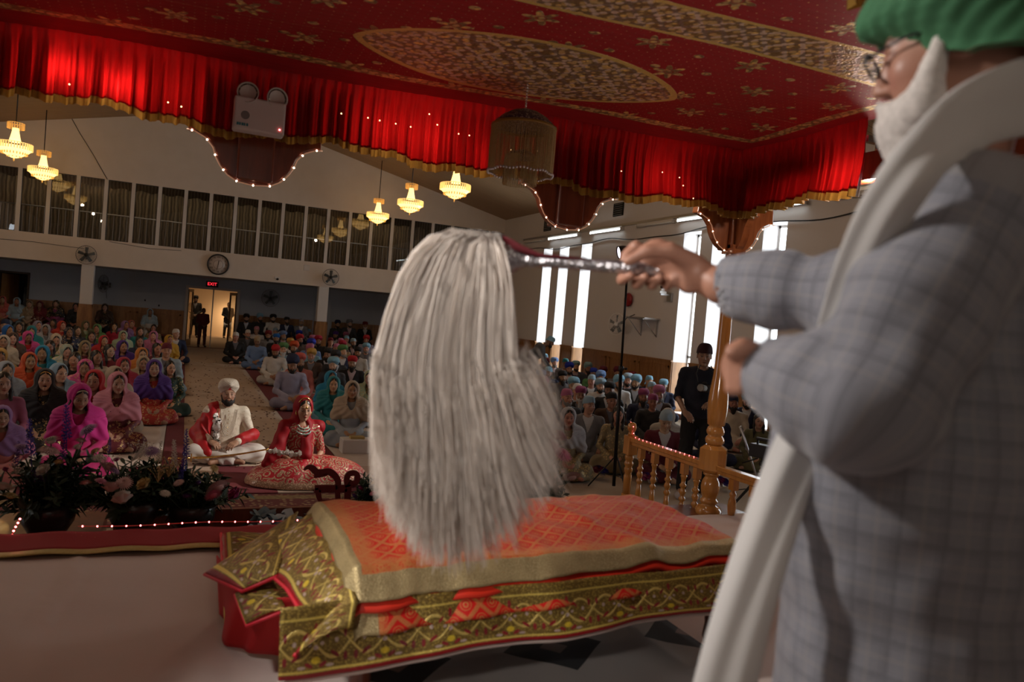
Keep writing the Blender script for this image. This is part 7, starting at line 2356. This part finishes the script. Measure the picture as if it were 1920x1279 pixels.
def fan(loc, rz, tilt, label, R=.26, white=False, pole=0.0):
    e = empty('wall_fan', loc, rz, label, 'fan'); e.rotation_euler = (tilt, 0, rz)
    M_ = mat('fan_wire', (.85, .83, .80) if white else (.16, .15, .14), .4)
    b = MB()
    for r_ in (R, R*.98): pass
    b.tube([(R*math.cos(a), -.02, R*math.sin(a)) for a in np.linspace(0, 2*PI, 29)[:-1]], .009, 5, closed=True)
    b.tube([(R*.5*math.cos(a), -.055, R*.5*math.sin(a)) for a in np.linspace(0, 2*PI, 21)[:-1]], .003, 4, closed=True)
    for k in range(32):
        a = 2*PI*k/32
        b.tube([(.04*math.cos(a), -.065, .04*math.sin(a)), (R*.6*math.cos(a+.1), -.06, R*.6*math.sin(a+.1)), (R*math.cos(a+.15), -.02, R*math.sin(a+.15)), (R*.6*math.cos(a), .03, R*.6*math.sin(a))], .0022, 3, caps=False)
    b.build('guard', M_, e)
    b = MB(); bl = bpy.data.materials.get('fan_blade') or mat('fan_blade', (.10, .12, .13), .4)
    for k in range(5):
        a = 2*PI*k/5+.3
        f = lambda u, v, a=a: (lambda r_, w: (r_*math.cos(a)-w*math.sin(a), -.02+.04*(u-.5), r_*math.sin(a)+w*math.cos(a)))(.04+v*(R*.84-.04), (u-.5)*(.05+.12*R*4*v*(1.15-v*.6)*.5))
        b.grid(f, 3, 5)
    o = b.build('blades', bl, e); solidify(o, .004)
    b = MB(); b.lathe([(0, -.075), (.045, -.07), (.05, -.05), (.05, .0), (.065, .03), (.06, .10), (.02, .13)], (0, 0, 0), 16, axis=(0, 1, 0)); b.build('motor', M_ if white else M_black, e)
    b = MB(); b.tube([(0, .10, 0), (0, .17, -.05), (0, .23, -.05)], .018, 6); b.bb(-.04, .04, .21, .24, -.12, .05); b.build('bracket', M_, e)
    return e
def onY(px, py, Y): return on(px, py, 'y', Y)
fan(onY(162, 478, YG-.24), 0, 0, 'grey wall fan on gallery front above the left column')
fan(onY(620, 520, YG-.24), 0, 0, 'grey wall fan on gallery front above the right column')
fan(onY(195, 532, YB-.24), -.9, 0, 'dark wall fan turned sideways on the back wall left of the doors', R=.28)
fan(onY(507, 559, YB-.24), 0, 0, 'dark wall fan on the back wall right of the doors', R=.30)
p = on(1157, 608, 'x', 9.85); fan(p, -1.25, 0, 'white wall fan on the right wall near the black light stand', R=.27, white=True)
b = MB()   # hanging cords
q = onY(200, 560, YB-.03); b.tube([onY(199, 545, YB-.03), q], .006, 4, caps=False)
o = b.build('cord', M_black); tag(o, 'thin dark cord hanging below the sideways fan on back wall', 'cord')

# clock with roman numerals
ck = empty('wall_clock', onY(409, 496, YG-.05), 0, 'round white wall clock with black rim and Roman numerals on gallery front', 'clock')
R = .305
b = MB(); b.lathe([(R-.025, -.02), (R-.02, -.045), (R+.0, -.045), (R+.012, -.03), (R+.012, .045), (R-.025, .045)], (0, 0, 0), 48, axis=(0, 1, 0)); b.build('rim', M_black, ck)
b = MB(); b.lathe([(0, 0), (R-.02, 0), (R-.02, .03), (0, .03)], (0, 0, 0), 40, axis=(0, 1, 0)); b.build('dial', mat('clock_dial', (.58, .50, .45), .25), ck)
def text(name, body, size, loc, rot, m, parent, ext=.001, align='CENTER'):
    cu_ = bpy.data.curves.new(name, 'FONT'); cu_.body = body; cu_.size = size; cu_.extrude = ext; cu_.align_x = align; cu_.align_y = 'CENTER'
    o_ = bpy.data.objects.new(name, cu_); COL.objects.link(o_)
    dg = bpy.context.evaluated_depsgraph_get(); me_ = bpy.data.meshes.new_from_object(o_.evaluated_get(dg)); bpy.data.objects.remove(o_, do_unlink=True)
    me_.materials.clear()
    q_ = link(name, me_, m, parent); q_.location = loc; q_.rotation_euler = rot
    return q_
for k, t in enumerate(('XII', 'I', 'II', 'III', 'IV', 'V', 'VI', 'VII', 'VIII', 'IX', 'X', 'XI')):
    a = k*PI/6
    text('numeral', t, .075, (.225*math.sin(a), -.004, .225*math.cos(a)), (PI/2, 0, 0), M_black, ck)
b = MB(); b.tube([(.135*math.cos(a), -.002, .135*math.sin(a)) for a in np.linspace(0, 2*PI, 40)[:-1]], .003, 4, closed=True); b.build('dial_ring', M_black, ck)
b = MB(); b.box((-.012, -.008, -.075), (.012, .003, .20), Matrix.Rotation(.14, 3, 'Y')); b.build('minute_hand', M_black, ck)
b = MB(); b.box((.006, -.011, .05), (.016, .003, .13), Matrix.Rotation(.1, 3, 'Y')); b.build('hour_hand', M_black, ck)
# EXIT sign
ex = empty('exit_sign', onY(398, 533, YB-.06), 0, 'dark exit sign with red glowing letters above the entrance doors', 'sign')
b = MB(); b.bb(-.20, .20, 0, .06, -.10, .10); b.build('box', M_black, ex)
text('letters', 'EXIT', .15, (0, -.003, 0), (PI/2, 0, 0), mat('exit_red', (1, .05, .05), emit=(1, .03, .05), es=1.6), ex, .002)
# small fittings on gallery front and back wall
b = MB(); b.bb(-.09, .09, -.02, .0, -.09, .09); o = b.build('junction_box', M_white); o.location = onY(575, 502, YG-.0); bevel(o, .01); tag(o, 'small white square box on gallery front right of the clock', 'box')
dc = empty('dome_camera', onY(520, 522, YG), 0, 'small dome security camera on gallery front left of right fan', 'camera')
b = MB(); b.bb(-.09, .09, -.08, 0, -.01, .05); b.build('mount', M_white, dc)
b = MB(); b.ball((.0, -.05, -.02), .045, 12, 8); b.build('dome', M_black, dc)
for px, py, w, h, lb in ((272, 563, .20, .13, 'small grey double switch plate on the back wall left of doors'), (298, 573, .07, .13, 'narrow switch plate nearest the entrance doors')):
    b = MB(); b.bb(-w/2, w/2, -.02, 0, -h/2, h/2); o = b.build('switch_plate', M_back); o.location = onY(px, py, YB); tag(o, lb, 'switch'); 
    b = MB(); b.bb(-.02, .02, -.03, -.02, -.03, .03); b.build('toggle', M_dark, o)
# cables on the gable wall
b = MB(); b.tube([onY(135, 223, YG-.01), onY(150, 250, YG-.01), onY(175, 290, YG-.01), onY(201, 336, YG-.01)], .008, 4)
o = b.build('cable', M_black); tag(o, 'thin dark cable running down the gable wall above the gallery windows', 'cable')
b = MB(); b.tube([onY(0, 448, YG-.01), onY(60, 453, YG-.01), onY(140, 464, YG-.01), onY(158, 466, YG-.02)], .006, 4); b.tube([onY(205, 453, YG-.01), onY(280, 466, YG-.01), onY(340, 470, YG-.01)], .006, 4)
o = b.build('cable', M_black); tag(o, 'thin cable along the gallery front beside the left fan', 'cable')

# right wall: fluorescent strips, cable, vent, camera, bell, shelf
yy = 22.6
M_tube = mat('fluorescent_tube', (1, 1, 1), emit=(.86, .97, 1.0), es=7)
M_tubed = mat('unlit_tube', (.75, .75, .72), .3)
k = 0
lit = {0: 0, 1: 1, 2: 1, 3: 0, 4: 1, 5: 1, 6: 0}
segs = [(22.6, 21.2, 0), (20.8, 18.9, 1), (18.2, 16.6, 1), (15.9, 14.4, 0), (14.2, 12.3, 1), (12.1, 10.4, 1), (9.8, 8, 0)]
for i, (y1, y0, on_) in enumerate(segs):
    e = empty('strip_light', (XR-.07, (y0+y1)/2, 4.47), 0, '%s fluorescent strip light on the right wall, number %s from the far corner' % ('glowing' if on_ else 'unlit', ('one', 'two', 'three', 'four', 'five', 'six', 'seven')[i]), 'strip light', 'wall strip lights')
    L_ = (y1-y0)/2
    b = MB(); b.bb(-.02, .07, -L_, L_, -.04, .05); b.bb(-.06, .0, -L_-.03, -L_+.02, -.05, .03); b.bb(-.06, .0, L_-.02, L_+.03, -.05, .03); b.build('housing', M_white, e)
    b = MB(); b.tube([(-.04, -L_+.02, -.02), (-.04, L_-.02, -.02)], .019, 8); b.build('tube', M_tube if on_ else M_tubed, e)
b = MB(); b.bb(XR-.065, XR-.004, 7.5, 22.8, 4.53, 4.59); o = b.build('cable_tray', M_metal); tag(o, 'long thin cable tray along the top of the right wall lights', 'tray')
pts = [Vector((XR-.03, y, 4.24-.10*math.sin((22.4-y)*.65)**2+.02*math.sin(y*3))) for y in np.linspace(22.4, 7.5, 60)]
b = MB(); b.tube(pts, .012, 4); o = b.build('cable', M_black); tag(o, 'black cable sagging along the right wall under the strip lights', 'cable')
for (px, py, lb) in ((1160, 393, 'square dark air vent high on the right wall'), (1027, 423, 'second air vent, partly hidden by the hanging bracket, high on the right wall')):
    e = empty('air_vent', on(px, py, 'x', XR-.01), 0, lb, 'vent', 'air vents on the right wall')
    b = MB(); b.bb(-.02, .01, -.24, .24, -.17, .17); b.build('frame', M_dark, e)
    b = MB()
    for q in range(6): b.bb(-.035, -.02, -.22, .22, -.15+q*.055, -.13+q*.055)
    b.build('slats', mat('vent_slat_%d' % px, (.12, .11, .10), .6), e)
pc = empty('ptz_camera', on(1240, 546, 'x', XR-.28), 0, 'white pan camera on a wall bracket right of the fire bell', 'camera')
b = MB(); b.bb(-.05, .05, -.07, .07, .0, .15); o = b.build('head', M_white, pc); bevel(o, .02)
b = MB(); b.lathe([(0, -.075), (.035, -.073), (.038, -.05)], (-.01, 0, .09), 14, axis=(.35, 1, 0)); b.build('lens', M_black, pc)
b = MB(); b.bb(-.09, .09, -.08, .08, -.05, .0); b.build('base', M_white, pc)
b = MB(); b.bb(-.02, .27, -.02, .02, -.09, -.05); b.bb(.22, .28, -.08, .08, -.22, -.02); b.build('wall_bracket', M_metal, pc)
fb = empty('fire_bell', on(1178, 562, 'x', XR-.06), 0, 'round red fire bell on the right wall behind the light stand', 'bell')
b = MB(); b.lathe([(.0, -.06), (.08, -.055), (.15, -.035), (.175, -.01), (.175, 0), (0, 0)], (0, 0, 0), 28, axis=(1, 0, 0)); b.build('gong', mat('fire_red', (.26, .008, .012), .35), fb)
b = MB(); b.bb(0, .06, -.09, .09, -.09, .09); b.build('base', M_redcloth, fb)
sf = empty('wall_shelf', on(1205, 597, 'x', XR-.2), 0, 'bare metal bracket shelf on the right wall beside the white fan', 'shelf')
b = MB(); b.bb(-.25, .19, -.45, .45, -.01, .02); b.build('shelf_plate', M_metal, sf)
for s_ in (-.36, .30):
    b = MB(); b.bb(.17, .19, s_-.015, s_+.015, -.42, 0); b.tube([(-.22, s_, -.01), (.17, s_, -.40)], .012, 5); b.bb(-.24, .19, s_-.012, s_+.012, -.03, -.01); b.build('bracket', M_metal, sf)
b = MB(); b.tube([on(1190, 590, 'x', XR-.3), on(1175, 596, 'x', XR-.3), on(1168, 606, 'x', XR-.25)], .012, 5); o = b.build('cord', M_black); tag(o, 'short cord between the wall shelf and the white fan', 'cord')

# black light stand with a lamp on top
bx = on(1150, 919, 'z', 0)
ls = empty('light_stand', bx, 0, 'tall thin black light stand with a small lamp, in front of the seated men', 'light stand')
tp = on(1178, 478, 'y', bx.y)-bx
b = MB(); md = tp*.52; b.tube([(0, 0, .05), md], .021, 8); b.build('lower_pole', M_blackmetal, ls)
b = MB(); b.tube([md-tp*.02, tp], .014, 8); b.build('upper_pole', M_blackmetal, ls)
b = MB(); b.lathe([(.026, -.03), (.032, -.02), (.032, .02), (.026, .03)], md, 10); b.tube([md, md+Vector((.06, 0, .0))], .008, 6); b.ball(md+Vector((.07, 0, 0)), .017, 8, 5); b.build('clamp', M_black, ls)
for k in range(3):
    a = k*2.094+.5
    b = MB(); b.tube([(0, 0, .42), (.30*math.cos(a), .30*math.sin(a), .015)], .009, 6); b.tube([(0, 0, .18), (.17*math.cos(a), .17*math.sin(a), .18)], .005, 5); b.build('leg', M_black, ls)
lh = tp+Vector((-.10, -.05, .02))
b = MB(); axl = Vector((-1, .25, -.25)).normalized(); b.lathe([(.02, -.10), (.06, -.08), (.075, 0), (.08, .06), (.07, .06), (.06, .0)], lh, 16, axis=axl); b.build('lamp_head', M_black, ls)
b = MB(); b.lathe([(0, .035), (.072, .05), (.072, .045), (0, .03)], lh, 16, axis=axl); b.build('lamp_face', mat('lamp_lens', (.9, .85, 1), emit=(.9, .8, 1.0), es=2.5), ls)
# video camera on tripod at the right
vx = on(1420, 975, 'z', 0)
vt = empty('video_tripod', (vx.x, vx.y, 0), .3, 'black tripod with a video camera right of the turned post', 'tripod')
hp = on(1432, 845, 'y', vx.y).z
for k in range(3):
    a = k*2.094+.3
    b = MB()
    for s_ in (-.02, .02): b.tube([(s_, 0, hp-.25), (.36*math.cos(a)+s_*.3, .36*math.sin(a), .02)], .011, 6)
    b.tube([(0, 0, .35), (.25*math.cos(a), .25*math.sin(a), .30)], .006, 5); b.ball((.36*math.cos(a), .36*math.sin(a), .02), .02, 8, 5)
    b.build('leg', M_black, vt)
b = MB(); b.tube([(0, 0, .3), (0, 0, hp-.08)], .016, 8); b.ball((0, 0, hp-.14), .04, 10, 8); b.build('fluid_head', M_black, vt)
b = MB(); b.bb(-.07, .07, -.16, .14, hp-.08, hp+.06); b.bb(-.02, .02, -.10, .10, hp+.10, hp+.13); b.bb(-.015, .015, -.09, -.07, hp+.05, hp+.11); b.bb(-.015, .015, .07, .09, hp+.05, hp+.11); o = b.build('camcorder', M_black, vt); bevel(o, .01)
b = MB(); b.lathe([(.045, 0), (.05, .06), (.055, .08), (.0, .07)], (0, -.16, hp), 16, axis=(0, -1, 0)); b.build('lens', M_black, vt)
b = MB(); b.tube([(.03, .08, hp-.10), (.10, .30, hp-.20)], .008, 6); b.build('pan_handle', M_black, vt)
# second, pale tripod leg by the photographer
mx_ = on(1405, 880, 'z', .0)
e = empty('monopod', on(1432, 935, 'z', 0), 0, 'thin grey monopod leaning right of the turned post', 'monopod')
q = on(1388, 800, 'y', e.location.y)-e.location
b = MB(); b.tube([(0, 0, .0), q*.5, q], [.010, .014, .018], 8); b.build('shaft', M_metal, e)
